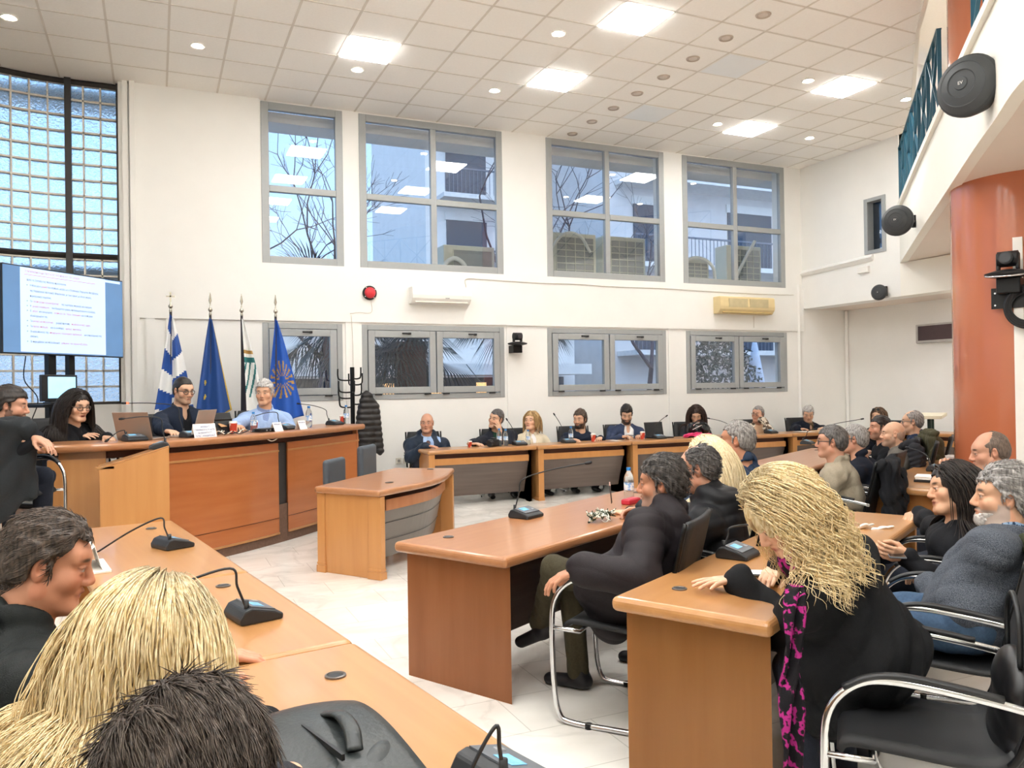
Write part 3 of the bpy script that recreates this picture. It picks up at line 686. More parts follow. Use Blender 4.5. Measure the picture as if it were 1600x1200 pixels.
# ================================================================ implicit figures: smooth unions of tapered limbs, meshed once
def nz_(v): v = np.asarray(v, float); return v/(np.linalg.norm(v)+1e-12)
class Sdf:
    def __init__(s): s.p = []; s.post = []
    def cone(s, a, b, r1, r2=None, k=.02, op='u', sq=None):     # sq: (axis, factor) flattens along a unit axis
        a, b = np.array(a, float), np.array(b, float); r2 = r1 if r2 is None else r2
        s.p.append(('c', a, b, r1, r2, sq, k, op, (a+b)/2, np.linalg.norm(b-a)/2+max(r1, r2)*1.3)); return s
    def ell(s, c, r, R=None, k=.02, op='u'):
        s.p.append(('e', np.array(c, float), np.array(r, float), np.eye(3) if R is None else np.array(R), 0, None, k, op, np.array(c, float), max(r))); return s
    def torus(s, c, ax, R, r, k=.01, op='u', e=1.0):
        s.p.append(('t', np.array(c, float), nz_(ax), R, r, e, k, op, np.array(c, float), R+r)); return s
    def plane(s, c, n, k=.004):                # keep the side away from n
        s.p.append(('h', np.array(c, float), nz_(n), 0, 0, None, k, 'i', np.array(c, float), 99)); return s
    def dist(s, q, P):
        t = q[0]
        if t == 'c':
            a, b, r1, r2, sq = q[1:6]; d = P-a; ab = b-a
            u = np.clip((d @ ab)/(ab @ ab+1e-12), 0, 1); d = d-u[..., None]*ab
            if sq is not None: d = d+(d @ sq[0])[..., None]*sq[0]*(1/sq[1]-1)
            return np.sqrt((d*d).sum(-1))-(r1+(r2-r1)*u)
        if t == 'e':
            L = ((P-q[1]) @ q[3])/q[2]; k0 = np.sqrt((L*L).sum(-1))+1e-9; k1 = np.sqrt(((L/q[2])**2).sum(-1))+1e-9
            return k0*(k0-1)/k1
        if t == 't':
            d = P-q[1]; z = d @ q[2]; w = d-z[..., None]*q[2]; rr = np.sqrt((w*w).sum(-1))-q[3]
            return np.sqrt(rr*rr+(z/q[5])**2)-q[4]
        return (P-q[1]) @ q[2]
    def __call__(s, P, C=None, br=0.0):
        if C is None: C = P; P = P[:, None, :]; sq_ = True
        else: sq_ = False
        d = np.full(P.shape[:2], .5)
        for q in s.p:
            k, op = q[6], q[7]
            m = (np.linalg.norm(C-q[8], axis=1) < q[9]+br+k+.16) if op != 'i' else np.ones(len(C), bool)
            if not m.any(): continue
            x = s.dist(q, P[m]); o = d[m]
            if op == 'u': hh = np.maximum(k-np.abs(o-x), 0)/k; d[m] = np.minimum(o, x)-hh*hh*k*.25
            else:
                if op == 's': x = -x
                hh = np.maximum(k-np.abs(o-x), 0)/k; d[m] = np.maximum(o, x)+hh*hh*k*.25
        for fn in s.post: d = fn(P, d)
        return d[:, 0] if sq_ else d
def sdf_mesh(f, lo, hi, h):
    lo = np.array(lo, float); hi = np.array(hi, float); B = 8; bs = B*h
    nb = np.ceil((hi-lo)/bs).astype(int)+1
    I = np.stack(np.meshgrid(*[np.arange(n) for n in nb], indexing='ij'), -1).reshape(-1, 3)
    Cc = lo+(I+.5)*bs; sel = []
    for i in range(0, len(Cc), 60000):
        sel.append(np.abs(f(Cc[i:i+60000])) < bs*1.15)
    I = I[np.concatenate(sel)]
    g = np.stack(np.meshgrid(*[np.arange(B+1)]*3, indexing='ij'), -1)
    NY, NZ = (nb[1]+1)*B+2, (nb[2]+1)*B+2
    ids, vs, quads = [], [], []
    cid = lambda G: ((G[..., 0]+1)*NY+G[..., 1]+1)*NZ+G[..., 2]+1
    off = np.array([(i, j, k) for i in (0, 1) for j in (0, 1) for k in (0, 1)])
    edges = [(a, b) for a in range(8) for b in range(a+1, 8) if np.abs(off[a]-off[b]).sum() == 1]
    for s in range(0, len(I), 400):
        J = I[s:s+400]; G = J[:, None, None, None, :]*B+g
        P = lo+G*h; n = len(J)
        V = f(P.reshape(n, -1, 3), lo+(J+.5)*bs, bs*.87).reshape(n, B+1, B+1, B+1)
        ins_ = V < 0
        cor = np.stack([V[:, o[0]:B+o[0], o[1]:B+o[1], o[2]:B+o[2]] for o in off], -1)
        ci = cor < 0; act = ci.any(-1) & ~ci.all(-1)
        if act.any():
            c = cor[act]; base = G[:, :B, :B, :B][act]; acc = np.zeros((len(c), 3)); cnt = np.zeros(len(c))
            for a, b in edges:
                x, y = c[:, a], c[:, b]; m = (x < 0) != (y < 0); t = np.where(m, x/(x-y+1e-20), 0)
                acc += m[:, None]*(off[a]+t[:, None]*(off[b]-off[a])); cnt += m
            vs.append(lo+(base+acc/cnt[:, None])*h); ids.append(cid(base))
        for ax in range(3):
            e = np.zeros(3, int); e[ax] = 1; b_, c_ = [(1, 2), (2, 0), (0, 1)][ax]
            a0 = ins_[:, :B, :B, :B]; a1 = ins_[:, e[0]:B+e[0], e[1]:B+e[1], e[2]:B+e[2]]; m = a0 != a1
            if not m.any(): continue
            gp = G[:, :B, :B, :B][m]; eb = np.zeros(3, int); eb[b_] = 1; ec = np.zeros(3, int); ec[c_] = 1
            q = np.stack([cid(gp-eb-ec), cid(gp-ec), cid(gp), cid(gp-eb)], -1); fl = ~a0[m]; q[fl] = q[fl][:, ::-1]; quads.append(q)
    if not ids: return np.zeros((0, 3)), np.zeros((0, 4), int)
    ids = np.concatenate(ids); vs = np.concatenate(vs); o = np.argsort(ids); ids = ids[o]; vs = vs[o]
    q = np.concatenate(quads); ix = np.clip(np.searchsorted(ids, q), 0, len(ids)-1); ok = (ids[ix] == q).all(1)
    return vs, ix[ok]
def sdf_obj(name, f, lo, hi, h, mat, parent, col=None):
    v, q = sdf_mesh(f, lo, hi, h)
    me = bpy.data.meshes.new(name); me.vertices.add(len(v)); me.vertices.foreach_set('co', v.astype(np.float32).ravel())
    me.loops.add(len(q)*4); me.polygons.add(len(q)); me.loops.foreach_set('vertex_index', q.astype(np.int32).ravel())
    me.polygons.foreach_set('loop_start', np.arange(0, len(q)*4, 4, dtype=np.int32)); me.polygons.foreach_set('use_smooth', [True]*len(q))
    if col is not None and len(v):
        a = me.color_attributes.new('Col', 'FLOAT_COLOR', 'POINT'); c = np.ones((len(v), 4), np.float32); c[:, :3] = col(v); a.data.foreach_set('color', c.ravel())
    me.update(calc_edges=True); me.validate(); me.materials.append(mat)
    o = bpy.data.objects.new(name, me); COL.objects.link(o); o.parent = parent
    return o, v
def raw_obj(name, v, q, mat, parent):
    b = MB(); b.add(v, q); return b.build(name, mat, parent, smooth='all')
def folds(amp, fr=20, seed=0):
    r = np.random.RandomState(seed); A = r.normal(size=(4, 3)); A /= np.linalg.norm(A, axis=1)[:, None]; ph = r.rand(4)*6
    def fn(P, d):
        m = np.abs(d) < .06
        X = P[m]; w = np.sin(X @ A[0]*fr*.6+ph[0])*1.6; y = 1.1-1.7*np.abs(np.sin(X @ A[1]*fr*.5+w*.8+ph[1]))+.6*np.sin(X @ A[2]*fr*2.1+w*1.3+ph[2])+.4*(1-2*np.abs(np.sin(X @ A[3]*fr*2+w*1.6+ph[3])))
        d[m] += amp*y*.5; return d
    return fn
def quilt(axis, pitch, amp):
    ax = nz_(axis)
    def fn(P, d): return d-amp*(np.abs(np.sin((P @ ax)*pi/pitch))-.6)
    return fn
SKINS = {}; SEATS = []
def skin_mat(): return pm('skin', '#FFFFFF', rough=.48, var=.03, scale=60, attr='Col', spec=.35, bump=.06, bscale=500)
def cloth(name, c, var=.12, c2=None, scale=90, bump=.25, rough=.85, stretch=(1, 1, 1), contrast=None, sheen=.0, bscale=350):
    return pm(name, c, rough=rough, var=var, col2=c2, scale=scale, bump=bump, bscale=bscale, stretch=stretch, contrast=contrast, spec=.25, sheen=sheen)
def hair_mat(name, c, c2, stretch=(1, 1, .16), scale=70, contrast=(.35, .65), attr=None):
    return pm(name, c, rough=.42, attr=attr, col2=c2, scale=scale, stretch=stretch, contrast=contrast, spec=.4, detail=4)
DSKIN = '#C99A7E'

def ik(S, Wp, l1, l2, hint):
    d = Wp-S; L = np.linalg.norm(d)
    if L > (l1+l2)*.995: Wp = S+d/L*(l1+l2)*.995; d = Wp-S; L = np.linalg.norm(d)
    u = d/L; a = (l1*l1-l2*l2+L*L)/(2*L); hgt = math.sqrt(max(1e-6, l1*l1-a*a)); h = hint-u*(hint @ u); h = nz_(h)
    return S+u*a+h*hgt, Wp
def hand_prims(S, Wp, fdir, pdir, side, s=1.0, curl=.35, spread=.0, point=False, k=.006):
    """Wp wrist; fdir finger direction; pdir palm normal; side +1 right / -1 left; palm, four bent fingers and a thumb off the side"""
    y = nz_(fdir); z = -nz_(np.array(pdir)-y*(np.array(pdir) @ y)); x = np.cross(y, z)*1.0
    x = x*(-1 if side > 0 else 1)                        # thumb side
    T = lambda p: Wp+s*(p[0]*x+p[1]*y+p[2]*z)
    xs = (.030, .011, -.009, -.027); ln = (.96, 1.08, 1.0, .78)
    S.cone(T((0, -.03, 0)), T((0, .012, 0)), .026*s, .027*s, k=.015, sq=(z, .72))
    tips = []
    for i in range(4):
        S.cone(T((xs[i]*.55, .008, 0)), T((xs[i], .084-(.008 if i == 3 else 0), .002)), .0150*s, .0118*s, k=.012)
        c = curl*(.8+.12*i) if not (point and i == 0) else .08
        p = np.array((xs[i], .086-(.008 if i == 3 else 0), .002)); a = c*.6; sp = spread*(1.5-i)*.5
        for j, L in enumerate((.044, .027, .021)):
            q = p+L*ln[i]*np.array((sin(sp)*cos(a), cos(a)*cos(sp), -sin(a)))
            S.cone(T(p), T(q), (.0098-.0011*j)*s, (.0092-.0012*j)*s, k=k*.6); p = q; a += c*(1.0, .9)[min(j, 1)]
        tips.append(T(p))
    p0 = np.array((.018, .012, -.006)); t1 = np.array((.044, .045, -.016-.01*curl)); t2 = t1+np.array((.012-.012*curl, .03, -.008-.012*curl)); t3 = t2+np.array((.0-.012*curl, .024, -.006-.008*curl))
    S.cone(T(p0), T(t1), .0165*s, .0125*s, k=.012); S.cone(T(t1), T(t2), .0118*s, .0105*s, k=.004); S.cone(T(t2), T(t3), .0105*s, .0082*s, k=.004)
    return tips+[T(t3)]

def person(label, H, face, body=None, pel=None, pitch=0, roll=0, s=1.04, h=.006, fem=False, skin=DSKIN, lips=None, beard=None, brow='#3A2C24', age=.3,
           hair=None, top=None, inner=None, trousers='dark_navy_trousers', tcol='#20242E', shoes=True, R=None, L=None, belly=1.0, glasses=None, collar=None, hood=None,
           group=None, legs='sit', seatz=.47, floor=0.0, mouth=0, hat=None, wide=1.0, knees=None, name='person', extra=None, shoulders=0.0):
    """H: centre of the head; face, body: heading angles (deg); pel: pelvis xy; R, L: dict(at=wrist, ...) for the hands"""
    H = np.array(H, float); T = thing(name, label, 'person', (0, 0, 0), 0, group)
    body = face if body is None else body
    fb = np.array([cos(R_(body)), sin(R_(body)), 0]); rb = np.array([fb[1], -fb[0], 0]); up = np.array([0, 0, 1.])
    Mh = np.array((Matrix.Rotation(R_(face-90), 3, 'Z') @ Matrix.Rotation(R_(pitch), 3, 'X') @ Matrix.Rotation(R_(roll), 3, 'Y')))   # columns: right, forward, up
    X = lambda p: H+s*(Mh @ np.array(p, float))
    if pel is None: pel = H[:2]-fb[:2]*.06
    SEATS.append((np.array(pel), body, floor))
    Pv = np.array([pel[0], pel[1], floor+seatz+.105*s])
    spine = nz_(H-Pv); N = H-s*(.5*Mh[:, 2]*.172+.5*spine*.172)-Mh[:, 1]*.022*s
    tu = nz_(N-Pv); tl = np.linalg.norm(N-Pv)/s; tf = nz_(fb-tu*(fb @ tu)); tr = np.cross(tf, tu); TR = np.array([tr, tf, tu]).T
    sw = (.158 if fem else .178)*wide
    sh = {}
    for sg in (1, -1): sh[sg] = N-tu*(.10-shoulders)*s+tr*sg*sw*s+tf*.0
    arms = {}
    for sg, A in ((1, R), (-1, L)):
        A = dict(A or {}); kn = Pv+fb*.28*s+rb*sg*.12*s+up*.07
        w = np.array(A.get('at', kn), float)
        hint = np.array(A.get('hint', tr*sg*.7-up*.8-tf*.35), float)
        e, w = ik(sh[sg], w, .285*s, .255*s, hint); arms[sg] = (e, w, A)
    hips, kne, ank = {}, {}, {}
    for sg in (1, -1):
        hips[sg] = Pv+rb*sg*.085*s-up*.02
        k_ = hips[sg]+fb*.40*s+rb*sg*.06*s; k_[2] = floor+.50*s
        if knees: k_ = k_+fb*knees[0]+rb*sg*knees[1]
        kne[sg] = k_; a_ = k_+fb*(-.03)*s; a_[2] = floor+.085; ank[sg] = a_
    if legs == 'cross': kne[-1] = kne[-1]+up*.12+rb*.1; ank[-1] = kne[-1]+rb*.18+fb*.16-up*.33
    # ---- body: one continuous skin
    B = Sdf(); c_ = .012
    B.ell(Pv+tu*tl*s*.62, (.135*s, .085*s, min(.19, .31*tl)*s), TR, k=.05); B.ell(Pv+tu*tl*s*.25, (.12*s, .085*s, .18*s), TR, k=.06); B.ell(Pv, (.13*s, .09*s, .10*s), TR, k=.05)
    for sg in (1, -1):
        B.cone(N-tu*.035*s, sh[sg], .042*s, .04*s, k=.04); e, w, A = arms[sg]
        B.cone(sh[sg], e, .042*s, .034*s, k=.03); B.cone(e, w, .036*s, .025*s, k=.02)
        B.cone(hips[sg], kne[sg], .07*s, .048*s, k=.04); B.cone(kne[sg], ank[sg], .046*s, .034*s, k=.02)
        fd = np.array(A.get('f', nz_(w-e)), float); pd = np.array(A.get('palm', -up*1.0+.001*fb), float)
        arms[sg] = (*arms[sg], hand_prims(B, w, fd, pd, sg, s*(.92 if fem else 1.0), A.get('curl', .45), A.get('spread', .1), A.get('point', False)))
    nr = .05 if fem else .06
    B.cone(N-tu*.05*s, X((0, -.022, -.05)), (nr+.012)*s, nr*s, k=.035)
    jw = .92 if fem else 1.0
    B.ell(X((0, -.018, .03)), (.074*s, .094*s, .088*s), Mh, k=.03); B.ell(X((0, .022, -.042)), (.0605*jw*s, .066*s, .078*s), Mh, k=.03)
    B.cone(X((-.016*jw, .0715, -.099)), X((.016*jw, .0715, -.099)), .0205*s, k=.022); B.cone(X((-.05*jw, .0, -.062)), X((-.02, .055, -.095)), .022*s, .016*s, k=.03); B.cone(X((.05*jw, .0, -.062)), X((.02, .055, -.095)), .022*s, .016*s, k=.03)
    for sx in (1, -1):
        B.ell(X((sx*.044, .052, -.028)), (.024*s, .025*s, .024*s), Mh, k=.025)
        B.cone(X((sx*.012, .079, .021)), X((sx*.044, .064, .022)), .0095*s, .007*s, k=.018); B.ell(X((sx*.02, .046, .036)), (.04*s, .034*s, .026*s), Mh, k=.025)
        B.ell(X((sx*.032, .09, .001)), (.0185*s, .017*s, .0125*s), Mh, k=.012, op='s')
        B.ell(X((sx*.031, .0715, .001)), (.0135*s, .0135*s, .0125*s), Mh, k=.002)
        B.cone(X((sx*.018, .0835, .0085)), X((sx*.044, .0755, .007)), .0042*s, .0038*s, k=.004)
        B.cone(X((sx*.018, .0815, -.009)), X((sx*.042, .0755, -.008)), .0036*s, .0034*s, k=.005)
        er = Mh @ rotm(0, sx*.1, -sx*.35)
        B.ell(X((sx*.077, -.012, -.006)), (.0085*s, .019*s, .032*s), er, k=.008); B.ell(X((sx*.084, -.006, .0)), (.006*s, .010*s, .018*s), er, k=.005, op='s')
        B.ell(X((sx*.0115, .094, -.036)), (.009*s, .0105*s, .0082*s), Mh, k=.007)
    B.cone(X((0, .081, .016)), X((0, .1035, -.030)), .0080*s, .0115*s, k=.010)
    B.cone(X((-.022, .0795, -.0615)), X((0, .088, -.0585)), .0058*s, .0075*s, k=.006); B.cone(X((.022, .0795, -.0615)), X((0, .088, -.0585)), .0058*s, .0075*s, k=.006)
    B.cone(X((-.016, .0825, -.0725-mouth)), X((.016, .0825, -.0725-mouth)), .0078*s, k=.006)
    B.cone(X((-.021, .0935, -.0663-mouth/2)), X((.021, .0935, -.0663-mouth/2)), (.0028+mouth*.5)*s, k=.004, op='s')
    if fem is False and age > .5:
        for sx in (1, -1): B.cone(X((sx*.02, .096, -.035)), X((sx*.034, .083, -.062)), .0022*s, k=.008, op='s')
    sk = np.array(lin(skin)); lp = np.array(lin(lips)) if lips else sk*np.array([.82, .58, .55]); br = np.array(lin(brow)); bd = np.array(lin(beard[0])) if beard else None
    def col(v):
        q = ((v-H) @ Mh)/s; x, y, z = np.abs(q[:, 0]), q[:, 1], q[:, 2]; c = np.tile(sk, (len(v), 1)); near = np.linalg.norm(q, axis=1) < .16
        def mixin(w, c2): nonlocal c; w = np.clip(w, 0, 1)[:, None]*near[:, None]; c = c*(1-w)+w*c2
        red = sk*np.array([1.03, .80, .76])
        mixin(.55*np.exp(-((x-.045)**2+(z+.03)**2)/.0006)*(y > .02), red); mixin(.6*np.exp(-((x)**2+(z+.03)**2)/.0003)*(y > .085), red); mixin(.5*(x > .071)*(np.abs(y+.01) < .03), red)
        if bd is not None:
            line = np.where(y > .03, -.045-.12*np.maximum(0, .05-x)*(y > .06)+.0, -.02-0*y); w = np.clip((line-z)/.012, 0, 1)*(y > -.012)*(z > -.13)
            w *= 1-np.exp(-((x/.024)**2+((z+.066)/.0105)**2)**2)*(y > .06); must = np.clip(1-((z+.05)/.0085)**2, 0, 1)*(x < .03)*(y > .07); mixin(np.maximum(w, must)*beard[1], bd)
        mixin(1.2*np.exp(-((x/.0245)**2+((z+.066+mouth*.3)/(.0092))**2)**2)*(y > .07), lp); mixin(.75*np.exp(-((x/.0225)**2+((z+.0662+mouth*.5)/.0017)**2)**2)*(y > .07), lp*.3)
        if mouth: mixin(1.2*np.exp(-((x/.015)**2+((z+.0663+mouth/2)/.004)**2)**2)*(y > .07), sk*.12)
        mixin(.95*np.exp(-(((x-.032)/.019)**2+((z-.0255-.10*np.maximum(0, .03-np.abs(x-.03))*0+.0*x)/(.0058))**2)**2)*(y > .03), br)
        mixin(np.exp(-(((x-.031)/.0125)**2+((z+.0002)/.0043)**2)**3)*(y > .06), np.array([.55, .52, .49])); mixin(1.3*np.exp(-(((x-.031)**2+(z-.0005)**2)/.0056**2)**3)*(y > .06)*(np.abs(z) < .0046), np.array([.03, .02, .015]))
        mixin(.7*np.exp(-(((x-.031)/.017)**2+((z-.0058)/.0024)**2)**2)*(y > .06), sk*.2)
        return c
    pts = np.array([H, Pv, *sh.values(), *hips.values(), *kne.values(), *ank.values(), *[a[0] for a in arms.values()], *[a[1] for a in arms.values()]])
    lo, hi = pts.min(0)-.2, pts.max(0)+.2
    sdf_obj('body', B, lo, hi, h, skin_mat(), T, col)
    hc = max(h, .005)
    # ---- clothes
    def torso(S, t, sleeves=True, wristcut=.035, tn=None):
        bl = belly if not fem else 1.0
        S.ell(Pv+tu*tl*s*.64, (.158*s*wide+t, .108*s+t, min(.205, .335*tl)*s+t*.6), TR, k=.05); S.ell(Pv+tu*tl*s*.27+tf*.02*(bl-1), (.142*s*wide+t, .108*s*bl+t, .17*s+t*.5), TR, k=.07); S.ell(Pv-tu*.02, (.158*s*wide+t, .118*s+t, .11*s), TR, k=.06)
        if fem:
            for sg in (1, -1): S.ell(Pv+tu*tl*s*.62+tf*.075*s+tr*sg*.065*s, (.06*s+t*.6, .062*s+t*.5, .06*s+t*.5), TR, k=.04)
        for sg in (1, -1):
            S.cone(N-tu*.03*s, sh[sg], .052*s+t*.7, .056*s+t, k=.05)
            e, w, A, _ = arms[sg]
            if sleeves:
                fd = nz_(w-e); S.cone(sh[sg], e, .055*s+t, .046*s+t, k=.035); S.cone(e, w-fd*wristcut*s, .047*s+t, .033*s+t, k=.03)
    if top:
        S = Sdf(); t = top.get('t', .012); torso(S, t, wristcut=top.get('cuff', .02))
        if hood: S.torus(N+tu*.012*s-tf*.055*s, nz_(tu*.75-tf*.6), hood*s, hood*.5*s, k=.03, e=1.2); S.ell(N-tu*.07*s-tf*.10*s, (.11*s, .055*s, .11*s), TR, k=.04)
        if collar: S.torus(N+tu*collar[0]*s-tf*.005, nz_(tu+tf*.35), (nr+.014)*s, collar[1]*s, k=.015, e=collar[2] if len(collar) > 2 else 1.6)
        if top.get('skirt'):
            z1 = top['skirt']
            for sg in (1, -1): fz = top.get('thigh', .8); q0 = hips[sg]+(kne[sg]-hips[sg])*fz; S.cone(hips[sg]+up*.03, q0, .10*s+t, .085*s+t, k=.06); q1 = q0-fb*.05; S.cone(q1, np.array([*q1[:2], max(z1+.09, floor+.1)]), .075*s+t, .06*s+t, k=.06)
        S.cone(N-tu*.03*s+tf*.012*s, X((0, -.015, -.06)), (nr+.008)*s, (nr+.012)*s, k=.012, op='s')
        if inner:
            vw, vd = top.get('vee', (.045, .17)); S.ell(N-tu*(vd*.42)*s+tf*.13*s, (vw*s, .10*s, vd*s), TR, k=.012, op='s')
            if top.get('open'): S.ell(N-tu*.3*s+tf*.16*s, (top['open']*s, .12*s, .4*s), TR, k=.02, op='s')
        if top.get('quilt'): S.post.append(quilt(tu, *top['quilt']))
        S.post.append(folds(top.get('fold', .013), seed=int(abs(H[0]*100)) % 97))
        sdf_obj(top.get('name', 'jacket'), S, lo-.06, hi+.06, hc, top['m'], T)
    if inner:
        S = Sdf(); torso(S, (top or {}).get('t', .012)-.010 if top else .006, sleeves=not top, wristcut=.02)
        S.torus(N+tu*.02*s, nz_(tu+tf*.4), (nr+.008)*s, .011*s, k=.012, e=1.7)
        S.cone(N-tu*.02*s+tf*.012*s, X((0, -.015, -.06)), (nr+.002)*s, (nr+.004)*s, k=.008, op='s')
        if inner.get('vee'): S.ell(N-tu*.06*s+tf*.11*s, (.03*s, .08*s, inner['vee']*s), TR, k=.01, op='s')
        S.post.append(folds(.004, seed=5)); sdf_obj(inner.get('name', 'shirt'), S, lo, hi, hc, inner['m'], T)
    tm = cloth(trousers, tcol) if isinstance(trousers, str) else trousers
    S = Sdf(); S.ell(Pv-tu*.01, (.165*s*wide, .125*s, .12*s), TR, k=.05)
    for sg in (1, -1): S.cone(hips[sg], kne[sg], .092*s, .068*s, k=.05); S.cone(kne[sg], ank[sg]+up*.01, .066*s, .052*s, k=.02)
    S.post.append(folds(.010, fr=30, seed=3)); sdf_obj('trousers', S, lo-.1, hi+.1, max(hc, .007), tm, T)
    if shoes:
        for sg in (1, -1):
            S = Sdf(); a = ank[sg]; zf = a[2]-.085; fd = fb if legs != 'cross' or sg == 1 else nz_(fb+rb*.3-up*.5)
            S.cone(a-fd*.035-up*.045, a+fd*.15-up*.055, .042, .036, k=.02, sq=(up, .85)); S.cone(a-fd*.01, a-fd*.01-up*.03, .046, .045, k=.03)
            if legs != 'cross' or sg == 1: S.plane((0, 0, zf+.004), (0, 0, -1), k=.006)
            sdf_obj('shoe', S, a-.26, a+.26, max(hc, .007), pm('black_shoe', '#17161A', rough=.45), T)
    # ---- hair
    ctx = dict(T=T, H=H, Mh=Mh, s=s, X=X, N=N, tu=tu, tf=tf, tr=tr, TR=TR, Pv=Pv, tl=tl, h=h, arms=arms, sh=sh, body=B, up=up, fb=fb, rb=rb, lo=lo, hi=hi, torso=torso, hc=hc, kne=kne, ank=ank, hips=hips)
    if hair: short_hair(ctx, **hair) if hair.get('kind', 'short') == 'short' else long_hair(ctx, **hair)
    if beard and len(beard) > 2:             # a beard with some depth
        S = Sdf(); t = beard[2]
        S.ell(X((0, .022, -.042)), ((.0605+t)*s, (.066+t)*s, (.078+t)*s), Mh, k=.02); S.cone(X((-.018, .066, -.098)), X((.018, .066, -.098)), (.0205+t*1.3)*s, k=.02)
        S.plane(X((0, 0, -.048)), Mh @ np.array([0, .25, 1])); S.plane(X((0, -.01, 0)), Mh @ np.array([0, -1, .1]))
        S.ell(X((0, .1, -.066)), (.026*s, .04*s, .012*s), Mh, k=.006, op='s'); S.post.append(folds(.003, fr=260, seed=8))
        sdf_obj('beard', S, H-.2, H+.15, min(h, .005), hair_mat('beard_'+beard[0].strip('#'), beard[0], beard[3] if len(beard) > 3 else beard[0]), T)
    if glasses:
        b = MB(); gr = .0022*s*(1 if h < .0045 else 1.35)
        for sx in (1, -1):
            pts_ = [X((sx*.032+.024*cos(a)*1.0, .093-.004*abs(cos(a)), -.001+.0175*sin(a)*(1.1 if sin(a) < 0 else 1.0))) for a in np.linspace(0, 2*pi, 19)]; b.tube(pts_, gr, n=5, caps=False)
            b.tube([X((sx*.056, .09, .004)), X((sx*.074, .06, .006)), X((sx*.079, .0, .006)), X((sx*.077, -.018, -.004))], gr, n=5)
        b.tube([X((-.009, .094, .003)), X((0, .098, .006)), X((.009, .094, .003))], gr, n=5)
        b.build('eyeglasses', pm('glasses_'+glasses.strip('#'), glasses, rough=.3), T, smooth='all')
    if extra: extra(ctx)
    return ctx

def short_hair(c, m=None, t=.013, front=.062, recede=0.0, crown=None, noise=.004, side=-.03, nape=-.08, strands=0, comb=(0, -1, -.3), slen=.035, fringe=0, vol=0.0, lift=.25, rad=.0011, **_):
    """cap of hair over the skull with a hairline; local frame of the head"""
    H, Mh, s, X = c['H'], c['Mh'], c['s'], c['X']; S = Sdf()
    S.ell(X((0, -.018, .03)), ((.0745+t*.8)*s, (.0945+t)*s, (.0885+t+vol)*s), Mh, k=.02); S.ell(X((0, -.03, -.01)), ((.070+t*.7)*s, (.078+t*.8)*s, (.08)*s), Mh, k=.03)
    rs = np.random.RandomState(3); ph = rs.rand(8)*6; cb = nz_(comb); e1 = nz_(np.cross(cb, [0.01, .3, 1])); e2 = np.cross(cb, e1)
    def cut(P, d):
        m_ = d < .03; q = ((P[m_]-H) @ Mh)/s; x, y, z = np.abs(q[:, 0]), q[:, 1], q[:, 2]
        hl = front+recede*np.clip((.05-np.abs(x-.035))/.03, 0, 1)-fringe*np.clip(1-(x/.06)**2, 0, 1)
        g = np.where(y > .052, hl, np.where(y > .017, .030+(hl-.030)*np.clip((y-.028)/.024, 0, 1), np.where(y > .012, side, np.where(y > -.03, np.where(x > .05, .012+side*.3, side), side+(nape-side)*np.clip((-.03-y)/.045, 0, 1)))))
        g = np.where((y <= .012) & (y > -.03), .028*np.clip(1-((y+.009)/.024)**2, 0, 1)+side*(1-np.clip(1-((y+.009)/.024)**2, 0, 1)), g)
        dd = np.maximum(d[m_], (g-z)*s*.8)
        if crown is not None:                 # bald top: (cy, cz, ry, rz, rx)
            e = np.sqrt((x/crown[4])**2+((y-crown[0])/crown[2])**2+((z-crown[1])/crown[3])**2)-1; dd = np.maximum(dd, -e*.03*s)
        u, w, a = q @ e1, q @ e2, q @ cb
        n_ = np.sin(u*210+3*np.sin(a*30+ph[0])+ph[1])+np.sin(w*190+3*np.sin(a*26+ph[2])+u*60)+.8*np.sin(u*90+w*70+2*np.sin(a*22)+ph[3])
        dd = dd+noise*.33*s*n_; d[m_] = dd; return d
    S.post.append(cut)
    o, v = sdf_obj('hair', S, H-.19*s, H+.19*s, min(c['h'], .005), m, c['T'])
    if strands and len(v):
        R = np.random.RandomState(11); n = np.array([q.vector[:] for q in o.data.vertex_normals]); q = (v-H) @ Mh/s
        ok = np.where((np.abs(((q-np.array([0, -.02, .03])))).max(1) > .0) & (np.einsum('ij,ij->i', n, v-H) > 0))[0]
        ix = R.choice(ok, min(strands, len(ok)), replace=False); b = MB()
        for i in ix:
            nn = n[i]; cbw = Mh @ (cb+R.normal(size=3)*.13); t_ = cbw-nn*(cbw @ nn); t_ = nz_(t_); L = slen*s*(.6+.8*R.rand())
            p = [v[i]-nn*.003, v[i]+t_*L*.3+nn*L*lift*.5, v[i]+t_*L*.65+nn*L*lift*.6, v[i]+t_*L+nn*L*lift*(.2+.5*R.rand())]
            b.tube(p, [rad*1.6*s, rad*1.6*s, rad*1.2*s, rad*.3*s], n=3, caps=False)
        c['T'].children  # strands join the hair as one more piece of it
        b.build('hair_strands', m, o, smooth='all')

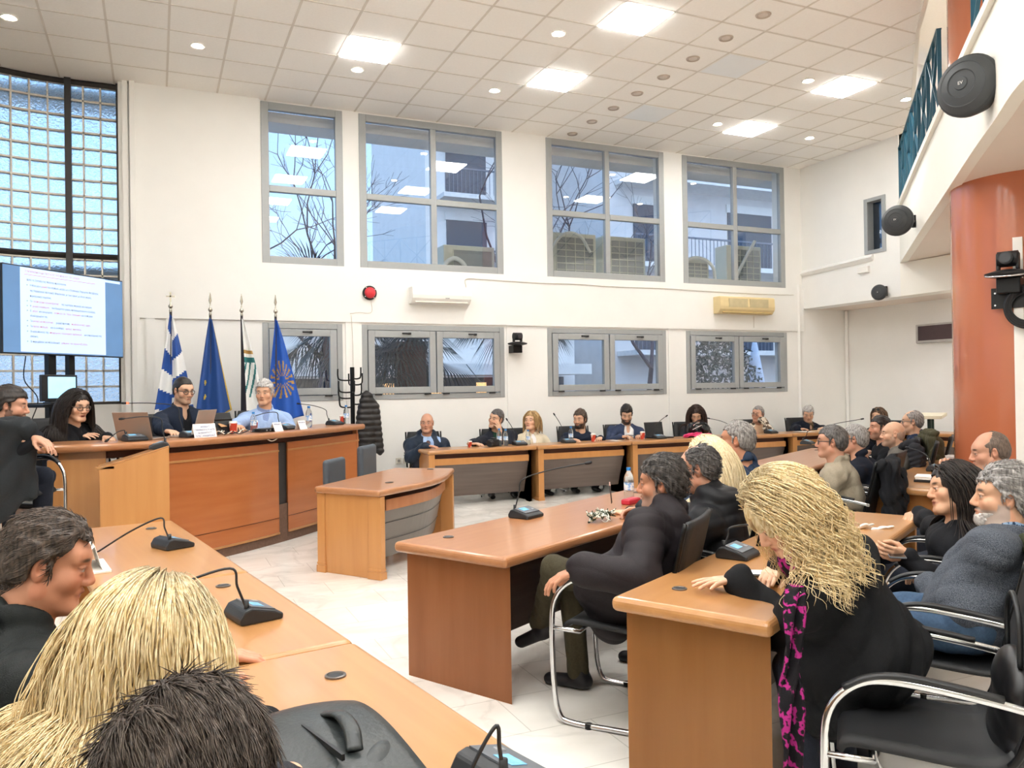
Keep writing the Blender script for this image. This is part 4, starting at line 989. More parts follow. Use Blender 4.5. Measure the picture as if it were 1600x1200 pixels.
def long_hair(c, m=None, n=900, length=.42, r=.0042, part=0.0, curl=0, freq=22, spread=.02, shell=.012, front=.06, seed=1, back=1.0, out=.0, face_clear=.062, jit=.25, gravity=1.0, facefall=0, wind=(0, 0, 0), cap_noise=.004, roots=0, taper=.35, **_):
    """shell over the skull plus locks that run from the parting over the head and fall over shoulders"""
    H, Mh, s, X = c['H'], c['Mh'], c['s'], c['X']; R = np.random.RandomState(seed); S = Sdf(); t = shell
    S.ell(X((0, -.018, .03)), ((.0745+t)*s, (.0945+t)*s, (.0885+t)*s), Mh, k=.02); S.ell(X((0, -.045, -.02)), ((.068+t)*s, (.07+t)*s, (.10+t)*s), Mh, k=.04)
    for sx in (1, -1): S.ell(X((sx*.062, -.02, -.02)), (.024*s, .05*s, .075*s), Mh, k=.03)
    def cut(P, d):
        m_ = d < .03; q = ((P[m_]-H) @ Mh)/s; x, y, z = np.abs(q[:, 0]), q[:, 1], q[:, 2]
        face = np.sqrt((x/face_clear)**2+((z+.03)/.10)**2)-1; dd = np.maximum(d[m_], np.minimum(-face*.06, 1)*s*(y > .015)-(y <= .015)*.05)
        dd += cap_noise*.4*s*(np.sin(q[:, 0]*260+2*np.sin(z*40))+np.sin(x*140+y*120+z*15)); d[m_] = dd; return d
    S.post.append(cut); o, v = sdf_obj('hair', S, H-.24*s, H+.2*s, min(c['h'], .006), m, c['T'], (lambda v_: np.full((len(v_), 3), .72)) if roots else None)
    # locks
    Cc = Sdf(); Cc.ell(X((0, -.018, .03)), ((.0765+t)*s, (.097+t)*s, (.09+t)*s), Mh, k=.02); Cc.ell(X((0, .0, -.045)), ((.066+t*.5)*s, (.085)*s, (.085)*s), Mh, k=.02)
    c['torso'](Cc, .03); Cc.cone(c['N'], H, .06*s, k=.03)
    K = 34; th = R.rand(n); side = np.where(R.rand(n) < .5, -1., 1.)
    y0 = .062-.15*R.rand(n)**.9; P = np.stack([part+side*.004, y0, .03+.09*np.sqrt(np.clip(1-((y0+.018)/.1)**2, .05, 1))+t], 1)
    a = (R.rand(n)*1.25)[:, None]                                     # how far down the side the lock starts
    P[:, 0] += (side[:, None]*a*.055)[:, 0]; P[:, 2] -= (a[:, 0]*.05)**1
    bk = R.rand(n) < .45; az = (R.rand(n)*2-1)*1.5
    P[bk, 0] = part+.02*np.sin(az[bk]); P[bk, 1] = -.035-.05*R.rand(bk.sum())*np.cos(az[bk]); P[bk, 2] = .03+.09*np.sqrt(np.clip(1-((P[bk, 1]+.018)/.1)**2, .05, 1))+t
    P = (Mh @ (P*s).T).T+H; step = length/K*s; ln = length*(.75+.4*R.rand(n)); g = np.array([0, 0, -1.])*gravity
    sd = (Mh @ np.stack([side*(.9+.2*R.rand(n)), -.35*back-.5*R.rand(n)*back+facefall*R.rand(n), -.2+0*side], 1).T).T
    sd[bk] = (Mh @ np.stack([np.sin(az[bk]), -np.cos(az[bk]), -.15+0*az[bk]], 1).T).T
    path = [P.copy()]; vel = np.array([nz_(x) for x in sd]); w = np.array(wind, float)
    for k in range(K-1):
        vel = vel*.80+.20*(g+w+(Mh @ np.array([0, -.5*back*max(0, 1-k/10), 0])))+R.normal(size=(n, 3))*.03*jit; vel /= np.linalg.norm(vel, axis=1)[:, None]
        P = P+vel*step*1.15
        d = Cc(P); e = 1e-3; mrg = .004+.012*th*spread/.02
        bad = d < mrg
        if bad.any():
            Q = P[bad]; G = np.stack([Cc(Q+np.eye(3)[i]*e)-d[bad] for i in range(3)], 1); G /= np.linalg.norm(G, axis=1)[:, None]+1e-9
            P[bad] = Q+G*(mrg[bad]-d[bad])[:, None]; vn = (vel[bad]*G).sum(1); vel[bad] -= G*np.minimum(vn, 0)[:, None]
        path.append(P.copy())
    path = np.array(path).transpose(1, 0, 2); b = MB(); shade = []
    for i in range(n):
        p = path[i]; kk = max(6, int(K*min(1, ln[i]/length)))
        p = p[:kk].copy()
        if curl:
            ph = R.rand()*6; f = freq*(.8+.4*R.rand()); amp = curl*np.clip((np.arange(kk)-5)/10, 0, 1)
            ax = np.cross(nz_(p[-1]-p[0]), [0.3, .5, .2]); ax = nz_(ax); ay = np.cross(nz_(p[-1]-p[0]), ax); sl = np.arange(kk)*step
            p += amp[:, None]*(np.sin(sl*f+ph)[:, None]*ax+np.cos(sl*f+ph)[:, None]*ay)
        u = np.arange(kk)/kk; rr = r*s*(.8+.5*R.rand())*np.minimum(1, .5+u*4)*(1-(1-taper)*u**2)
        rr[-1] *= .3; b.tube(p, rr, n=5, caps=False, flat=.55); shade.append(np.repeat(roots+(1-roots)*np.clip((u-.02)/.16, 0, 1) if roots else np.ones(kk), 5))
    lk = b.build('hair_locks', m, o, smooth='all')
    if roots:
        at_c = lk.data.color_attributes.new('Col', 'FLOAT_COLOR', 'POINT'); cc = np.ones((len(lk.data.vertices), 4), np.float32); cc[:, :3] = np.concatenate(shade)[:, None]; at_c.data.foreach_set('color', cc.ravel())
    return o

# ================================================================ the people
def rel(H, ang, f, r, u):
    a = R_(ang); return np.array(H)+np.array([cos(a)*f+sin(a)*r, sin(a)*f-cos(a)*r, u])
def at_(px, py, d): return np.array(ond(px, py, d))
def zat(px, py, z): return np.array(onz(px, py, z))
HD = hair_mat('hair_black', '#15110F', '#332A25', scale=110)
HBR = hair_mat('hair_brown', '#2E241D', '#5A4A3C', scale=110)
HDG = hair_mat('hair_dark_grey', '#2F2C2B', '#6E6A68', scale=120)
HG = hair_mat('hair_grey', '#5F5B59', '#A5A19E', scale=120)
HW = hair_mat('hair_silver', '#8C8886', '#C9C6C2', scale=120)
HBL = hair_mat('hair_blonde', '#C6A972', '#F3E3BC', scale=150, attr='Col')
HPL = hair_mat('hair_platinum', '#CDB68A', '#F0E1BF', scale=130)
HDB = hair_mat('hair_dark_blonde', '#8A6B45', '#C9A877', scale=80)
NAVY = cloth('navy_cloth', '#1E2636'); NAVYD = cloth('dark_navy_cloth', '#171C28'); BLK = cloth('black_cloth', '#15161A'); BLKN = cloth('black_nylon', '#191A1D', rough=.5, bump=.1)
PARKA = cloth('navy_parka', '#222D3D', rough=.5, bump=.1); CHAR = cloth('charcoal_cloth', '#2A2B30'); GREYC = cloth('grey_wool', '#6C6862', var=.2, scale=160)
BLUESH = cloth('light_blue_shirt', '#9DB6DC', var=.05); WHITESH = cloth('white_shirt', '#E9E8E8', var=.02); CREAM = cloth('cream_fleece', '#D9CDB4', var=.08, bump=.6, bscale=160)
GREENS = cloth('green_sweater', '#1F4034'); PEACH = cloth('peach_shirt', '#CDA98A', var=.05); BEIGE = cloth('beige_pullover', '#9C9280', var=.08); TIE = cloth('brown_shirt', '#55452F')
CHECK = cloth('check_jacket', '#54463A', c2='#CFC4B2', scale=14, contrast=(.47, .53)); SUIT = cloth('blue_suit', '#35405A', var=.08)
HEATH = cloth('heather_sweater', '#2F343D', c2='#6C727C', scale=300, bump=.7, bscale=260, contrast=(.3, .75)); JEANS = cloth('blue_jeans', '#3C516A', var=.15); OLIVE = cloth('olive_trousers', '#3F3A2B')
NAVYJ = cloth('navy_jacket_sheen', '#22334B', rough=.55, bump=.1); PLAID = cloth('plaid_shirt', '#22364F', c2='#7F97B4', scale=60, contrast=(.48, .52)); SCARFW = cloth('white_print_scarf', '#6A6868', c2='#E3E1DE', scale=60, contrast=(.4, .5))
PINKS = cloth('black_and_pink_scarf', '#141216', c2='#141216', scale=17, contrast=(.40, .62))
_e = next(q for q in PINKS.node_tree.nodes if q.type == 'VALTORGB').color_ramp.elements
for _p, _c in ((.455, (.012, .01, .012)), (.475, (.36, .02, .18)), (.525, (.36, .02, .18)), (.545, (.012, .01, .012))): _e.new(_p).color = (*_c, 1)
SK1, SK2, SK3, SK4 = '#CFA284', '#C4937A', '#D6AC90', '#B98468'
# --- on the dais
H = at_(18, 634, 5.75)
person('bearded man in a black shirt beside the end of the dais', H, -8, -40, pel=rel(H, -45, -.16, 0, 0)[:2], pitch=-8, h=.006, s=1.07, floor=DZ, knees=(-.16, 0), seatz=.45, skin=SK2, beard=('#241D19', .75, .006), hair=dict(m=HD, t=.018, vol=.008, noise=.006),
       top=dict(m=BLK, t=.012, name='shirt'), R=dict(at=at_(48, 692, 5.5), f=(.7, .2, -.2)), L=dict(at=at_(56, 684, 5.5), f=(.6, -.5, -.3)), brow='#1A1412', collar=(.01, .012), legs='sit')
H = np.array(ony(121, 634, 7.95))
def scarf_white(c):
    b = MB(); N, tf, tr, tu, s = c['N'], c['tf'], c['tr'], c['tu'], c['s']
    for sg in (1, -1):
        p = smoothpath([N+tr*sg*.05-tf*.05, N+tr*sg*.075+tf*.055-tu*.03, N+tr*sg*.065+tf*.155-tu*.16, N+tr*sg*.06+tf*.165-tu*.34], 6); b.tube(p, .034, n=8, flat=.35)
    b.build('scarf', SCARFW, c['T'], smooth='all')
person('woman with long black hair and a white print scarf speaking at the dais end', H, -52, -55, pel=rel(H, -55, -.17, 0, 0)[:2], pitch=-13, h=.006, s=1.07, floor=DZ, knees=(-.16, 0), seatz=.45, fem=True, skin=SK3, lips='#A8524A', mouth=.008,
       hair=dict(kind='long', m=HD, n=900, length=.46, seed=4, back=.7), top=dict(m=BLK, t=.014, name='cardigan'), R=dict(at=zat(122, 681, 1.155), f=(.8, -.5, .05), palm=(.2, .3, -1), curl=.25, spread=.3), L=dict(at=zat(166, 683, 1.15), f=(.3, -.6, -.1)), glasses='#55504C', extra=scarf_white)
def bun(c):
    S = Sdf(); S.ell(c['X']((0, -.125, .02)), (.026, .03, .032), c['Mh'], k=.01); S.post.append(folds(.006, fr=120)); sdf_obj('hair_bun', S, c['H']-.25, c['H']+.25, .006, HD, c['T'])
H = np.array(ony(287, 610, 8.6))
person('man with slicked back black hair and glasses in a navy blazer at a laptop', H, -58, -58, pel=rel(H, -60, -.1, 0, 0)[:2], pitch=-12, h=.006, s=1.07, floor=DZ, knees=(-.16, 0), seatz=.46, skin=SK3, hair=dict(m=HD, t=.008, front=.07, noise=.002), beard=('#4A3C34', .35),
       top=dict(m=NAVY, t=.02, vee=(.05, .22), name='blazer'), inner=dict(m=BLK, vee=.05), R=dict(at=dais_pt(262, .42, 1.155), f=(.5, -.8, -.1)), L=dict(at=dais_pt(325, .42, 1.155), f=(-.1, -.9, -.1)), glasses='#2E2826', extra=bun, wide=1.08, belly=1.15)
H = np.array(ony(413, 614, 9.05))
person('grey haired man in a light blue shirt seated in the middle of the dais table', H, -113, -85, pel=rel(H, -85, -.08, 0, 0)[:2], pitch=-3, h=.006, s=1.07, floor=DZ, knees=(-.16, 0), seatz=.46, skin=SK1, hair=dict(m=HW, t=.019, vol=.012, front=.066, noise=.006),
       top=dict(m=BLUESH, t=.014, name='shirt', vee=(.02, .08), fold=.012), inner=dict(m=cloth('navy_collar', '#8296C0')), R=dict(at=dais_pt(362, .42, 1.155), f=(.2, -.8, 0)), L=dict(at=dais_pt(445, .42, 1.155), f=(-.6, -.6, 0)), wide=1.1, belly=1.3, age=.8, brow='#5A514A', collar=(.025, .01))
# --- along the window wall (they look towards the dais)
def seat(px, py, d, ang, back=.07):
    H = np.array(ony(px, py, 10.36)); return dict(H=H, pel=rel(H, ang, -back, 0, 0)[:2])
P = seat(667, 661, 10.72, -95)
person('bald man in an open navy parka resting his hand on the desk end', P['H'], -116, -100, pel=P['pel'], s=1.1, knees=(-.14, 0), h=.007, skin=SK2, hair=dict(m=HG, t=.006, front=.05, crown=(-.0, .075, .13, .085, .11)), top=dict(m=PARKA, t=.032, vee=(.07, .26), open=.06, name='parka', quilt=None) if False else dict(m=PARKA, t=.032, vee=(.07, .28), name='parka'),
       inner=dict(m=BLUESH, vee=.03, name='shirt'), hood=.085, R=dict(at=row_pt(666, 10.0, .78), f=(.9, -.4, -.1)), L=dict(at=rel(P['H'], -100, .2, -.2, -.5)), age=.9, mouth=.004, wide=1.1, belly=1.3)
P = seat(775, 654, 10.95, -95)
person('man with short dark grey hair leaning his cheek on his hand', P['H'], -150, -105, pel=rel(P['H'], -105, -.12, -.06, 0)[:2], roll=-14, s=1.1, knees=(-.14, 0), h=.007, skin=SK3, hair=dict(m=HDG, t=.01), top=dict(m=cloth('dark_jacket', '#262932'), t=.024, vee=(.06, .3), name='jacket'),
       inner=dict(m=GREENS, name='sweater'), collar=(.03, .016, 1.8), R=dict(at=row_pt(735, 10.0, .78), f=(.5, -.5, 0)), L=dict(at=rel(P['H'], -150, .035, -.10, -.20), f=(-.35, -.1, 1), palm=(-.3, .9, .1), curl=.55, hint=(.3, -.1, -1)), age=.6, belly=1.2)
P = seat(830, 658, 11.0, -95)
person('blonde woman in a cream fleece looking sideways with her chin raised', P['H'], -140, -95, pel=P['pel'], pitch=8, s=1.1, knees=(-.14, 0), h=.007, fem=True, skin=SK3, lips='#B8736A', hair=dict(kind='long', m=HDB, n=420, length=.22, r=.006, seed=2, back=.6, front=.06), top=dict(m=CREAM, t=.035, vee=(.03, .08), name='fleece'), inner=dict(m=WHITESH), collar=(.02, .022, 1.5))
P = seat(906, 655, 11.35, -95)
person('young man with a dark beard in a navy sweater', P['H'], -146, -100, pel=P['pel'], pitch=-4, s=1.1, knees=(-.14, 0), h=.007, skin=SK3, beard=('#2A211C', .85, .005), hair=dict(m=HBR, t=.016, vol=.012, noise=.006), top=dict(m=NAVY, t=.014, name='sweater'), brow='#1E1713', wide=1.04, R=dict(at=row_pt(890, 10.0, .78), f=(.3, -.8, 0)), L=dict(at=row_pt(938, 10.0, .78), f=(-.5, -.6, 0)))
P = seat(979, 647, 11.65, -95)
person('man in a blue suit and white shirt looking down at his phone', P['H'], -118, -100, pel=P['pel'], pitch=-26, s=1.1, knees=(-.14, 0), h=.007, skin=SK3, beard=('#3A2E27', .8, .005), hair=dict(m=HD, t=.014, vol=.012), top=dict(m=SUIT, t=.02, vee=(.07, .3), name='suit_jacket'), inner=dict(m=WHITESH, vee=.05), wide=1.08, R=dict(at=row_pt(972, 10.0, .78), f=(.5, -.6, .1), curl=.8), L=dict(at=row_pt(1000, 10.0, .78), f=(-.6, -.6, .1), curl=.8))
P = seat(1088, 648, 12.2, -95)
person('woman with long dark brown hair looking down behind the black bag', P['H'], -127, -100, pel=P['pel'], pitch=-28, s=1.1, knees=(-.14, 0), h=.008, fem=True, skin=SK3, hair=dict(kind='long', m=hair_mat('hair_brunette', '#231916', '#4D3A33'), n=420, length=.36, r=.006, seed=6), top=dict(m=CHAR, t=.02))
P = seat(1184, 647, 12.6, -95)
def sleeveless(c): pass
person('man with glasses in a brown and white checked jacket rubbing his eye', P['H'], -152, -105, pel=P['pel'], s=1.1, knees=(-.14, 0), h=.008, skin=SK2, roll=-6, hair=dict(m=HG, t=.01, recede=.01), top=dict(m=CHECK, t=.03, vee=(.09, .34), name='jacket'), inner=dict(m=PEACH), glasses='#4A4441', age=.8,
       R=dict(at=row_pt(1168, 10.0, .78), f=(.3, -.8, 0)), L=dict(at=rel(P['H'], -135, .11, -.06, -.08), f=(-.2, .3, .9), palm=(-.2, .9, .2), curl=.7, hint=(.4, -.4, -1)))
P = seat(1263, 646, 13.0, -100)
person('silver haired man in a dark jacket reading papers at the far desk', P['H'], -132, -105, pel=P['pel'], pitch=-26, s=1.1, knees=(-.14, 0), h=.008, skin=SK3, hair=dict(m=HW, t=.014), top=dict(m=NAVYD, t=.03, vee=(.035, .2)), inner=dict(m=TIE, vee=.04), wide=1.12, age=.9, brow='#8C8680', R=dict(at=row_pt(1248, 10.0, .78), f=(.7, -.4, 0)), L=dict(at=row_pt(1286, 10.0, .78), f=(-.7, -.4, 0)))
H = np.array(ony(1372, 651, 8.9))
def shades(c):
    b = MB()
    for sx in (1, -1): b.ell(c['X']((sx*.034, .062, .105)), (.03, .012, .024), n=12, m_=8)
    b.tube([c['X']((-.07, -.01, .09)), c['X']((-.06, .055, .108)), c['X']((.06, .055, .108)), c['X']((.07, -.01, .09))], .004); b.build('sunglasses', BLACK, c['T'], smooth='all')
person('woman with sunglasses pushed up on her hair by the recessed wall', H, -165, -165, h=.008, fem=True, skin=SK1, hair=dict(kind='long', m=hair_mat('hair_chestnut', '#3A2A1F', '#7A5E45'), n=300, length=.2, r=.007, seed=9), top=dict(m=BLK, t=.03), extra=shades, collar=(.0, .03, 1.5))
# --- the middle row, seen from behind and the side
H = at_(1150, 688, 5.3)
person('heavy man with short grey hair in a dark blue jacket, back turned', H, 132, 122, pel=rel(H, 122, -.12, 0, 0)[:2], h=.0045, skin=SK4, hair=dict(m=HG, t=.011, front=.068, noise=.005, strands=500, slen=.018, rad=.0012, lift=.06), top=dict(m=NAVYJ, t=.026, fold=.016), collar=(.035, .014, 2.0), wide=1.18, belly=1.4, R=dict(at=rel(H, 128, .42, .2, -.36)), L=dict(at=rel(H, 128, .42, -.2, -.36)))
H = at_(1098, 716, 4.85)
person('woman with very long straight platinum hair in black, back turned', H, 120, 118, pel=rel(H, 118, -.18, .02, 0)[:2], h=.006, fem=True, skin=SK3, hair=dict(kind='long', m=HPL, n=1100, length=.62, r=.0042, seed=12, back=1.4, jit=.12, part=-.01), top=dict(m=BLK, t=.026), R=dict(at=rel(H, 118, .4, .2, -.36)), L=dict(at=rel(H, 118, .4, -.2, -.36)))
H = at_(1088, 732, 4.35)
P16H = H
person('man with dark framed glasses, thinning grey hair and a black hooded jacket holding a pen', H, 140, 126, pel=rel(H, 126, -.16, 0, 0)[:2], pitch=-6, h=.004, skin=SK2, glasses='#3A2018', hair=dict(m=HDG, t=.011, front=.075, recede=.02, crown=(.035, .12, .075, .05, .05), strands=700, slen=.028, rad=.0013, comb=(0, -1, -.45)), top=dict(m=BLKN, t=.03, fold=.010), hood=.088, age=.9,
       R=dict(at=zat(1000, 796, .765), f=(-.95, .25, -.05), palm=(.2, -.5, -.8), curl=.75, hint=(.2, .6, -.8)), L=dict(at=rel(H, 135, .3, -.1, -.5)), collar=(.04, .014, 2), brow='#55504C')
H = at_(1032, 755, 3.85)
P17H = H
person('man with wavy dark hair in a heavy dark coat, one hand on his knee', H, 140, 130, pel=np.array(ond(1003, 940, 3.72))[:2], pitch=-3, h=.004, skin=SK4, hair=dict(m=hair_mat('hair_salt_dark', '#211E1D', '#5E5956', scale=90), t=.017, vol=.006, front=.062, noise=.007, strands=1100, slen=.03, rad=.0011, comb=(0, -1, -.5), lift=.1, nape=-.095), beard=('#8C817A', .5),
       top=dict(m=cloth('dark_coat', '#221D20', rough=.6), t=.040, fold=.009, name='coat', skirt=.34, thigh=.42), hood=.10, age=.9, glasses=None, trousers=OLIVE, legs='cross', L=dict(at=at_(905, 889, 3.45), f=(-.8, .3, -.35), curl=.4), R=dict(at=rel(H, 138, .3, .12, -.5)), collar=(.045, .02, 2), wide=1.08, belly=1.2)
H = at_(1298, 690, 6.3)
person('man with thin framed glasses in a beige pullover', H, 138, 122, pel=rel(H, 122, -.1, 0, 0)[:2], h=.005, skin=SK2, hair=dict(m=HDG, t=.014, front=.06), glasses='#2C2826', top=dict(m=BEIGE, t=.022, fold=.016, name='pullover'), age=.9, belly=1.3, collar=(.02, .013))
H = at_(1334, 686, 7.0)
person('man with cropped grey hair in a navy shirt beside the beige pullover', H, 127, 118, pel=rel(H, 118, -.1, 0, 0)[:2], h=.006, skin=SK2, hair=dict(m=HG, t=.010), glasses='#3A3634', top=dict(m=NAVYD, t=.02), collar=(.04, .012, 2), wide=1.1, belly=1.3)
H = at_(1394, 678, 8.0)
person('bald man with a stubbly jaw in a grey wool coat', H, 143, 128, pel=rel(H, 128, -.12, 0, 0)[:2], h=.006, skin=SK3, beard=('#7A665A', .6), hair=dict(m=hair_mat('shaved', '#A78D7C', '#BFA18C'), t=.003, crown=(.0, .06, .12, .07, .11), noise=.001), top=dict(m=GREYC, t=.03, vee=(.03, .1), name='coat'), inner=dict(m=WHITESH), collar=(.02, .02, 1.8), wide=1.08)
H = at_(1374, 668, 8.6)
person('dark haired man with a moustache half hidden behind the bald man', H, 152, 135, pel=rel(H, 135, -.1, 0, 0)[:2], h=.007, skin=SK2, beard=('#3A3029', .5), hair=dict(m=HD, t=.013), top=dict(m=BLK, t=.02), brow='#1A1412')
H = at_(1424, 659, 8.9)
person('man with rimless glasses and grey sides in a dark blue quilted jacket', H, 136, 124, pel=rel(H, 124, -.12, 0, 0)[:2], h=.006, skin=SK3, glasses='#6E6862', hair=dict(m=HG, t=.011, front=.08, crown=(.04, .12, .08, .05, .06)), top=dict(m=cloth('blue_quilted', '#22304A', rough=.5), t=.028, quilt=(.075, .004)), collar=(.03, .016, 2), age=.8)
# --- the nearer row
def phone_at(p, rz, label, up=False):
    T = thing('mobile_phone', label, 'phone', tuple(p), rz); b = MB(); b.box((0, 0, .004), (.072, .15, .008)); b.build('phone_case', pm('phone_case', '#5C6168', rough=.3, var=.04), T, bevel=.003)
    b = MB(); b.box((0, 0, .0085), (.066, .142, .001)); b.build('phone_screen', pm('phone_screen', '#DDE4EA', rough=.1, emit=1.2) if up else pm('phone_glass', '#15171A', rough=.08), T); return T
H = at_(1545, 706, 5.0)
person('balding man with dark cropped sides in front of the terracotta column, hands at his chin', H, 141, 130, pel=rel(H, 130, -.05, 0, 0)[:2], pitch=-8, h=.005, skin=SK2, hair=dict(m=hair_mat('cropped_dark', '#4E423B', '#75655A', scale=160), t=.006, front=.06, crown=(.055, .085, .10, .08, .075), noise=.002), top=dict(m=BLK, t=.02), brow='#2A211C',
       R=dict(at=at_(1492, 752, 4.85), f=(-.3, .2, .8), palm=(.9, .3, 0), curl=1.0), L=dict(at=at_(1500, 758, 4.75), f=(-.4, .2, .8), palm=(.8, .4, 0), curl=1.0))
H = at_(1487, 764, 4.0)
def bracelet(c):
    e, w, A, _ = c['arms'][-1] if False else c['arms'][1]; d = nz_(w-e); b = MB()
    a = nz_(np.cross(d, [0, 0, 1])); bb_ = np.cross(d, a)
    for o in (-.022, -.034): b.tube([w+d*o+.031*(a*cos(t)+bb_*.85*sin(t)) for t in np.linspace(0, 2*pi, 21)], .0055, n=6, caps=False)
    b.build('bracelet', BLACK, c['T'], smooth='all')
person('woman with straight black hair in a black top, one fist on the honey desk', H, 146, 130, pel=np.array(ond(1497, 900, 4.0))[:2], pitch=-2, roll=14, h=.004, fem=True, skin=SK1, lips='#9A5B50', hair=dict(kind='long', m=HD, n=800, length=.40, r=.004, seed=15, back=1.0, jit=.12), top=dict(m=BLK, t=.014, name='jumper'),
       R=dict(at=zat(1412, 788, .765), f=(-.95, -.1, -.12), palm=(0, 0, -1), curl=1.15, hint=(.2, .9, -.6)), L=dict(at=at_(1415, 868, 3.75), f=(-.9, .1, .15), palm=(.1, .9, .3), curl=.9), extra=bracelet, collar=(.015, .018, 1.6))
phone_at(at_(1400, 868, 3.72), 2.4, 'grey mobile phone held low by the woman with black hair')
H = at_(1566, 776, 3.3)
def shirt_collar(c):
    S = Sdf(); S.torus(c['N']+c['tu']*.035, nz_(c['tu']+c['tf']*.35), .074, .012, k=.01, e=2.2); S.cone(c['N'], c['H'], .058, k=.01, op='s'); S.post.append(folds(.004, seed=2)); sdf_obj('shirt_collar', S, c['N']-.16, c['N']+.2, .004, PLAID, c['T'])
person('grey bearded man in a heather blue pullover and jeans with folded arms', H, 136, 128, pel=np.array(ond(1508, 1000, 3.18))[:2], pitch=2, h=.0035, skin=SK1, beard=('#9C938D', .8, .007, '#D8D4CF'), hair=dict(m=HG, t=.017, vol=.008, front=.064, noise=.007, strands=1300, slen=.03, rad=.001, comb=(0, -1, -.35), lift=.08), top=dict(m=HEATH, t=.022, fold=.012, name='pullover'), trousers=JEANS,
       R=dict(at=rel(H, 128, .24, -.09, -.43), f=(-.5, -.8, .2), hint=(.15, .25, -1), curl=.5), L=dict(at=rel(H, 128, .29, .04, -.40), f=(.5, .8, .1), hint=(-.15, -.3, -1), curl=.5), age=.9, brow='#5A524C', shoulders=-.03, extra=shirt_collar, collar=(.005, .02, 1.3), belly=1.2, wide=1.04)
# the woman who leans over the near desk
H = at_(1222, 808, 2.78)
def pink_scarf(c):
    N, tf, tr, tu = c['N'], c['tf'], c['tr'], c['tu']; S = Sdf()
    S.torus(N+tu*.005+tf*.0, nz_(tu*.9-tf*.1), .085, .046, k=.03, e=1.35); S.ell(N-tf*.06-tu*.06, (.15, .05, .10), c['TR'], k=.05); S.cone(N, c['H'], .055, k=.01, op='s'); S.post.append(folds(.014, seed=4)); o, _ = sdf_obj('scarf', S, N-.3, N+.3, .005, PINKS, c['T'])
    a = zat(1222, 960, .8); q = np.array(ond(1248, 920, 2.5)); b = MB()
    top_ = c['N']+tf*.13-tu*.1; rows = []
    path = smoothpath([top_, np.array(ond(1243, 925, 2.56)), np.array(ond(1238, 1040, 2.5)), np.array(ond(1237, 1130, 2.46)), np.array([*np.array(ond(1240, 1190, 2.44))[:2], .06])], 14)
    wd = nz_(np.array(_R)*.9+np.array([.1, .2, 0])); dp = nz_(np.cross(wd, [0, 0, 1]))
    for i, p in enumerate(path):
        t = i/len(path); w = .05+.03*t; rows.append([p+wd*w*(u-.5)*1.0+dp*(.016*sin(u*9+i*.3)) for u in np.linspace(0, 1, 15)])
    b.grid(rows); b.build('scarf_end', PINKS, c['T'], smooth='all', thick=.012)
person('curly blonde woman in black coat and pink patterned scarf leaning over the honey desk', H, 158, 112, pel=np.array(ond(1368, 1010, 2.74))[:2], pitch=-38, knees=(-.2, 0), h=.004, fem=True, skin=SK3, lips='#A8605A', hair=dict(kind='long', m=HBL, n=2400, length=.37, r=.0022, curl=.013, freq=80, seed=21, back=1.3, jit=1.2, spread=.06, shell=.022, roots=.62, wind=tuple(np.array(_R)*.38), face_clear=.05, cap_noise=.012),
       top=dict(m=cloth('black_coat', '#131416'), t=.03, fold=.018, name='coat', skirt=.30, thigh=.75), L=dict(at=zat(1152, 905, .765), f=(-.95, .2, -.03), curl=.15, spread=.5, hint=(.1, -.9, -.5)), R=dict(at=zat(1212, 888, .775), f=(-.75, -.45, -.12), palm=(.1, .1, -1), curl=.5, point=True, hint=(.4, .9, -.5)), extra=pink_scarf)
phone_at(zat(1186, 897, .728), 1.0, 'white screened phone under the hands of the curly blonde woman', up=True)
# --- lower left
H = at_(78, 878, 2.1)
person('man with greying dark hair and a black jacket looking down in profile', H, -2, 14, pel=rel(H, 14, -.12, 0, 0)[:2], pitch=-16, h=.003, skin='#C48C70', lips='#9C5D4E', hair=dict(m=hair_mat('hair_brown_grey', '#2B241F', '#57493F', scale=150), t=.015, front=.067, noise=.006, strands=2600, slen=.022, rad=.0008, comb=(0, -.75, -.55), recede=.01, lift=.05), top=dict(m=cloth('black_zip_jacket', '#191D1D', rough=.6), t=.024, fold=.013), collar=(.03, .014, 1.7), age=.95, wide=1.05, belly=1.2,
       R=dict(at=rel(H, 0, .34, .12, -.34), f=(.8, .3, 0)), L=dict(at=rel(H, 0, .40, -.12, -.35), f=(.9, -.2, 0)), brow='#43362D')
H = at_(236, 1026, 1.62)
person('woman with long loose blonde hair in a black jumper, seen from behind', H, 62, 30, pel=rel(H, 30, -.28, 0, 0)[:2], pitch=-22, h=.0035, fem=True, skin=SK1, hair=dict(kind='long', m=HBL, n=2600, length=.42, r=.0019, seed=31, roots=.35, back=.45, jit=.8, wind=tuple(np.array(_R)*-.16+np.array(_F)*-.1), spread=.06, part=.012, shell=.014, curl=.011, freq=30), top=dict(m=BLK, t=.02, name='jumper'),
       R=dict(at=rel(H, 30, .34, .2, -.30), f=(.9, 0, 0)), L=dict(at=rel(H, 30, .38, -.12, -.30), f=(.9, .2, 0)))
H = at_(290, 1262, 1.0)
person('person with short thick dark brown hair at the bottom edge', H, 48, 20, pel=rel(H, 20, -.24, 0, 0)[:2], pitch=-20, h=.003, skin=SK1, hair=dict(m=hair_mat('hair_ash_brown', '#342B26', '#63574E', scale=120), t=.02, vol=.012, noise=.008, strands=9000, slen=.036, rad=.0006, comb=(.7, -.2, -.7), lift=.07), top=dict(m=CHAR, t=.02), R=dict(at=rel(H, 20, .32, .14, -.42)),
       L=dict(at=zat(452, 1225, .83), f=(-.15, .95, .1), palm=(.2, 0, -1), curl=.5, hint=(-.3, -.2, -1)))

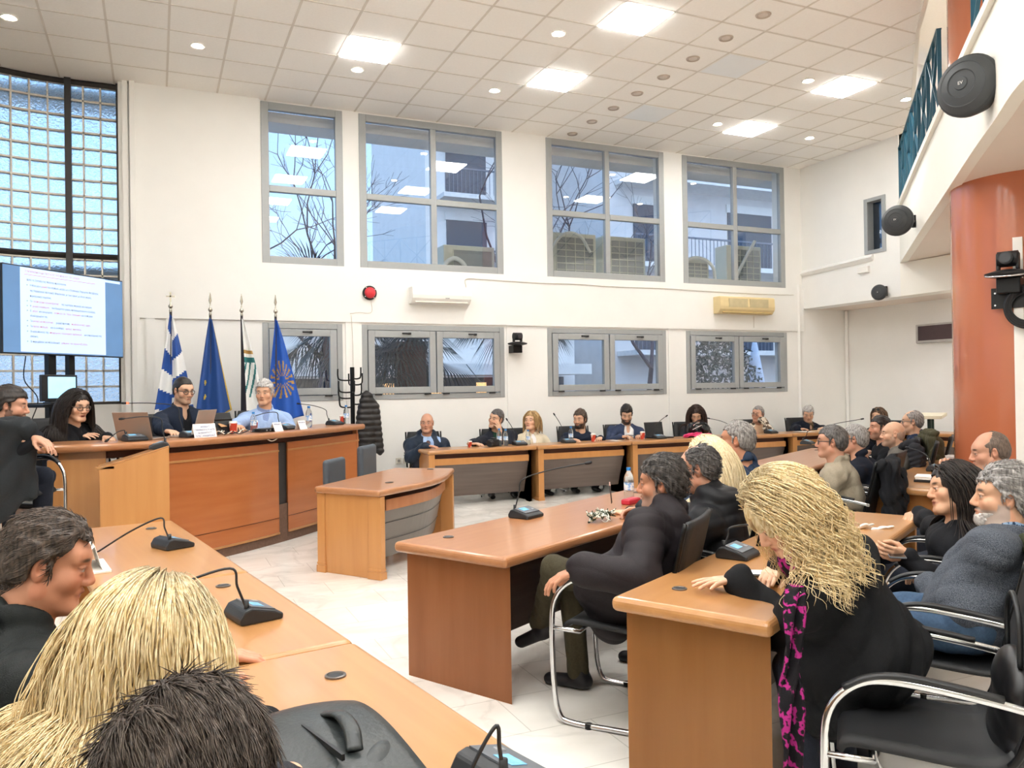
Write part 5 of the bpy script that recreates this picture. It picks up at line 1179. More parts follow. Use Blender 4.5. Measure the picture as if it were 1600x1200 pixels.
# ================================================================ chairs
SEATM = pm('black_sling', '#1D1E20', rough=.55, var=.1, bump=.2, bscale=500)
GREYL = pm('grey_leather', '#4E555C', rough=.4, var=.06, bump=.15, bscale=120)
def chair_proto():
    T = thing('cantilever_chair', 'proto', 'chair')
    w = .25
    prof = [(.25, .425), (.22, .452), (.1, .448), (-.08, .436), (-.17, .445), (-.215, .50), (-.245, .62), (-.285, .78), (-.32, .93)]
    pr = smoothpath([(0, *p) for p in prof], 4)[:, 1:]
    k = 17
    b = MB(); b.grid([[(x, y, z-.012*(1-(x/w)**2)) for x in np.linspace(-w+.02, w-.02, 7)] for y, z in pr[:k+3]]); b.build('seat', SEATM, T, smooth='all', thick=.018)
    b = MB(); b.grid([[(x*(1 if z < .86 else 1-.06*(z-.86)/.07), y-.02*(1-(x/w)**2), z) for x in np.linspace(-w+.02, w-.02, 7)] for y, z in pr[k+2:]]); b.build('backrest', SEATM, T, smooth='all', thick=.02)
    for s in (-1, 1):
        x = s*(w+.025)
        path = smoothpath([(x, -.24, .014), (x, .0, .014), (x, .20, .014), (x, .262, .05), (x, .285, .2), (x, .29, .45), (x, .27, .57), (x, .20, .645), (x, .10, .665), (x, -.1, .645), (x, -.275, .615)], 6)
        b = MB(); b.tube(path, .0125, n=10); b.build('frame', CHROME, T, smooth='all')
        b = MB(); b.tube(smoothpath([(x, .235, .632), (x, .17, .668), (x, .08, .682), (x, -.06, .668), (x, -.17, .65)], 5), .017, n=8, flat=.55); b.build('arm_pad', BLACK, T, smooth='all')
        b = MB(); b.tube([(x, .12, .001), (x, .12, .022)], .018, n=8); b.tube([(x, -.2, .001), (x, -.2, .022)], .018, n=8); b.build('glide', RUBBER, T)
    b = MB(); b.tube([(-w-.025, -.24, .014), (w+.025, -.24, .014)], .0125, n=8); b.build('floor_bar', CHROME, T, smooth='all')
    b = MB(); b.tube([(-w-.025, .287, .43), (-w-.02, .16, .425), (w+.02, .16, .425), (w+.025, .287, .43)], .010, n=8); b.build('seat_rail', CHROME, T, smooth='all')
    b = MB(); b.tube([(-w-.02, -.19, .42), (w+.02, -.19, .42)], .011, n=8); b.build('seat_rail', CHROME, T, smooth='all')
    for s in (-1, 1): b = MB(); b.tube([(s*(w-.005), *q) for q in pr[k:]], .011, n=6); b.build('back_post', BLACKM, T, smooth='all')
    return T
CH0 = chair_proto(); _ch_used = [False]
def put_chair(p, ang, label, z=0, group='black chairs with chrome frames'):
    c = CH0 if not _ch_used[0] else copy_tree(CH0)
    _ch_used[0] = True
    c.location = (p[0], p[1], z); c.rotation_euler = (0, 0, R_(ang-90)); tag(c, label, 'chair', group); return c
SHORT = ['bearded man behind the far end of the dais', 'woman with long black hair on the dais', 'man in the navy blazer', 'man in the light blue shirt', 'bald man in the navy parka', 'man leaning on his hand', 'woman in the cream fleece', 'young man in the navy sweater',
         'man in the blue suit', 'woman with dark brown hair', 'man in the checked jacket', 'silver haired reading man', 'woman with sunglasses', 'heavy man in the dark blue jacket', 'woman with platinum hair', 'man with the pen', 'man with a hand on his knee',
         'man in the beige pullover', 'man in the navy shirt', 'bald man in the grey coat', 'moustached man', 'man in the quilted jacket', 'balding man by the column', 'woman with straight black hair', 'man with folded arms', 'curly blonde woman', 'man looking down in profile', 'loose haired blonde woman', 'person at the bottom edge']
for (p, ang, fl), nm in zip(SEATS, SHORT):
    a = R_(ang); f = np.array([cos(a), sin(a)])
    if nm == 'curly blonde woman':
        e0, e1 = np.array(onz(1372, 1000, .66))[:2], np.array(onz(1462, 1020, .66))[:2]
        c0 = (np.array(onz(1440, 1058, .66))+np.array(onz(1475, 992, .66)))[:2]/2; put_chair(c0+np.array([-.045, -.005]), 133, 'black chair with chrome arms, its seat half empty behind the curly blonde woman'); NEARCH = c0; continue
    put_chair(np.array(p)+f*.05, ang, 'black chair with chrome arms under the '+nm, fl)
def draped(c, ang, w, h, d, m, T, z, seed=3):
    a = R_(ang); f = np.array([cos(a), sin(a), 0]); r = np.array([f[1], -f[0], 0]); S = Sdf(); c = np.array([c[0], c[1], z])
    S.cone(c-r*w/2, c+r*w/2, .05, k=.04); S.ell(c-f*.05-np.array([0, 0, h/2]), (w*.56, d, h/2+.05), np.array([r, f, [0, 0, 1]]).T, k=.06)
    S.cone(c-r*w*.5-np.array([0, 0, .03]), c-r*w*.62-np.array([0, 0, h*.8])-f*.03, .055, .045, k=.05); S.cone(c+r*w*.5-np.array([0, 0, .03]), c+r*w*.62-np.array([0, 0, h*.8])-f*.03, .055, .045, k=.05)
    S.post.append(folds(.03, fr=22, seed=seed)); lo = c-np.array([w+.1, w+.1, h+.2]); hi = c+np.array([w+.1, w+.1, .2])
    return S, lo, hi
def coat(label, cpos, ang, w, h, d, m, z, seed=3, name='coat', existing=None):
    S, lo, hi = draped(cpos, ang, w, h, d, m, None, z, seed); o, v = sdf_obj(name, S, lo, hi, .008, m, None); tag(o, label, 'coat'); return o
coat('black coat hung over a chair back behind the man in the beige pullover', np.array(ond(1298, 690, 6.3))-np.array([cos(R_(122)), sin(R_(122)), 0])*.42, 122, .38, .5, .06, BLK, .90, 4)
coat('dark olive coat hung over the chair of the bearded man by the dais', ond(-4, 700, 5.3), -45, .42, .6, .08, cloth('dark_olive_coat', '#23272A', rough=.6), DZ+.93, 7)
coat('olive green jacket hung over a chair behind the man in the quilted jacket', ond(1452, 712, 8.4), 140, .36, .5, .08, cloth('olive_jacket', '#4A4836'), .95, 5)
coat('dark grey coat hung on a chair beside the bald man in grey', ond(1424, 715, 7.7), 140, .34, .42, .07, CHAR, .90, 9)
coat('olive jacket hung behind the man with folded arms', np.array(ond(1545, 900, 3.3))[:2]+np.array([.04, -.10]), 152, .42, .5, .06, cloth('olive_jacket2', '#3A3D2C'), .86, 11)
def leather_chair(px, py, dep, ang, label, zt):
    p = ond(px, py, dep); T = thing('office_chair', label, 'chair', (p.x, p.y, 0), R_(ang-90), 'grey leather chairs at the small desk')
    b = MB(); b.box((0, -.22, zt-.25), (.44, .07, .5)); b.build('backrest', GREYL, T, bevel=.035, seg=4)
    b = MB(); b.box((0, .02, .44), (.46, .46, .09)); b.build('seat', GREYL, T, bevel=.035, seg=4)
    b = MB(); b.tube([(0, -.235, .44), (0, -.265, .6)], .025, n=8); b.tube([(0, 0, .08), (0, 0, .4)], .026, n=10); b.build('column_post', BLACKM, T, smooth=True)
    for k in range(5):
        a = k*2*pi/5+.3; b = MB(); b.tube([(0, 0, .09), (.28*cos(a), .28*sin(a), .065)], [.022, .015], n=8); b.build('leg', BLACKM, T, smooth='all')
        b = MB(); b.tube([(.28*cos(a)-.012*sin(a), .28*sin(a)+.012*cos(a), .03), (.28*cos(a)+.012*sin(a), .28*sin(a)-.012*cos(a), .03)], .029, n=12); b.build('caster', RUBBER, T)
leather_chair(556, 760, 7.75, -35, 'rounded grey leather chair behind the small bowed desk', .86)
leather_chair(604, 745, 8.55, -35, 'square backed grey leather chair behind the small bowed desk', .93)
# handbag on the near chair
p = np.array(ond(1585, 1090, 2.36)); T = thing('handbag', 'black handbag with gold rings hanging behind the near chair', 'bag', tuple(p), R_(133-90))
S = Sdf(); S.ell((0, 0, 0), (.16, .06, .15), k=.03); S.cone((-.12, 0, -.12), (.12, 0, -.12), .05, k=.05); S.post.append(folds(.012, seed=2)); sdf_obj('bag_body', S, (-.3, -.2, -.3), (.3, .2, .3), .006, pm('black_leather_bag', '#121214', rough=.35), T)
b = MB(); b.tube(smoothpath([(-.1, 0, .12), (-.09, 0, .25), (0, 0, .31), (.09, 0, .25), (.1, 0, .12)], 6), .008, n=6); b.build('bag_handle', BLACK, T, smooth='all')
for x, z in ((-.1, .11), (.1, .11), (-.04, .06)):
    b = MB(); b.tube([(x+.02*cos(t), -.055, z+.02*sin(t)) for t in np.linspace(0, 2*pi, 17)], .005, n=6, caps=False); b.build('gold_ring', GOLD, T, smooth='all')
# bag on the orange desk
def desk_bag():
    T = thing('leather_bag', 'large black leather handbag lying on the orange desk at the bottom edge', 'bag', tuple(zat(515, 1268, .72)), LA)
    M = pm('soft_black_leather', '#2B3031', rough=.38, var=.08, bump=.12, bscale=90)
    S = Sdf(); S.ell((0, 0, .06), (.20, .15, .075), k=.03); S.cone((-.14, -.08, .05), (.14, -.08, .05), .055, k=.05); S.post.append(folds(.012, fr=24, seed=3)); S.plane((0, 0, .002), (0, 0, -1)); sdf_obj('bag_body', S, (-.35, -.3, -.02), (.35, .3, .2), .005, M, T)
    b = MB(); b.grid([[(x, y, .143-.6*(x*x)-.9*y*y+.012*sin(9*x)) for y in np.linspace(-.13, .11, 12)] for x in np.linspace(-.19, .2, 20)]); b.build('bag_flap', M, T, smooth='all', thick=.006)
    b = MB(); b.tube(smoothpath([(-.08, -.02, .14), (-.04, -.03, .163), (.03, -.035, .166), (.1, -.03, .145)], 6), .016, n=8, flat=.35); b.build('bag_handle', M, T, smooth='all')
    b = MB(); b.box((-.02, .02, .145), (.17, .006, .012), (0, 0, .1)); b.build('slot', BLACK, T)
desk_bag()

# ================================================================ small things on the tables
PET = pm('clear_plastic', '#F2F6F8', rough=.08, trans=.9, ior=1.2, var=.01)
CAPB = pm('bottle_cap_blue', '#2E7FC6', rough=.4)
LABELB = pm('bottle_label', '#6FA4DE', c2=None, rough=.5) if False else pm('bottle_label', '#7FB0E2', rough=.5, col2='#E9EEF2', scale=40, contrast=(.45, .55))
def bottle0():
    T = thing('water_bottle', 'proto', 'bottle'); b = MB()
    b.lathe([(.001, .001), (.03, .001), (.033, .01), (.033, .06), (.031, .065), (.033, .07), (.033, .145), (.028, .17), (.014, .195), (.013, .205), (.001, .205)], n=20); b.build('bottle_body', PET, T, smooth=True)
    b = MB(); b.lathe([(.001, .204), (.0155, .204), (.0155, .224), (.001, .225)], n=16); b.build('cap', CAPB, T, smooth=True)
    b = MB(); b.lathe([(.0335, .075), (.0335, .125)], n=20); b.build('paper_label', LABELB, T, smooth=True); return T
BOT0 = bottle0(); _bu = [0]
def bottle(px, py, z, label, s=1.0):
    p = Vector(dais_pt(px, .25)) if z == HT else Vector(row_pt(px, 9.86)) if z == .745 else onz(px, py, z); c = BOT0 if not _bu[0] else copy_tree(BOT0); _bu[0] = 1; c.location = p; c.scale = (s, s, s); tag(c, label, 'bottle', 'water bottles on the tables')
bottle(983, 783, .72, 'water bottle with blue cap standing on the red box', 1.05)
bottle(780, 690, .745, 'water bottle with blue cap behind the black camera', 1.05); bottle(790, 694, .745, 'nearly empty water bottle nearest the black camera', 1.0)
bottle(892, 687, .745, 'water bottle before the young man in the navy sweater', 1.0)
bottle(825, 688, .745, 'clear water bottle in front of the woman in the cream fleece', .9)
bottle(483, 664, HT, 'water bottle standing near the free end of the dais table', 1.05); bottle(551, 656, HT, 'empty clear water bottle at the very end of the dais table', 1.0)
bottle(396, 668, HT, 'water bottle before the man in the light blue shirt', .9)
def cup0():
    T = thing('coffee_cup', 'proto', 'cup'); b = MB(); b.lathe([(.001, .0), (.028, .0), (.038, .095), (.0385, .1), (.036, .1), (.001, .096)], n=20); b.build('cup_body', pm('red_paper_cup', '#C4452F', rough=.5, col2='#E8C9B8', scale=22, contrast=(.55, .6)), T, smooth=True)
    b = MB(); b.lathe([(.001, .1), (.04, .1), (.0405, .107), (.037, .112), (.036, .12), (.001, .121)], n=20); b.build('lid', WHITEP, T, smooth=True); return T
CUP0 = cup0(); _cu = [0]
def cup(px, py, z, label, s=1.0, lid=True, straw=False):
    p = Vector(dais_pt(px, .3)) if z == HT else Vector(row_pt(px, 9.86)) if z == .745 else onz(px, py, z); c = CUP0 if not _cu[0] else copy_tree(CUP0); _cu[0] = 1; c.location = p; c.scale = (s, s, s); tag(c, label, 'cup', 'paper coffee cups')
    return c
cup(364, 672, HT, 'red and white paper cup beside the tangle of cables'); cup(397, 665, HT, 'red paper cup between the name cards', .95); cup(537, 658, HT, 'white lidded paper cup at the free end of the dais', .9)
cup(734, 697, .745, 'short red cup at the edge of the window row', .72); cup(927, 687, .745, 'orange red lidded cup beside the young man in navy', .95); cup(1004, 684, .745, 'iced coffee cup beside the man in the blue suit', .95)
def laptop(p, rz, label, open_=1.85, w=.34, d=.235, screen=BLACK, body=None):
    T = thing('laptop', label, 'laptop', tuple(p), rz); M = body or pm('laptop_silver', '#B9A99C', rough=.35, metal=.5, var=.02)
    b = MB(); b.box((0, 0, .009), (w, d, .016)); b.build('keyboard_base', M, T, bevel=.004)
    b = MB(); b.box((0, -.01, .0178), (w*.86, d*.5, .001)); b.build('keys', BLACK, T)
    # the lid turns about the far edge (+y)
    Q = rotm(open_-pi, 0, 0); b = MB(); b.box((0, -d/2, 0), (w, d, .008)); b.xf(rotm(-(open_), 0, 0), (0, d/2, .016)); b.build('lid', M, T, bevel=.003)
    b = MB(); b.box((0, -d/2, -.005), (w*.94, d*.9, .001)); b.xf(rotm(-(open_), 0, 0), (0, d/2, .016)); b.build('screen', screen, T)
    return T
LTG = pm('laptop_warm_grey', '#A08B7C', rough=.35, metal=.4, var=.02)
LT1 = laptop(dais_pt(296, .36), R_(-35+180+90+5), 'open silver laptop with its lid towards the hall, before the man in the blazer')
b = MB(); b.lathe([(.014, 0), (.016, 0), (.016, .001), (.014, .001)], n=16); b.lathe([(.002, 0), (.0045, 0), (.0045, .001)], (-.004, 0, 0), n=8); b.xf(rotm(pi/2, 0, 0)); b.xf(rotm(-(1.85-pi/2), 0, 0), (0, .1225+.017, .13)); b.build('lid_emblem', BLACK, LT1)
laptop(dais_pt(224, .36), R_(145), 'open brown grey laptop between the woman and the man in the blazer', body=LTG)
laptop(row_pt(1031, 9.95), R_(8), 'open black laptop on the window row', screen=pm('laptop_screen_dark', '#232527', rough=.2), body=BLACK, w=.36, d=.22, open_=1.75)
# name cards
INK = pm('blue_ink', '#39538F', rough=.6)
def tent(p, rz, w, h, label, lines, size):
    T = thing('name_card', label, 'sign', tuple(p), rz, 'name cards on the dais')
    b = MB(); b.add([(-w/2, -.035, 0), (w/2, -.035, 0), (w/2, 0, h), (-w/2, 0, h), (-w/2, .035, 0), (w/2, .035, 0)], [(0, 1, 2, 3), (3, 2, 5, 4)]); b.build('card', PAPER, T, thick=.0015)
    t = math.atan2(.035, h)
    for k, l in enumerate(lines):
        z = h*(.80-.22*k)-size*.4; M = Matrix.Translation((0, -.035+.035*z/h-.0025, z)) @ Matrix.Rotation(pi/2-t, 4, 'X'); text_mesh(l, size, INK, 'lettering', T, M, 'CENTER')
tent(dais_pt(318, .1), .42, .21, .12, 'white name card with two lines of blue capitals before the silver laptop', ['ΓΙΑΝΝΗΣ', 'ΓΙΑΝΝΟΠΟΥΛΟΣ', 'ΔΗΜΑΡΧΟΣ', 'ΑΛΕΞΑΝΔΡΕΙΑΣ'], .024)
tent(dais_pt(432, .12), .75, .13, .09, 'small white name card next to the red cup', ['ΠΡΟΕΔΡΟΣ'], .02); tent(dais_pt(470, .12), .8, .13, .09, 'small white name card nearer the water bottle', ['ΑΝΤΙΔΗΜΑΡΧΟΣ'], .014)
# cables and small devices in a tangle on the dais
CABW = pm('white_cable', '#E7E0D0', rough=.5); CABB = pm('black_cable', '#18181A', rough=.5)
def cable(label, pts, r, m, group=None):
    b = MB(); b.tube(smoothpath(pts, 8), r, n=6); o = b.build('cable', m, None, smooth='all'); tag(o, label, 'cable', group); return o
dz = lambda px, py, z=HT: dais_pt(px, .12+max(0, 682-.06*(px-330)*1.0-py)*.018, z)
e_ = np.array([.02, -.03, 0])
cable('white cable looping down over the edge of the dais table', [dz(396, 668)+(0, 0, .05), dz(405, 672)+(0, 0, .01), np.array(ond(413, 682, 7.82)), np.array(ond(424, 689, 7.85)), np.array(ond(434, 684, 7.92)), np.array(ond(436, 676, 8.0)), dz(432, 673)+(0, 0, .006)], .006, CABW)
for k, pts in enumerate([[(335, 668), (341, 674), (352, 677), (362, 680)], [(372, 676), (380, 670), (392, 668), (402, 671)], [(343, 662), (347, 668), (344, 672), (350, 676)]]):
    cable('white cable in the tangle on the dais, '+['crossing before the red cup', 'arching behind the network box', 'curled beside the cardboard box'][k], [dz(*q)+np.array([0, 0, .006+.03*(i % 2)]) for i, q in enumerate(pts)], .005, CABW, 'cables on the dais')
for k, pts in enumerate([[(350, 679), (362, 676), (374, 680), (388, 676)], [(340, 677), (352, 673), (362, 675), (378, 672)]]):
    cable('black cable in the tangle on the dais, '+['nearest the table edge', 'further from the edge'][k], [dz(*q)+np.array([0, 0, .007+.02*(i % 2)]) for i, q in enumerate(pts)], .005, CABB, 'cables on the dais')
T = thing('network_box', 'flat black network box with lights on the dais table', 'router', tuple(dz(415, 673)), .7); b = MB(); b.box((0, 0, .018), (.25, .12, .034)); b.build('housing', BLACK, T, bevel=.004)
for k in range(3): b = MB(); b.box((-.05+.05*k, -.061, .018), (.02, .002, .012)); b.build('port', pm('port_grey', '#8C9092', rough=.4), T)
T = thing('cardboard_box', 'small open cardboard box beside the cables on the dais', 'box', tuple(dz(338, 666)), .9); b = MB(); b.box((0, 0, .03), (.09, .07, .06)); b.build('box_body', pm('cardboard', '#B98F66', rough=.8), T); b = MB(); b.box((.02, -.05, .085), (.09, .05, .004), (.7, 0, 0)); b.build('box_flap', pm('cardboard', '#B98F66'), T)
T = thing('tablet', 'black folded tablet cover standing by the sleeve of the man in blue', 'tablet', tuple(dz(352, 668)), .6); b = MB(); b.box((0, .02, .1), (.2, .01, .22), (-.35, 0, 0)); b.build('cover', BLACK, T, bevel=.003); b = MB(); b.box((0, .06, .07), (.2, .008, .17), (.5, 0, 0)); b.build('stand', BLACK, T, bevel=.003)
# things in the window row
def camera_():
    T = thing('photo_camera', 'black photo camera with a lens lying on the window row', 'camera', tuple(row_pt(768, 9.80)), .3)
    b = MB(); b.box((.03, 0, .05), (.15, .075, .09)); b.box((.03, 0, .105), (.06, .06, .03)); b.box((.09, -.03, .05), (.035, .03, .085)); b.build('camera_body', BLACK, T, bevel=.012, seg=3)
    b = MB(); b.lathe([(.034, 0), (.036, .01), (.034, .06), (.038, .062), (.038, .11), (.03, .112), (.001, .104)], n=24, M=rotm(pi/2, 0, -1.1)); b.xf(np.eye(3), (-.01, -.03, .045)); b.build('lens', RUBBER, T, smooth=True)
    b = MB(); b.lathe([(.008, 0), (.008, .008)], (.08, 0, .095), n=12); b.build('dial', BLACKM, T)
camera_()
phone_at(row_pt(986, 9.93, .80), .4, 'black phone held by the man in the blue suit')
def handbag_window():
    T = thing('handbag', 'shiny black handbag with white seams standing on the window row', 'bag', tuple(row_pt(1092, 9.95)), .05); S = Sdf(); S.ell((0, 0, .10), (.21, .09, .11), k=.04); S.ell((-.1, 0, .12), (.1, .08, .1), k=.04); S.plane((0, 0, .003), (0, 0, -1)); S.post.append(folds(.03, seed=6)); sdf_obj('bag_body', S, (-.4, -.2, -.05), (.4, .2, .35), .009, pm('patent_black', '#141416', rough=.22), T)
    b = MB(); b.tube(smoothpath([(-.15, -.06, .14), (-.12, -.08, .22), (-.02, -.07, .25), (.05, -.06, .2)], 5), .008, n=6); b.build('bag_handle', BLACK, T, smooth='all')
    b = MB(); b.tube([(-.18, -.075, .11), (-.09, -.095, .15), (-.02, -.09, .17)], .005, n=5); b.tube([(-.17, -.08, .17), (-.12, -.08, .2), (-.05, -.08, .21)], .005, n=5); b.build('seam', WHITEP, T, smooth='all')
handbag_window()
T = thing('folder', 'bright pink plastic bag lying in front of the black handbag', 'bag', tuple(row_pt(1089, 9.78)), .1)
S = Sdf(); S.ell((0, 0, .03), (.25, .10, .035), k=.02); S.plane((0, 0, .002), (0, 0, -1)); S.post.append(folds(.025, fr=30, seed=2)); o, _ = sdf_obj('pink_plastic', S, (-.4, -.2, -.03), (.4, .2, .12), .008, pm('pink_plastic', '#D8326E', rough=.35, var=.1), T)
b = MB(); b.tube([(-.2, -.06, .03), (-.27, -.07, .012), (-.3, -.05, .006)], .008, n=6, flat=.4); b.build('bag_handle', pm('pink_plastic', '#D8326E'), T, smooth='all')
def sheets(label, px, py, z, w, h, rz, n=1, mat=PAPER, name='paper', thick=.001, cat='paper'):
    T = thing(name, label, cat, tuple(row_pt(px, 9.85) if z == .745 else zat(px, py, z)), rz)
    for k in range(n):
        b = MB(); b.grid([[(x+.008*k, y+.005*k, .0015+thick*k*2+.006*max(0, y-h*.3)*0+.004*(x/w)**2) for x in np.linspace(-w/2, w/2, 6)] for y in np.linspace(-h/2, h/2, 6)]); b.build('sheet', mat, T, smooth='all', thick=thick)
    return T
sheets('sheet read by the silver haired man', 1256, 674, .745, .21, .28, .2, 2); sheets('closed beige folder beside the silver haired man', 1280, 671, .745, .3, .22, .1, 1, pm('beige_folder', '#D2B083'), 'folder', .006, 'folder')
sheets('white sheet lying by the pink bag', 960, 685, .745, .12, .2, .1, 1)
# folded paper on the orange desk
T = thing('folded_paper', 'stack of white papers with a folded top sheet before the man in profile', 'paper', tuple(zat(128, 890, .72)), LA)
b = MB(); b.box((0, 0, .006), (.30, .21, .012)); b.build('paper_stack', PAPER, T, bevel=.002)
b = MB(); b.grid([[(x, -.07+.03*t, .012+.11*t) for x in np.linspace(-.14, .15, 8)] for t in np.linspace(0, 1, 6)]); b.grid([[(x, -.04+.13*t, .012+.11*(1-t)) for x in np.linspace(-.14, .15, 8)] for t in np.linspace(0, 1, 6)]); b.build('folded_sheet', PAPER, T, smooth='all', thick=.001)
# on the middle desk
T = thing('red_box', 'flat red box under the water bottle on the reddish desk', 'box', tuple(zat(986, 787, .72)), ROW_A); b = MB(); b.box((0, 0, .018), (.16, .07, .036)); b.build('box_body', pm('red_card', '#B5253A', rough=.4), T, bevel=.01, seg=3); b = MB(); b.box((0, 0, .037), (.13, .05, .002)); b.build('box_lid', pm('red_card2', '#C93A50', rough=.35), T)
def posy():
    T = thing('leaf_bundle', 'small bundle of green and white leaves with a white ring on the reddish desk', 'plant', tuple(zat(938, 814, .72)), 0); R = np.random.RandomState(4)
    gm = pm('variegated_leaf', '#33402B', col2='#E8E8DC', scale=45, contrast=(.47, .53), rough=.5)
    for k in range(26):
        a = R.rand()*6.28; r = .045*R.rand()**.5*1.4; c = np.array([r*cos(a)*1.4, r*sin(a), .022+.05*R.rand()*(1-r/.08)]); b = MB(); L = .028+.02*R.rand(); Q = rotm(R.rand()*1.4-.7, R.rand()*1.4-.7, R.rand()*6)
        b.grid([[Q @ np.array([L*u, .013*v*(1-u*u), .012*u*u+.006*v*v])+c for v in (-1, -.4, .4, 1)] for u in np.linspace(-1, 1, 7)]); b.build('leaf', gm, T, smooth='all', thick=.002)
    b = MB(); b.tube([(.0+.022*cos(t), -.055+.004*sin(t), .022+.02*sin(t)) for t in np.linspace(0, 2*pi, 21)], .003, n=6, caps=False); b.build('ring', WHITEP, T, smooth='all')
    b = MB(); b.tube(smoothpath([(-.05, -.03, .02), (-.09, -.045, .012), (-.11, -.05, .008)], 4), .006, n=6); b.build('stem', gm, T, smooth='all')
posy()
P_ = zat(955, 794, .72); T = thing('pen', 'dark pen with a pale end held upright over the reddish desk', 'pen', tuple(np.array(P_)+np.array([.0, 0, .028])), 0); b = MB(); b.tube([(0, 0, 0), (.003, -.002, .01), (-.008, 0, .12)], [.001, .0042, .0045], n=8); b.build('barrel', pm('pen_brown', '#3A2622', rough=.3), T, smooth='all'); b = MB(); b.tube([(-.008, 0, .12), (-.0095, 0, .145)], .0043, n=8); b.build('pen_end', pm('pen_pink', '#E3C6C4', rough=.4), T)
sheets('white paper under the hand with the pen', 985, 800, .72, .16, .1, ROW_A, 1)
# crumpled napkin, papers by the column
T = thing('napkin', 'crumpled white napkin on the honey desk near the folded arms', 'napkin', tuple(zat(1368, 826, .72)), -.35); S = Sdf(); S.ell((0, 0, .006), (.085, .016, .012), k=.01); S.ell((-.05, .01, .010), (.035, .02, .014), k=.01); S.plane((0, 0, .001), (0, 0, -1)); S.post.append(folds(.02, fr=60, seed=2)); sdf_obj('tissue', S, (-.15, -.06, -.01), (.15, .06, .05), .004, PAPER, T)
T = thing('notepads', 'two white notepads stacked on a dark folder before the terracotta column', 'notepad', tuple(zat(1449, 752, .72)), ROW_A)
b = MB(); b.box((0, 0, .01), (.22, .16, .02)); b.build('dark_folder', BLACK, T, bevel=.003)
for k in range(2): b = MB(); b.box((-.01, .012*k, .028+.014*k), (.19, .14, .012), (0, 0, .08*k)); b.build('pad', PAPER, T, bevel=.002)
for k, (px, py, lb) in enumerate([(1468, 717, 'loose white papers in front of the column, the flatter sheet'), (1478, 714, 'loose white papers in front of the column, the raised sheet')]):
    sheets(lb, px, py, .72+.004*k, .3, .22, ROW_A+.3*k, 3, thick=.002)
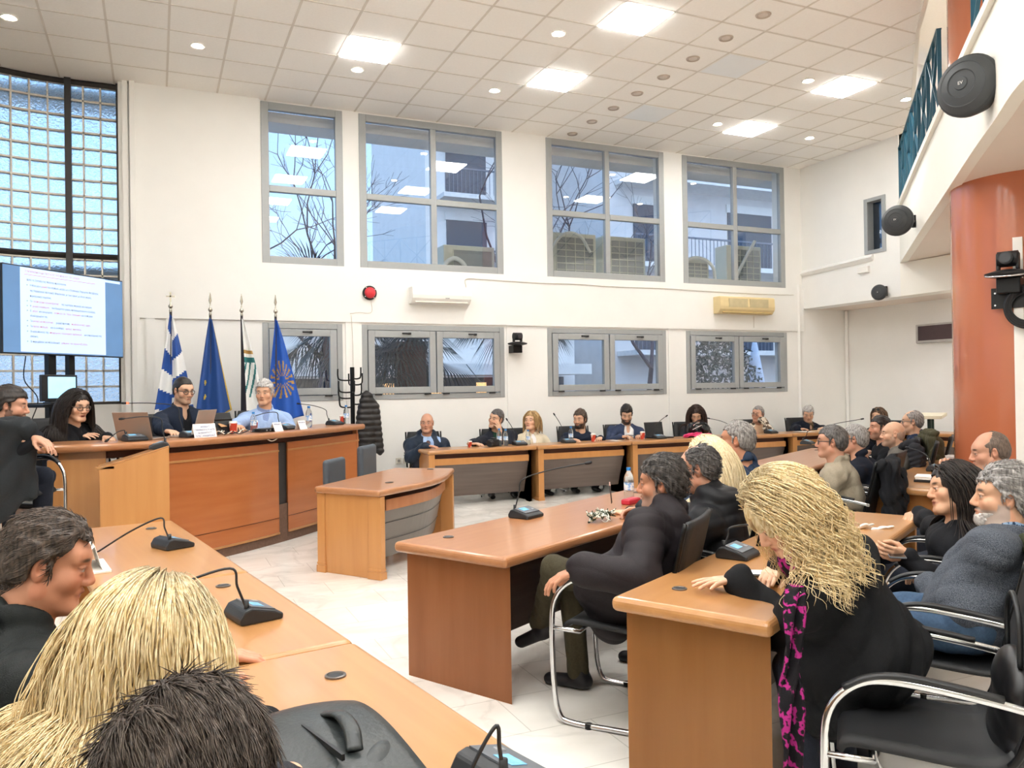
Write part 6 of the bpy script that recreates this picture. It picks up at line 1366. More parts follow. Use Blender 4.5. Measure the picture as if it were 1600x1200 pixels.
# ================================================================ screen on a stand, flags
def tv():
    a, c, d, e = [np.array(q) for q in (ond(6, 408, 7.7), ond(195, 440, 9.1), ond(190, 560, 9.1), ond(1, 551, 7.7))]
    ctr = (a+c+d+e)/4; x = nz_(np.array([*(c-a)[:2], 0])); y = np.cross([0, 0, 1.], x); w = np.linalg.norm((c-a)[:2])*1.0; h = (a[2]+c[2]-d[2]-e[2])/2
    T = thing('tv_screen', 'large flat screen on a black stand showing a slide of red and black text', 'screen', tuple(ctr), math.atan2(x[1], x[0]))
    b = MB(); b.box((0, .03, 0), (w, .05, h)); b.build('bezel', BLACK, T, bevel=.006)
    b = MB(); b.box((0, .003, 0), (w*.985, .004, h*.972)); b.build('screen_panel', pm('screen_blue', '#55779F', rough=.25, emit=.42, var=.12, scale=1.5), T)
    b = MB(); b.box((-.02*w, -.0005, .004), (.70*w, .002, h*.955)); b.box((.40*w, -.0005, h*.462), (.14*w, .002, h*.03)); b.build('slide', pm('slide_white', '#B5D2F2', rough=.35, emit=.40, var=.02, scale=2), T)
    red, blk, grn = pm('slide_red', '#B8405C', emit=.12, rough=.4), pm('slide_black', '#26324A', emit=.05, rough=.4), pm('slide_tick', '#7FA08F', emit=.3, rough=.4)
    sz = h*.036; x0 = -.32*w; L = [('r', 'ΣΥΜΠΕΡΑΣΜΑΤΑ ΚΑΙ ΠΡΟΤΑΣΕΙΣ ΤΗΣ ΜΕΛΕΤΗΣ ΤΟΥ ΣΧΕΔΙΟΥ', -.02, .43), ('b', 'Κατά τη Σύνταξη της Μελέτης προτείνονται:', .0, .335),
       ('b', 'Η θέση και η', .03, .275), ('r', 'μορφή', .155, .275), ('b', 'του σταθμού, μεταξύ με ο Πληθυσμός Παραμένει Μεταβλητός', .222, .275), ('b', 'της Περιφέρειας Κεντρικής Μακεδονίας με τους όρους με όλους φορείς,', .03, .215), ('b', 'παραγωγικής σημασίας.', .03, .155),
       ('b', 'Το', .03, .095), ('r', 'αναπτυξιακό χαρακτηριστικό', .065, .095), ('b', 'της ευρύτερης περιοχής και οικισμών.', .375, .095), ('b', 'Η', .03, .04), ('r', 'χωρική διάρθρωση', .055, .04), ('b', 'του δομημένου χώρου, προγραμματισμένες εξελίξεις.', .265, .04),
       ('b', 'Ο', .03, -.015), ('r', 'ρόλος', .055, -.015), ('b', 'και εκτιμώμενη', .125, -.015), ('r', 'ανάπτυξη της Πόλης Δυναμικού', .29, -.015), ('b', 'και το πλαίσιο', .61, -.015), ('b', 'ολοκληρωμένο της.', .03, -.07), ('b', 'Τα', .03, -.13), ('r', 'φυσικά και πολιτιστικά', .06, -.13), ('b', 'χωρικά πρότυπα', .31, -.13), ('r', 'περιβαλλοντικές αρχές.', .49, -.13),
       ('b', 'Τα', .03, -.19), ('r', 'δίκτυα υποδομής', .06, -.19), ('b', 'και οι συνθήκες', .25, -.19), ('r', 'κρίσιμες προτάσεις.', .42, -.19), ('b', 'Οι κατευθύνσεις της', .03, -.25), ('r', 'υπερκείμενου στρατηγικού σχεδιασμού', .235, -.25), ('b', 'και η προσαρμογή στις', .64, -.25), ('b', 'ανάγκες.', .03, -.305), ('b', 'Οι παρεμβάσεις και πολεοδομικές', .03, -.365), ('r', 'ρυθμίσεις του ισχύοντος', .37, -.365), ('r', 'Σχεδίου.', .60, -.365)]
    for c_, s, dx, z in L: text_mesh(s, sz*(.9 if z > .4 else .92), red if c_ == 'r' else blk, 'lettering', T, Matrix.Translation((x0+dx*.70*w*1.02, -.0018, z*h)) @ Matrix.Rotation(pi/2, 4, 'X'), xscale=.74)
    b = MB(); b.box((x0+.27*w, -.0018, .405*h), (.58*w, .001, .004)); b.build('underline', red, T)
    for z in (.275, .095, .04, -.015, -.13, -.19, -.25, -.365): b = MB(); b.box((x0+.002, -.0018, z*h+.01), (.012, .001, .012)); b.build('tick', grn, T)
    S = thing('tv_stand', 'black two-post stand carrying the large screen', 'stand', (ctr[0], ctr[1], 0), math.atan2(x[1], x[0]))
    zb = ctr[2]-h/2
    for s in (-.14, .10): b = MB(); b.box((s, .09, (DZ+.05+ctr[2])/2), (.09 if s < 0 else .07, .06, ctr[2]-DZ-.05)); b.build('post', BLACKM, S)
    b = MB(); b.box((0, .1, DZ+.03), (.9, .5, .05)); b.build('stand_base', BLACKM, S, bevel=.01); b = MB(); b.box((-.02, .06, ctr[2]), (.5, .05, .3)); b.build('wall_plate', BLACKM, S)
    b = MB(); b.box((-.2, -.02, 1.46-.05), (.5, .3, .03)); b.build('shelf', BLACKM, S)
    m_ = np.array(ond(94, 622, 7.55)); N_ = thing('monitor', 'small monitor with a pale blue screen below the large screen', 'monitor', (m_[0], m_[1], 1.43), math.atan2(x[1], x[0])-.1)
    b = MB(); b.box((0, .02, .155), (.36, .04, .25)); b.box((0, .05, .015), (.2, .12, .02)); b.box((0, .045, .06), (.04, .03, .1)); b.build('bezel', BLACK, N_, bevel=.005); b = MB(); b.box((.02, -.001, .16), (.28, .002, .2)); b.build('screen_panel', pm('monitor_glow', '#8CCBE8', emit=.9, rough=.3), N_)
    cable('thin black cables hanging behind the large screen', [ctr+np.array([-.4, .1, -h/2]), ctr+np.array([-.42, .15, -h/2-.25]), ctr+np.array([-.3, .15, -h/2-.45]), ctr+np.array([-.36, .1, -h/2-.7])], .006, CABB)
tv()
def flag(px, Y, label, kind, ztop, cross=False, spread=.30, hang=1.35, lean=0.0):
    p = ony(px, 600, Y); T = thing('flag', label, 'flag', (p.x, Y, DZ), 0, 'flags behind the dais'); zt = ztop-DZ
    b = MB(); b.tube([(0, 0, 0), (0, 0, zt-.12)], .016, n=10); b.lathe([(.16, 0), (.16, .02), (.04, .05), (.02, .09)], n=20); b.build('pole', pm('flag_pole', '#3A3536', rough=.4), T, smooth=True)
    b = MB(); b.lathe([(.012, zt-.14), (.018, zt-.12), (.012, zt-.09), (.026, zt-.07), (.026, zt-.055), (.010, zt-.03), (.008, zt)], n=14)
    if cross: b.box((0, 0, zt+.045), (.018, .012, .13)); b.box((0, 0, zt+.06), (.10, .012, .018))
    else: b.lathe([(.004, zt), (.018, zt+.05), (.003, zt+.15)], n=8, sy=.4)
    b.build('finial', pm('pole_silver', '#B9B3A4', rough=.25, metal=.9), T, smooth=True)
    nu, nv = 46, 60; P = np.zeros((nv, nu, 3)); top = zt-.16
    for j in range(nv):
        v = j/(nv-1)
        for i in range(nu):
            u = i/(nu-1); wd = (.03+spread*v**.9)
            f = (.018+.05*v)*np.sin(u*9.5+1.2*v+px)
            dx = (u-.30-.1*v)*wd if kind != 'eu' else (u-.42)*wd
            P[j, i] = (dx+lean*v, -.03-.05*v*sin(u*3.1)+f, top-hang*v*(1-.18*u*v*(1 if kind in ('eu',) else .6))-.03*u)
    b = MB(); b.grid(P); U = [(i+.5)/(nu-1) for j in range(nv-1) for i in range(nu-1)]; V = [(j+.5)/(nv-1) for j in range(nv-1) for i in range(nu-1)]
    fb_ = pm('flag_blue', '#27509B', rough=.7, var=.06, scale=6); fw = pm('flag_white', '#E8E8E6', rough=.7, var=.03, scale=6); fy = pm('flag_yellow', '#D9B84A', rough=.7); ft = pm('flag_teal', '#2E7272', rough=.7); fg = pm('flag_gold', '#B08A4E', rough=.7); fd = pm('flag_dark', '#25222C', rough=.7)
    eub = pm('flag_eu_blue', '#274C8C', rough=.7, var=.06, scale=6); vb = pm('flag_royal_blue', '#2457B0', rough=.7, var=.06, scale=6)
    mi = []
    for u, v in zip(U, V):
        if kind == 'greek': k = 1 if int((v*5.6+u*.9*(1 if u > .45 else -1)+.3)) % 2 else 0
        elif kind == 'eu': k = 1 if min((u-.22)**2*2+(v-.60)**2*9, (u-.24)**2*2+(v-.74)**2*9) < .0042 else (2 if u > .955 or v > .985 else 0)
        elif kind == 'town':
            k = 0
            if u < .2: k = 3
            elif .35 < v < .75 and int((u*9+v*16)) % 3 == 0: k = 1
            elif .28 < v < .33: k = 2
            elif .36 < v < .40: k = 1
            elif v > .965: k = 2
        else:
            du, dv = (u-.5)*.9, (v-.58)*2.2; r = math.hypot(du, dv); k = 1 if .1 < r < .42 and abs(((math.atan2(dv, du)/(pi/8)) % 1)-.5) < .2 else 0
        mi.append(k)
    b.build('flag_cloth', {'greek': [fb_, fw], 'eu': [eub, fy, fy], 'town': [fw, ft, fg, fd], 'sun': [vb, fg]}[kind], T, smooth='all', mi=mi, thick=.003)
flag(268, 10.45, 'blue and white striped national flag with a cross on its pole', 'greek', 2.63, cross=True, spread=.46, lean=-.03)
flag(330, 10.45, 'plain blue flag with two gold stars showing', 'eu', 2.60, spread=.42, lean=-.02)
flag(379, 10.45, 'white flag with teal lines and a gold fringe', 'town', 2.60, spread=.30, lean=.10)
flag(432, 10.45, 'royal blue flag with a golden sun', 'sun', 2.60, spread=.48, lean=.03)
# ================================================================ on the walls
def wpt(px, py, y=YB-.04): return np.array(ony(px, py, y))
def siren():
    p = wpt(577, 458); T = thing('alarm_bell', 'round red alarm bell on a black backplate high on the wall', 'alarm bell', tuple(p), 0); Q = rotm(pi/2, 0, 0)
    b = MB(); b.lathe([(.098, 0), (.1, .03), (.085, .045), (.001, .045)], n=28, M=Q); b.build('backplate', BLACK, T, smooth=True); b = MB(); b.lathe([(.078, .04), (.076, .06), (.055, .082), (.001, .09)], n=28, M=Q); b.build('gong', pm('alarm_red', '#D6313C', rough=.3), T, smooth=True)
    for a in (.6, 2.2, 3.8, 5.4): b = MB(); b.lathe([(.007, .04), (.007, .05)], (.088*cos(a), 0, .088*sin(a)), n=8, M=Q); b.build('screw', WHITEP, T)
siren()
def aircon(px0, py0, px1, py1, label, m, grille=False):
    a, c = wpt(px0, py0), wpt(px1, py1); w = c[0]-a[0]; h = a[2]-c[2]; T = thing('air_conditioner', label, 'air conditioner', (a[0], a[1], c[2]), 0)
    b = MB(); pr = [(0, 0), (-.13, .0), (-.19, .07), (-.2, .12), (-.19, h-.02), (-.17, h), (0, h)]; n_ = len(pr); b.add([(x, y, z) for x in (0, w) for y, z in pr], [tuple(range(n_)), tuple(range(2*n_-1, n_-1, -1))]+[(i, n_+i, n_+(i+1) % n_, (i+1) % n_) for i in range(n_)]); b.build('casing', m, T, bevel=.012, seg=3)
    b = MB(); b.box((w/2, -.155, .03), (w*.88, .012, .05), (-.75, 0, 0)); b.build('air_flap', pm('flap_'+m.name, '#D9D5CB' if not grille else '#CDB47C', rough=.5), T); b = MB(); b.box((w/2, -.145, .018), (w*.86, .03, .016)); b.build('outlet_slot', BLACK, T)
    if grille:
        for k in (0, 1): b = MB(); b.box((w*(.32+.38*k), -.197, h*.62), (w*.34, .01, h*.5)); b.build('intake_grille', pm('grille_beige', '#C3B48E', rough=.6), T)
    else: b = MB(); b.box((w*.58, -.202, h*.32), (.06, .004, .012)); b.build('badge', pm('badge_grey', '#9A9A98', rough=.4), T)
aircon(638, 449, 730, 478, 'white air conditioner on the wall below the second tall window', pm('ac_white', '#F1EFEA', rough=.4, var=.01)); aircon(1114, 464, 1199, 493, 'yellowed old air conditioner below the fourth tall window', pm('ac_yellowed', '#E0CB9A', rough=.45, var=.03), True)
def wallcable(label, pts, r=.006, m=None): cable(label, [wpt(*q, y=YB-.045) for q in pts], r, m or pm('painted_cable', '#CFC8BC', rough=.6), 'cables on the window wall')
wallcable('painted cable running under the tall windows to the far corner', [(728, 449), (729, 436), (760, 437), (840, 442), (900, 444), (960, 448), (1040, 451), (1120, 456), (1200, 460), (1240, 461)])
wallcable('thin cable dropping from the alarm bell', [(580, 471), (580, 488), (560, 488), (547, 490)], .004); wallcable('thin cable hanging below the yellowed air conditioner', [(1178, 494), (1178, 512)], .004)
wallcable('thin cable going down the pilaster to the coat rack', [(549, 492), (551, 530), (552, 575)], .004)
b = MB()
for q in ((x, 0) for x in (0,)): pass
def conduit(label, a, c, w=.05): 
    a, c = np.array(a), np.array(c); b = MB(); d = c-a; L = np.linalg.norm(d); b.tube([a, c], w/2*1.2, n=4); o = b.build('cable_duct', WALL); tag(o, label, 'cable duct', 'white cable ducts')
conduit('white cable duct running along the right wall below the small window', (XR-.02, 10.95, 3.50), (XR-.02, 9.40, 3.56), .09); conduit('white vertical duct in the far corner beside the last window', (XR-.12, YB-.03, .0), (XR-.12, YB-.03, 3.3), .05); conduit('white vertical duct in the recess corner', (XR2-.04, YB-.03, 0), (XR2-.04, YB-.03, 2.85), .06)
T = thing('junction_box', 'white junction box under the cable duct on the right wall', 'junction box', (XR-.03, 9.58, 3.38), 0); b = MB(); b.box((0, 0, 0), (.05, .22, .1)); b.build('box_body', WHITEP, T, bevel=.005); b = MB(); b.box((-.026, 0, 0), (.004, .16, .06)); b.build('box_lid', WHITEP, T)
for k, px in enumerate((623, 634)):
    p = wpt(px, 720, YB-.012); T = thing('wall_socket', 'white wall socket '+['farther from the desk row', 'nearer the desk row'][k], 'socket', tuple(p), 0, 'wall sockets'); b = MB(); b.box((0, 0, 0), (.082, .024, .082)); b.build('cover_plate', pm('socket_cream', '#DDD8CB', rough=.5), T, bevel=.005); b = MB(); b.lathe([(.02, 0), (.02, .004), (.001, .004)], n=16, M=rotm(pi/2, 0, 0)); b.xf(np.eye(3), (0, -.012, 0)); b.build('socket_hole', pm('socket_grey', '#8E8A82', rough=.6), T)
def ptz(p, rz, label, s=1.0, strip=False):
    T = thing('conference_camera', label, 'camera', tuple(p), rz); T.scale = (s, s, s)
    b = MB(); b.box((0, .03, -.035), (.12, .14, .09)); b.build('bracket', BLACKM, T, bevel=.006); b = MB(); b.lathe([(.06, .01), (.1, .02), (.105, .035), (.06, .05), (.04, .052)], (0, -.03, 0), n=24, sx=1.15); b.build('camera_base', BLACK, T, smooth=True)
    for x in (-.048, .048): b = MB(); b.box((x, -.03, .1), (.018, .05, .1)); b.build('fork_arm', BLACK, T, bevel=.008)
    b = MB(); b.tube([(-.05, -.03, .115), (.05, -.03, .115)], .045, n=20); b.tube([(0, -.03, .115), (0, -.095, .115)], .036, n=20); b.build('camera_head', BLACK, T, smooth=True); b = MB(); b.tube([(0, -.095, .115), (0, -.108, .115)], .028, n=20); b.build('lens', pm('lens_glass', '#3A3D42', rough=.08), T, smooth=True)
    if strip: b = MB(); b.tube([(.115*cos(a), -.03+.10*sin(a), .028-.02*abs(sin(a))) for a in np.linspace(pi, 2*pi, 15)], .006, n=6); b.build('silver_strip', CHROME, T, smooth='all')
    return T
ptz(np.array(ony(807, 541, YB-.17)), 0, 'black conference camera on a bracket between the lower windows', 1.25)
# camera on the column, with its coil of cable
ca2 = ca-.08; q_ = np.array([KX+(KR+.11)*cos(ca2), KY+(KR+.11)*sin(ca2), ond(1576, 440, 6.6).z])
q_[2] = (HC+(610-452)/FPX*((q_-np.array([0, 0, HC])) @ np.array(_F)))
T = ptz(q_, ca2+pi/2, 'black conference camera on a bracket on the terracotta column', 1.55, True)
b = MB(); b.box((0, .045, -.10), (.2, .015, .12)); b.build('mounting_plate', BLACKM, T)
for x, z in ((-.08, -.07), (-.08, -.14), (.08, -.14)): b = MB(); b.lathe([(.005, 0), (.005, .004)], n=8, M=rotm(pi/2, 0, 0)); b.xf(np.eye(3), (x, .038, z)); b.build('screw', CHROME, T)
b = MB()
for k in range(4): b.tube([(.09+(.115-.008*k)*cos(t), .0+.006*k, -.16+(.12-.012*k)*sin(t)) for t in np.linspace(.5, 2*pi+.3, 40)], .009, n=6)
b.build('cable_coil', CABB, T, smooth='all')
b = MB(); b.ell((0, 0, 0), (.02, .02, .03)); o = b.build('hook_stub', pm('cream_hook', '#E9DCC8', rough=.5)); o.location = (KX+(KR+.005)*cos(ca+.28), KY+(KR+.005)*sin(ca+.28), 3.22); tag(o, 'small cream cable stub near the top of the column', 'hook')
def speaker(px, py, dep, r, ang, label, wall):
    p = np.array(ond(px, py, dep)); T = thing('loudspeaker', label, 'loudspeaker', tuple(p), ang, 'round black loudspeakers'); SM = pm('speaker_black', '#303335', rough=.5, var=.06)
    Q = rotm(pi/2, 0, 0); b = MB(); b.lathe([(.001, -.95*r), (.45*r, -.85*r), (.8*r, -.5*r), (.98*r, -.05*r), (r, .12*r), (.97*r, .2*r), (.9*r, .24*r), (.001, .24*r)], n=36, M=Q); b.build('shell', SM, T, smooth=True, angle=60)
    b = MB(); b.lathe([(.93*r, .22*r), (.86*r, .34*r), (.72*r, .44*r), (.69*r, .43*r), (.45*r, .53*r), (.42*r, .50*r), (.22*r, .53*r), (.2*r, .57*r), (.001, .58*r)], n=36, M=Q); b.build('grille', pm('speaker_grille', '#3C3F41', rough=.6), T, smooth=True)
    text_mesh('EV', .15*r, WHITEP, 'logo', T, Matrix.Translation((-.07*r, -.60*r, -.05*r)) @ Matrix.Rotation(pi/2, 4, 'X'))
    w = np.array(wall)-p; c, s_ = cos(-ang), sin(-ang); w = np.array([c*w[0]-s_*w[1], s_*w[0]+c*w[1], w[2]]); b = MB(); st = nz_(w)*.55*r; b.tube([st, st*.4+w*.6, w], .022, n=8); b.ell(w*.75, (.05, .05, .05)); b.build('bracket', BLACKM, T, smooth='all')
    b = MB(); b.box(w, (.06, .06, .16)); b.build('wall_mount', BLACKM, T, bevel=.01)
p1 = np.array(ond(1515, 135, 7.0)); speaker(1515, 135, 5.85, .226, -1.42, 'large round loudspeaker nearest the viewer on the balcony edge', ond(1560, 122, 5.72))
speaker(1403, 345, 9.85, .19, -1.2, 'round loudspeaker farther along the balcony edge', ond(1428, 346, 10.3)); _w = np.array(onx(1384, 455, XR-.01)); _d = (_w-np.array([0, 0, HC])) @ np.array(_F); speaker(1374, 457, _d-.16, .125, -1.25, 'small round loudspeaker on the beam above the recess', _w)
cable('thin grey cable drooping from the near loudspeaker to the balcony', [ond(1535, 108, 5.8), ond(1552, 100, 5.7), ond(1562, 88, 5.6), ond(1560, 70, 5.62), ond(1562, 45, 5.6)], .006, pm('painted_cable', '#CFC8BC'), 'loudspeaker cables')
# LED sign
y0, y1 = 9.44, 7.9; T = thing('led_sign', 'unlit dark LED message board in a grey frame on the recessed wall', 'sign', (XR2-.05, y0, 2.175), 0); b = MB(); b.box((0, -(y0-y1)/2, .15), (.08, y0-y1, .31)); b.build('sign_frame', pm('sign_frame', '#B5B2AE', rough=.4), T, bevel=.01); b = MB(); b.box((-.043, -(y0-y1)/2, .155), (.004, y0-y1-.1, .24)); b.build('sign_panel', pm('sign_panel', '#4A3A3C', rough=.5), T); b = MB(); b.tube([(0, -.25, .3), (0, -.25, .38)], .01); b.build('hanger', WHITEP, T)
# coat rack with a quilted coat
def rack():
    p = ony(552, 700, 10.55); T = thing('coat_rack', 'black metal coat rack with curled hooks between the windows', 'coat rack', (p.x, p.y, 0)); b = MB(); b.tube([(0, 0, 0), (0, 0, 1.83)], .03, n=12); b.build('pole', BLACKM, T, smooth=True); b = MB(); b.lathe([(.2, 0), (.2, .015), (.05, .04)], n=24); b.build('rack_base', BLACKM, T, smooth=True)
    for k, (a, z) in enumerate([(2.8, 1.66), (.3, 1.68), (3.3, 1.50), (-.2, 1.60), (2.6, 1.42), (.2, 1.46), (3.4, 1.30), (-.1, 1.34), (1.6, 1.6), (-1.6, 1.5)]):
        d = np.array([cos(a), sin(a), 0]); L = .19 if k % 2 == 0 else .13; b = MB(); b.tube(smoothpath([(0, 0, z), d*L*.5+(0, 0, z-.005), d*L*.9+(0, 0, z+.01), d*L+(0, 0, z+.06), d*L+(0, 0, z+.15)], 5), .011, n=6); b.build('hook', BLACKM, T, smooth='all')
rack()
p = np.array(ond(568, 690, 10.7)); S = Sdf(); c0 = np.array([ony(572, 690, 10.5).x, 10.42, 0])
S.ell(c0+(0, 0, 1.05), (.16, .10, .42), k=.05); S.ell(c0+(-.01, 0, 1.4), (.08, .07, .12), k=.05); S.cone(c0+(.1, 0, 1.3), c0+(.15, -.02, .72), .07, .06, k=.04); S.post += [quilt((0, 0, 1), .075, .012), folds(.012, seed=3)]
o, _ = sdf_obj('quilted_coat', S, c0+(-.4, -.3, .4), c0+(.4, .3, 1.65), .009, pm('quilted_black', '#23201F', rough=.45), None); tag(o, 'black quilted winter coat hanging from the coat rack behind the dais end', 'coat')
# flip chart stand seen by the column
p = ond(1455, 690, 9.9); T = thing('folding_stand', 'dark stand with a pale board beside the terracotta column', 'stand', (p.x, p.y, 0), .6)
for x in (-.25, .25): b = MB(); b.box((x, 0, .55), (.05, .04, 1.1)); b.build('leg', pm('stand_green', '#1E3531', rough=.5), T)
b = MB(); b.box((0, 0, 1.1), (1.1, .3, .04)); b.build('board', pm('pale_board', '#E4DCC4', rough=.6), T, bevel=.005)

# ================================================================ outside the windows
OUTW = pm('outside_render', '#E0DAD6', rough=.9, var=.05, scale=2); OUTW2 = pm('outside_pale', '#EFEAE4', rough=.9, var=.04, scale=2); SLAB = pm('outside_slab', '#E4DFDA', rough=.9); DGL = pm('outside_dark_glass', '#3C4757', rough=.2); ASPH = pm('asphalt', '#55575C', rough=.9)
b = MB(); b.bb((-60, 11.4, -.4), (90, 90, -.3)); struct(b.build('ground', ASPH))
b = MB(); b.bb((-2, 11.28, 5.22), (14, 11.75, 5.36)); struct(b.build('roof_overhang', OUTW2))
b = MB(); b.bb((-2, 11.28, 2.95), (14, 12.1, 3.12)); struct(b.build('ledge_slab', OUTW2))
def building(label, x0, x1, y, z, floors, m, depth=8, z0=0):
    T = thing('apartment_building', label, 'building', (x0, y, -.3), 0, 'buildings across the street'); w = x1-x0; h = z+.3
    b = MB(); b.bb((0, 0, 0), (w, depth, h)); b.build('facade', m, T)
    fh = 3.0
    for f in range(1, floors+1):
        zz = f*fh; n = max(1, int(w/3.2))
        b = MB(); b.bb((.3, -1.3, zz-.12), (w-.3, 0, zz+.05)); b.build('balcony_slab', SLAB, T)
        q = MB()
        for x in np.arange(.35, w-.3, .16): q.bb((x, -1.28, zz+.05), (x+.02, -1.26, zz+.95))
        q.bb((.3, -1.3, zz+.93), (w-.3, -1.24, zz+.99)); q.build('balcony_railing', pm('outside_rail', '#6E7480', rough=.6), T)
        for k in range(n):
            a = (k+.25)*w/n; q = MB(); q.bb((a, -.05, zz+.1), (a+w/n*.5, .02, zz+2.3)); q.build('window', DGL, T)
            q = MB(); q.bb((a-.06, -.08, zz+2.3), (a+w/n*.5+.06, .0, zz+2.6)); q.build('shutter_box', OUTW2, T)
        if f % 2: q = MB(); q.add([(.6, -.1, zz+2.5), (w*.45, -.1, zz+2.5), (w*.45, -1.25, zz+2.1), (.6, -1.25, zz+2.1)], [(0, 1, 2, 3)]); q.build('awning', pm('awning_pale', '#BCC4D0', rough=.8), T, thick=.03)
    q = MB(); q.bb((-.2, -.4, h-.3), (w+.2, depth, h)); q.build('roof', SLAB, T)
building('tall pale apartment block with balconies behind the third and fourth windows', 14.5, 27, 24, 17, 5, OUTW)
building('slim pale block with stacked balconies behind the second tall window', 9.4, 12.7, 28.8, 15.5, 4, OUTW2)
building('low pale building facing the lower windows', -6, 12, 22, 3.6, 0, OUTW2, 5)
T = thing('shop_facade', 'lit dark shop front at the foot of the low building', 'shop', (2.5, 21.8, -.3)); b = MB(); b.bb((0, 0, 0), (9, .2, 2.15)); b.build('shop_glass', DGL, T)
for k in range(6): b = MB(); b.bb((.5+1.4*k, -.05, 1.5), (.8+1.4*k, 0, 2.0)); b.build('lit_window', pm('warm_window', '#E7B67A', emit=1.2), T)
b = MB(); b.bb((-.2, -1.4, 2.2), (9.2, 0, 2.5)); b.build('canopy', OUTW2, T)
CREAMP = pm('outdoor_unit_cream', '#CFCBB6', rough=.55, var=.03); GRIL = pm('outdoor_grille', '#8E8E88', rough=.6)
def outdoor(x, y, w, h, label, rows=7, cols=4, back=True):
    T = thing('outdoor_unit', label, 'air conditioner', (x, y, 3.12), 0, 'outdoor air conditioning units'); b = MB(); b.bb((0, 0, .05), (w, .34, h)); b.build('casing', CREAMP, T, bevel=.015)
    b = MB(); b.bb((w*.18, -.012, .12), (w*.94, 0, h-.07)); b.build('coil_panel', GRIL, T); q = MB()
    for k in range(rows+1): z = .12+(h-.19)*k/rows; q.bb((w*.18, -.02, z-.006), (w*.94, -.01, z+.006))
    for k in range(cols+1): xx = w*(.18+.76*k/cols); q.bb((xx-.006, -.02, .12), (xx+.006, -.01, h-.07))
    q.build('guard_grille', CREAMP, T)
    for s in (.1, .9): b = MB(); b.bb((w*s-.04, 0, 0), (w*s+.04, .34, .05)); b.build('foot', BLACK, T)
    return T
def hose(label, pts, r=.045):
    b = MB(); b.tube(smoothpath(pts, 10), r, n=10); o = b.build('hose', pm('hose_white', '#D3D0C2', rough=.6), None, smooth='all'); tag(o, label, 'hose', 'pipes of the outdoor units')
t1 = outdoor(4.05, 11.55, .85, .62, 'outdoor unit with a plain side behind the second tall window', 1, 1); hose('white pipe looping in front of the outdoor unit at the second window', [(3.98, 11.5, 3.2), (4.05, 11.48, 3.42), (4.2, 11.47, 3.52), (4.36, 11.47, 3.42), (4.36, 11.47, 3.24), (4.2, 11.48, 3.15)], .035)
outdoor(5.85, 11.6, .92, .95, 'gridded outdoor unit behind the third window, nearer the second'); outdoor(6.9, 11.6, .85, .95, 'gridded outdoor unit behind the third window, nearer the fourth'); outdoor(8.35, 11.6, .75, .65, 'lower gridded outdoor unit behind the fourth window'); outdoor(9.5, 11.6, .8, .95, 'outdoor unit half hidden by the last window frame')
hose('white pipe arching over the unit behind the third window', [(5.75, 11.5, 3.2), (5.85, 11.48, 3.7), (6.1, 11.47, 4.02), (6.4, 11.48, 4.0), (6.6, 11.5, 3.75)], .025); hose('white pipe arching over the lower unit behind the fourth window', [(8.3, 11.5, 3.4), (8.55, 11.47, 3.72), (8.85, 11.47, 3.76), (9.1, 11.48, 3.6), (9.15, 11.5, 3.2)], .03); hose('white pipe slanting before the last unit', [(9.5, 11.5, 3.25), (9.75, 11.48, 3.7), (10.05, 11.48, 4.15)], .03)
# trees
BARK = pm('bark', '#5A5056', rough=.9, var=.2, scale=30); PALMG = pm('palm_green', '#27353B', rough=.7, col2='#4D6064', scale=12); TRUNKP = pm('palm_trunk', '#3B2A2E', rough=.95, col2='#5A4144', scale=25, bump=.6, bscale=40)
def palm(x, y, h, label, seed, n=34, L=1.5):
    R = np.random.RandomState(seed); T = thing('palm_tree', label, 'palm', (x, y, -.3), 0, 'palms outside the lower windows'); b = MB(); b.tube([(0, 0, 0), (.03, 0, h*.5), (0, 0, h)], [.32, .26, .30], n=14); b.build('trunk', TRUNKP, T, smooth='all'); q = MB()
    for k in range(n):
        a = R.rand()*2*pi; el = R.rand()*1.9-.9; l = L*(.7+.5*R.rand()); base = np.array([0, 0, h]); d = np.array([cos(a)*cos(el), sin(a)*cos(el), sin(el)]); up_ = np.array([0, 0, 1.]); s_ = nz_(np.cross(d, up_)); m0 = base+d*l*.45; q.tube([base, m0], .02, n=4)
        for j in range(22):
            t = (j/21-.5)*2.5; dd = nz_(d*cos(t)+s_*sin(t)); tip = m0+dd*l*.62*(1-.15*abs(t))-up_*.18*l*(1-.5*sin(max(0, el))); mid = m0+dd*l*.33; w = np.cross(dd, up_)*.012; q.add([m0, mid+w*1.6, tip, mid-w*1.6], [(0, 1, 2, 3)])
    q.build('fronds', PALMG, T); return T
palm(4.3, 14.2, 2.7, 'thick palm trunk with drooping fronds behind the second lower window', 3); palm(3.25, 15.6, 3.2, 'palm with fan leaves behind the first lower window', 5, 40, 1.8); palm(7.05, 15.0, 3.5, 'palm with drooping fronds behind the third lower window', 8, 30, 1.5)
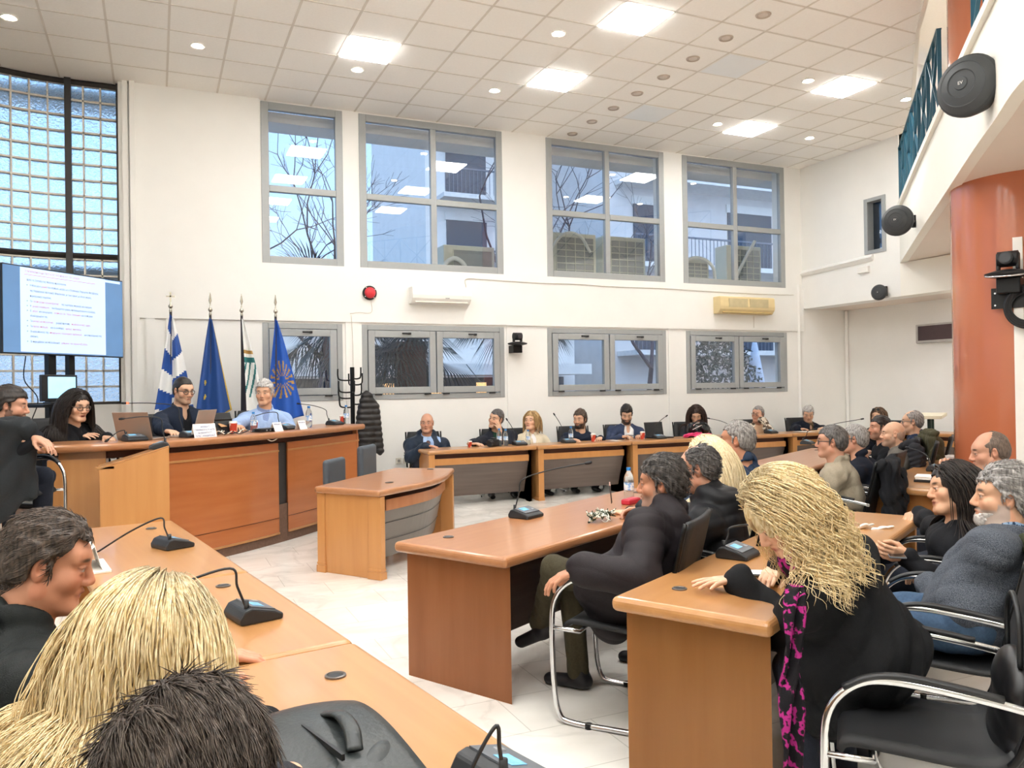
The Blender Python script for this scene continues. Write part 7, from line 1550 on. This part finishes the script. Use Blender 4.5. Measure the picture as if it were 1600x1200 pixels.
def bare_tree(x, y, h, label, seed):
    R = np.random.RandomState(seed); T = thing('bare_tree', label, 'tree', (x, y, -.3), 0, 'bare trees outside'); b = MB(); q = MB()
    def grow(p, d, L, r, n):
        e = p+d*L; (b if n > 2 else q).tube([p, (p+e)/2+R.normal(size=3)*.04*L, e], [r, r*.85, r*.7], n=6 if n > 2 else 4, caps=False)
        if n:
            for k in range(2+(R.rand() < .5)): grow(e, nz_(d+R.normal(size=3)*np.array([.55, .55, .3])+np.array([0, 0, .12])), L*(.62+.2*R.rand()), r*.62, n-1)
    grow(np.array([0, 0, 0.]), nz_([.12, 0, 1]), h*.3, .075, 6); b.build('trunk', BARK, T, smooth='all'); q.build('twigs', BARK, T)
bare_tree(10.2, 15.5, 7.5, 'bare forked tree behind the third lower window', 4); bare_tree(7.6, 17.5, 9.5, 'tall bare tree behind the third tall window', 9); bare_tree(3.2, 18.5, 8.5, 'thin bare tree behind the first tall window', 12)
def bush():
    R = np.random.RandomState(2); T = thing('dark_bush', 'dense dark conifer behind the fourth lower window', 'bush', (12.0, 15.0, -.3)); b = MB(); b.tube([(0, 0, 0), (0, 0, 1.6)], .1, n=8); b.build('trunk', BARK, T); q = MB()
    for k in range(2600):
        z = R.rand()**.8*3.0; r = (1.25*(1-(z/3.2)**2)+.1)*R.rand()**.4; a = R.rand()*6.28; p = np.array([r*cos(a), r*sin(a), z+.2]); d = nz_(R.normal(size=3)); e = nz_(np.cross(d, R.normal(size=3))); q.add([p, p+d*.08+e*.025, p+d*.17, p+d*.08-e*.025], [(0, 1, 2, 3)])
    q.build('foliage', pm('conifer', '#26332F', rough=.8, col2='#41524B', scale=6), T)
bush()
T = thing('parasol', 'closed white parasol outside the last lower window', 'parasol', (13.6, 15.6, -.3)); b = MB(); b.tube([(0, 0, 0), (0, 0, 3.0)], .03); b.build('pole', WHITEP, T)
b = MB(); b.lathe([(.05, 2.9), (.14, 2.4), (.26, 1.7), (.22, 1.3), (.06, 1.25)], n=14); b.build('canopy', pm('parasol_white', '#C9CEDA', rough=.8), T, smooth='all')
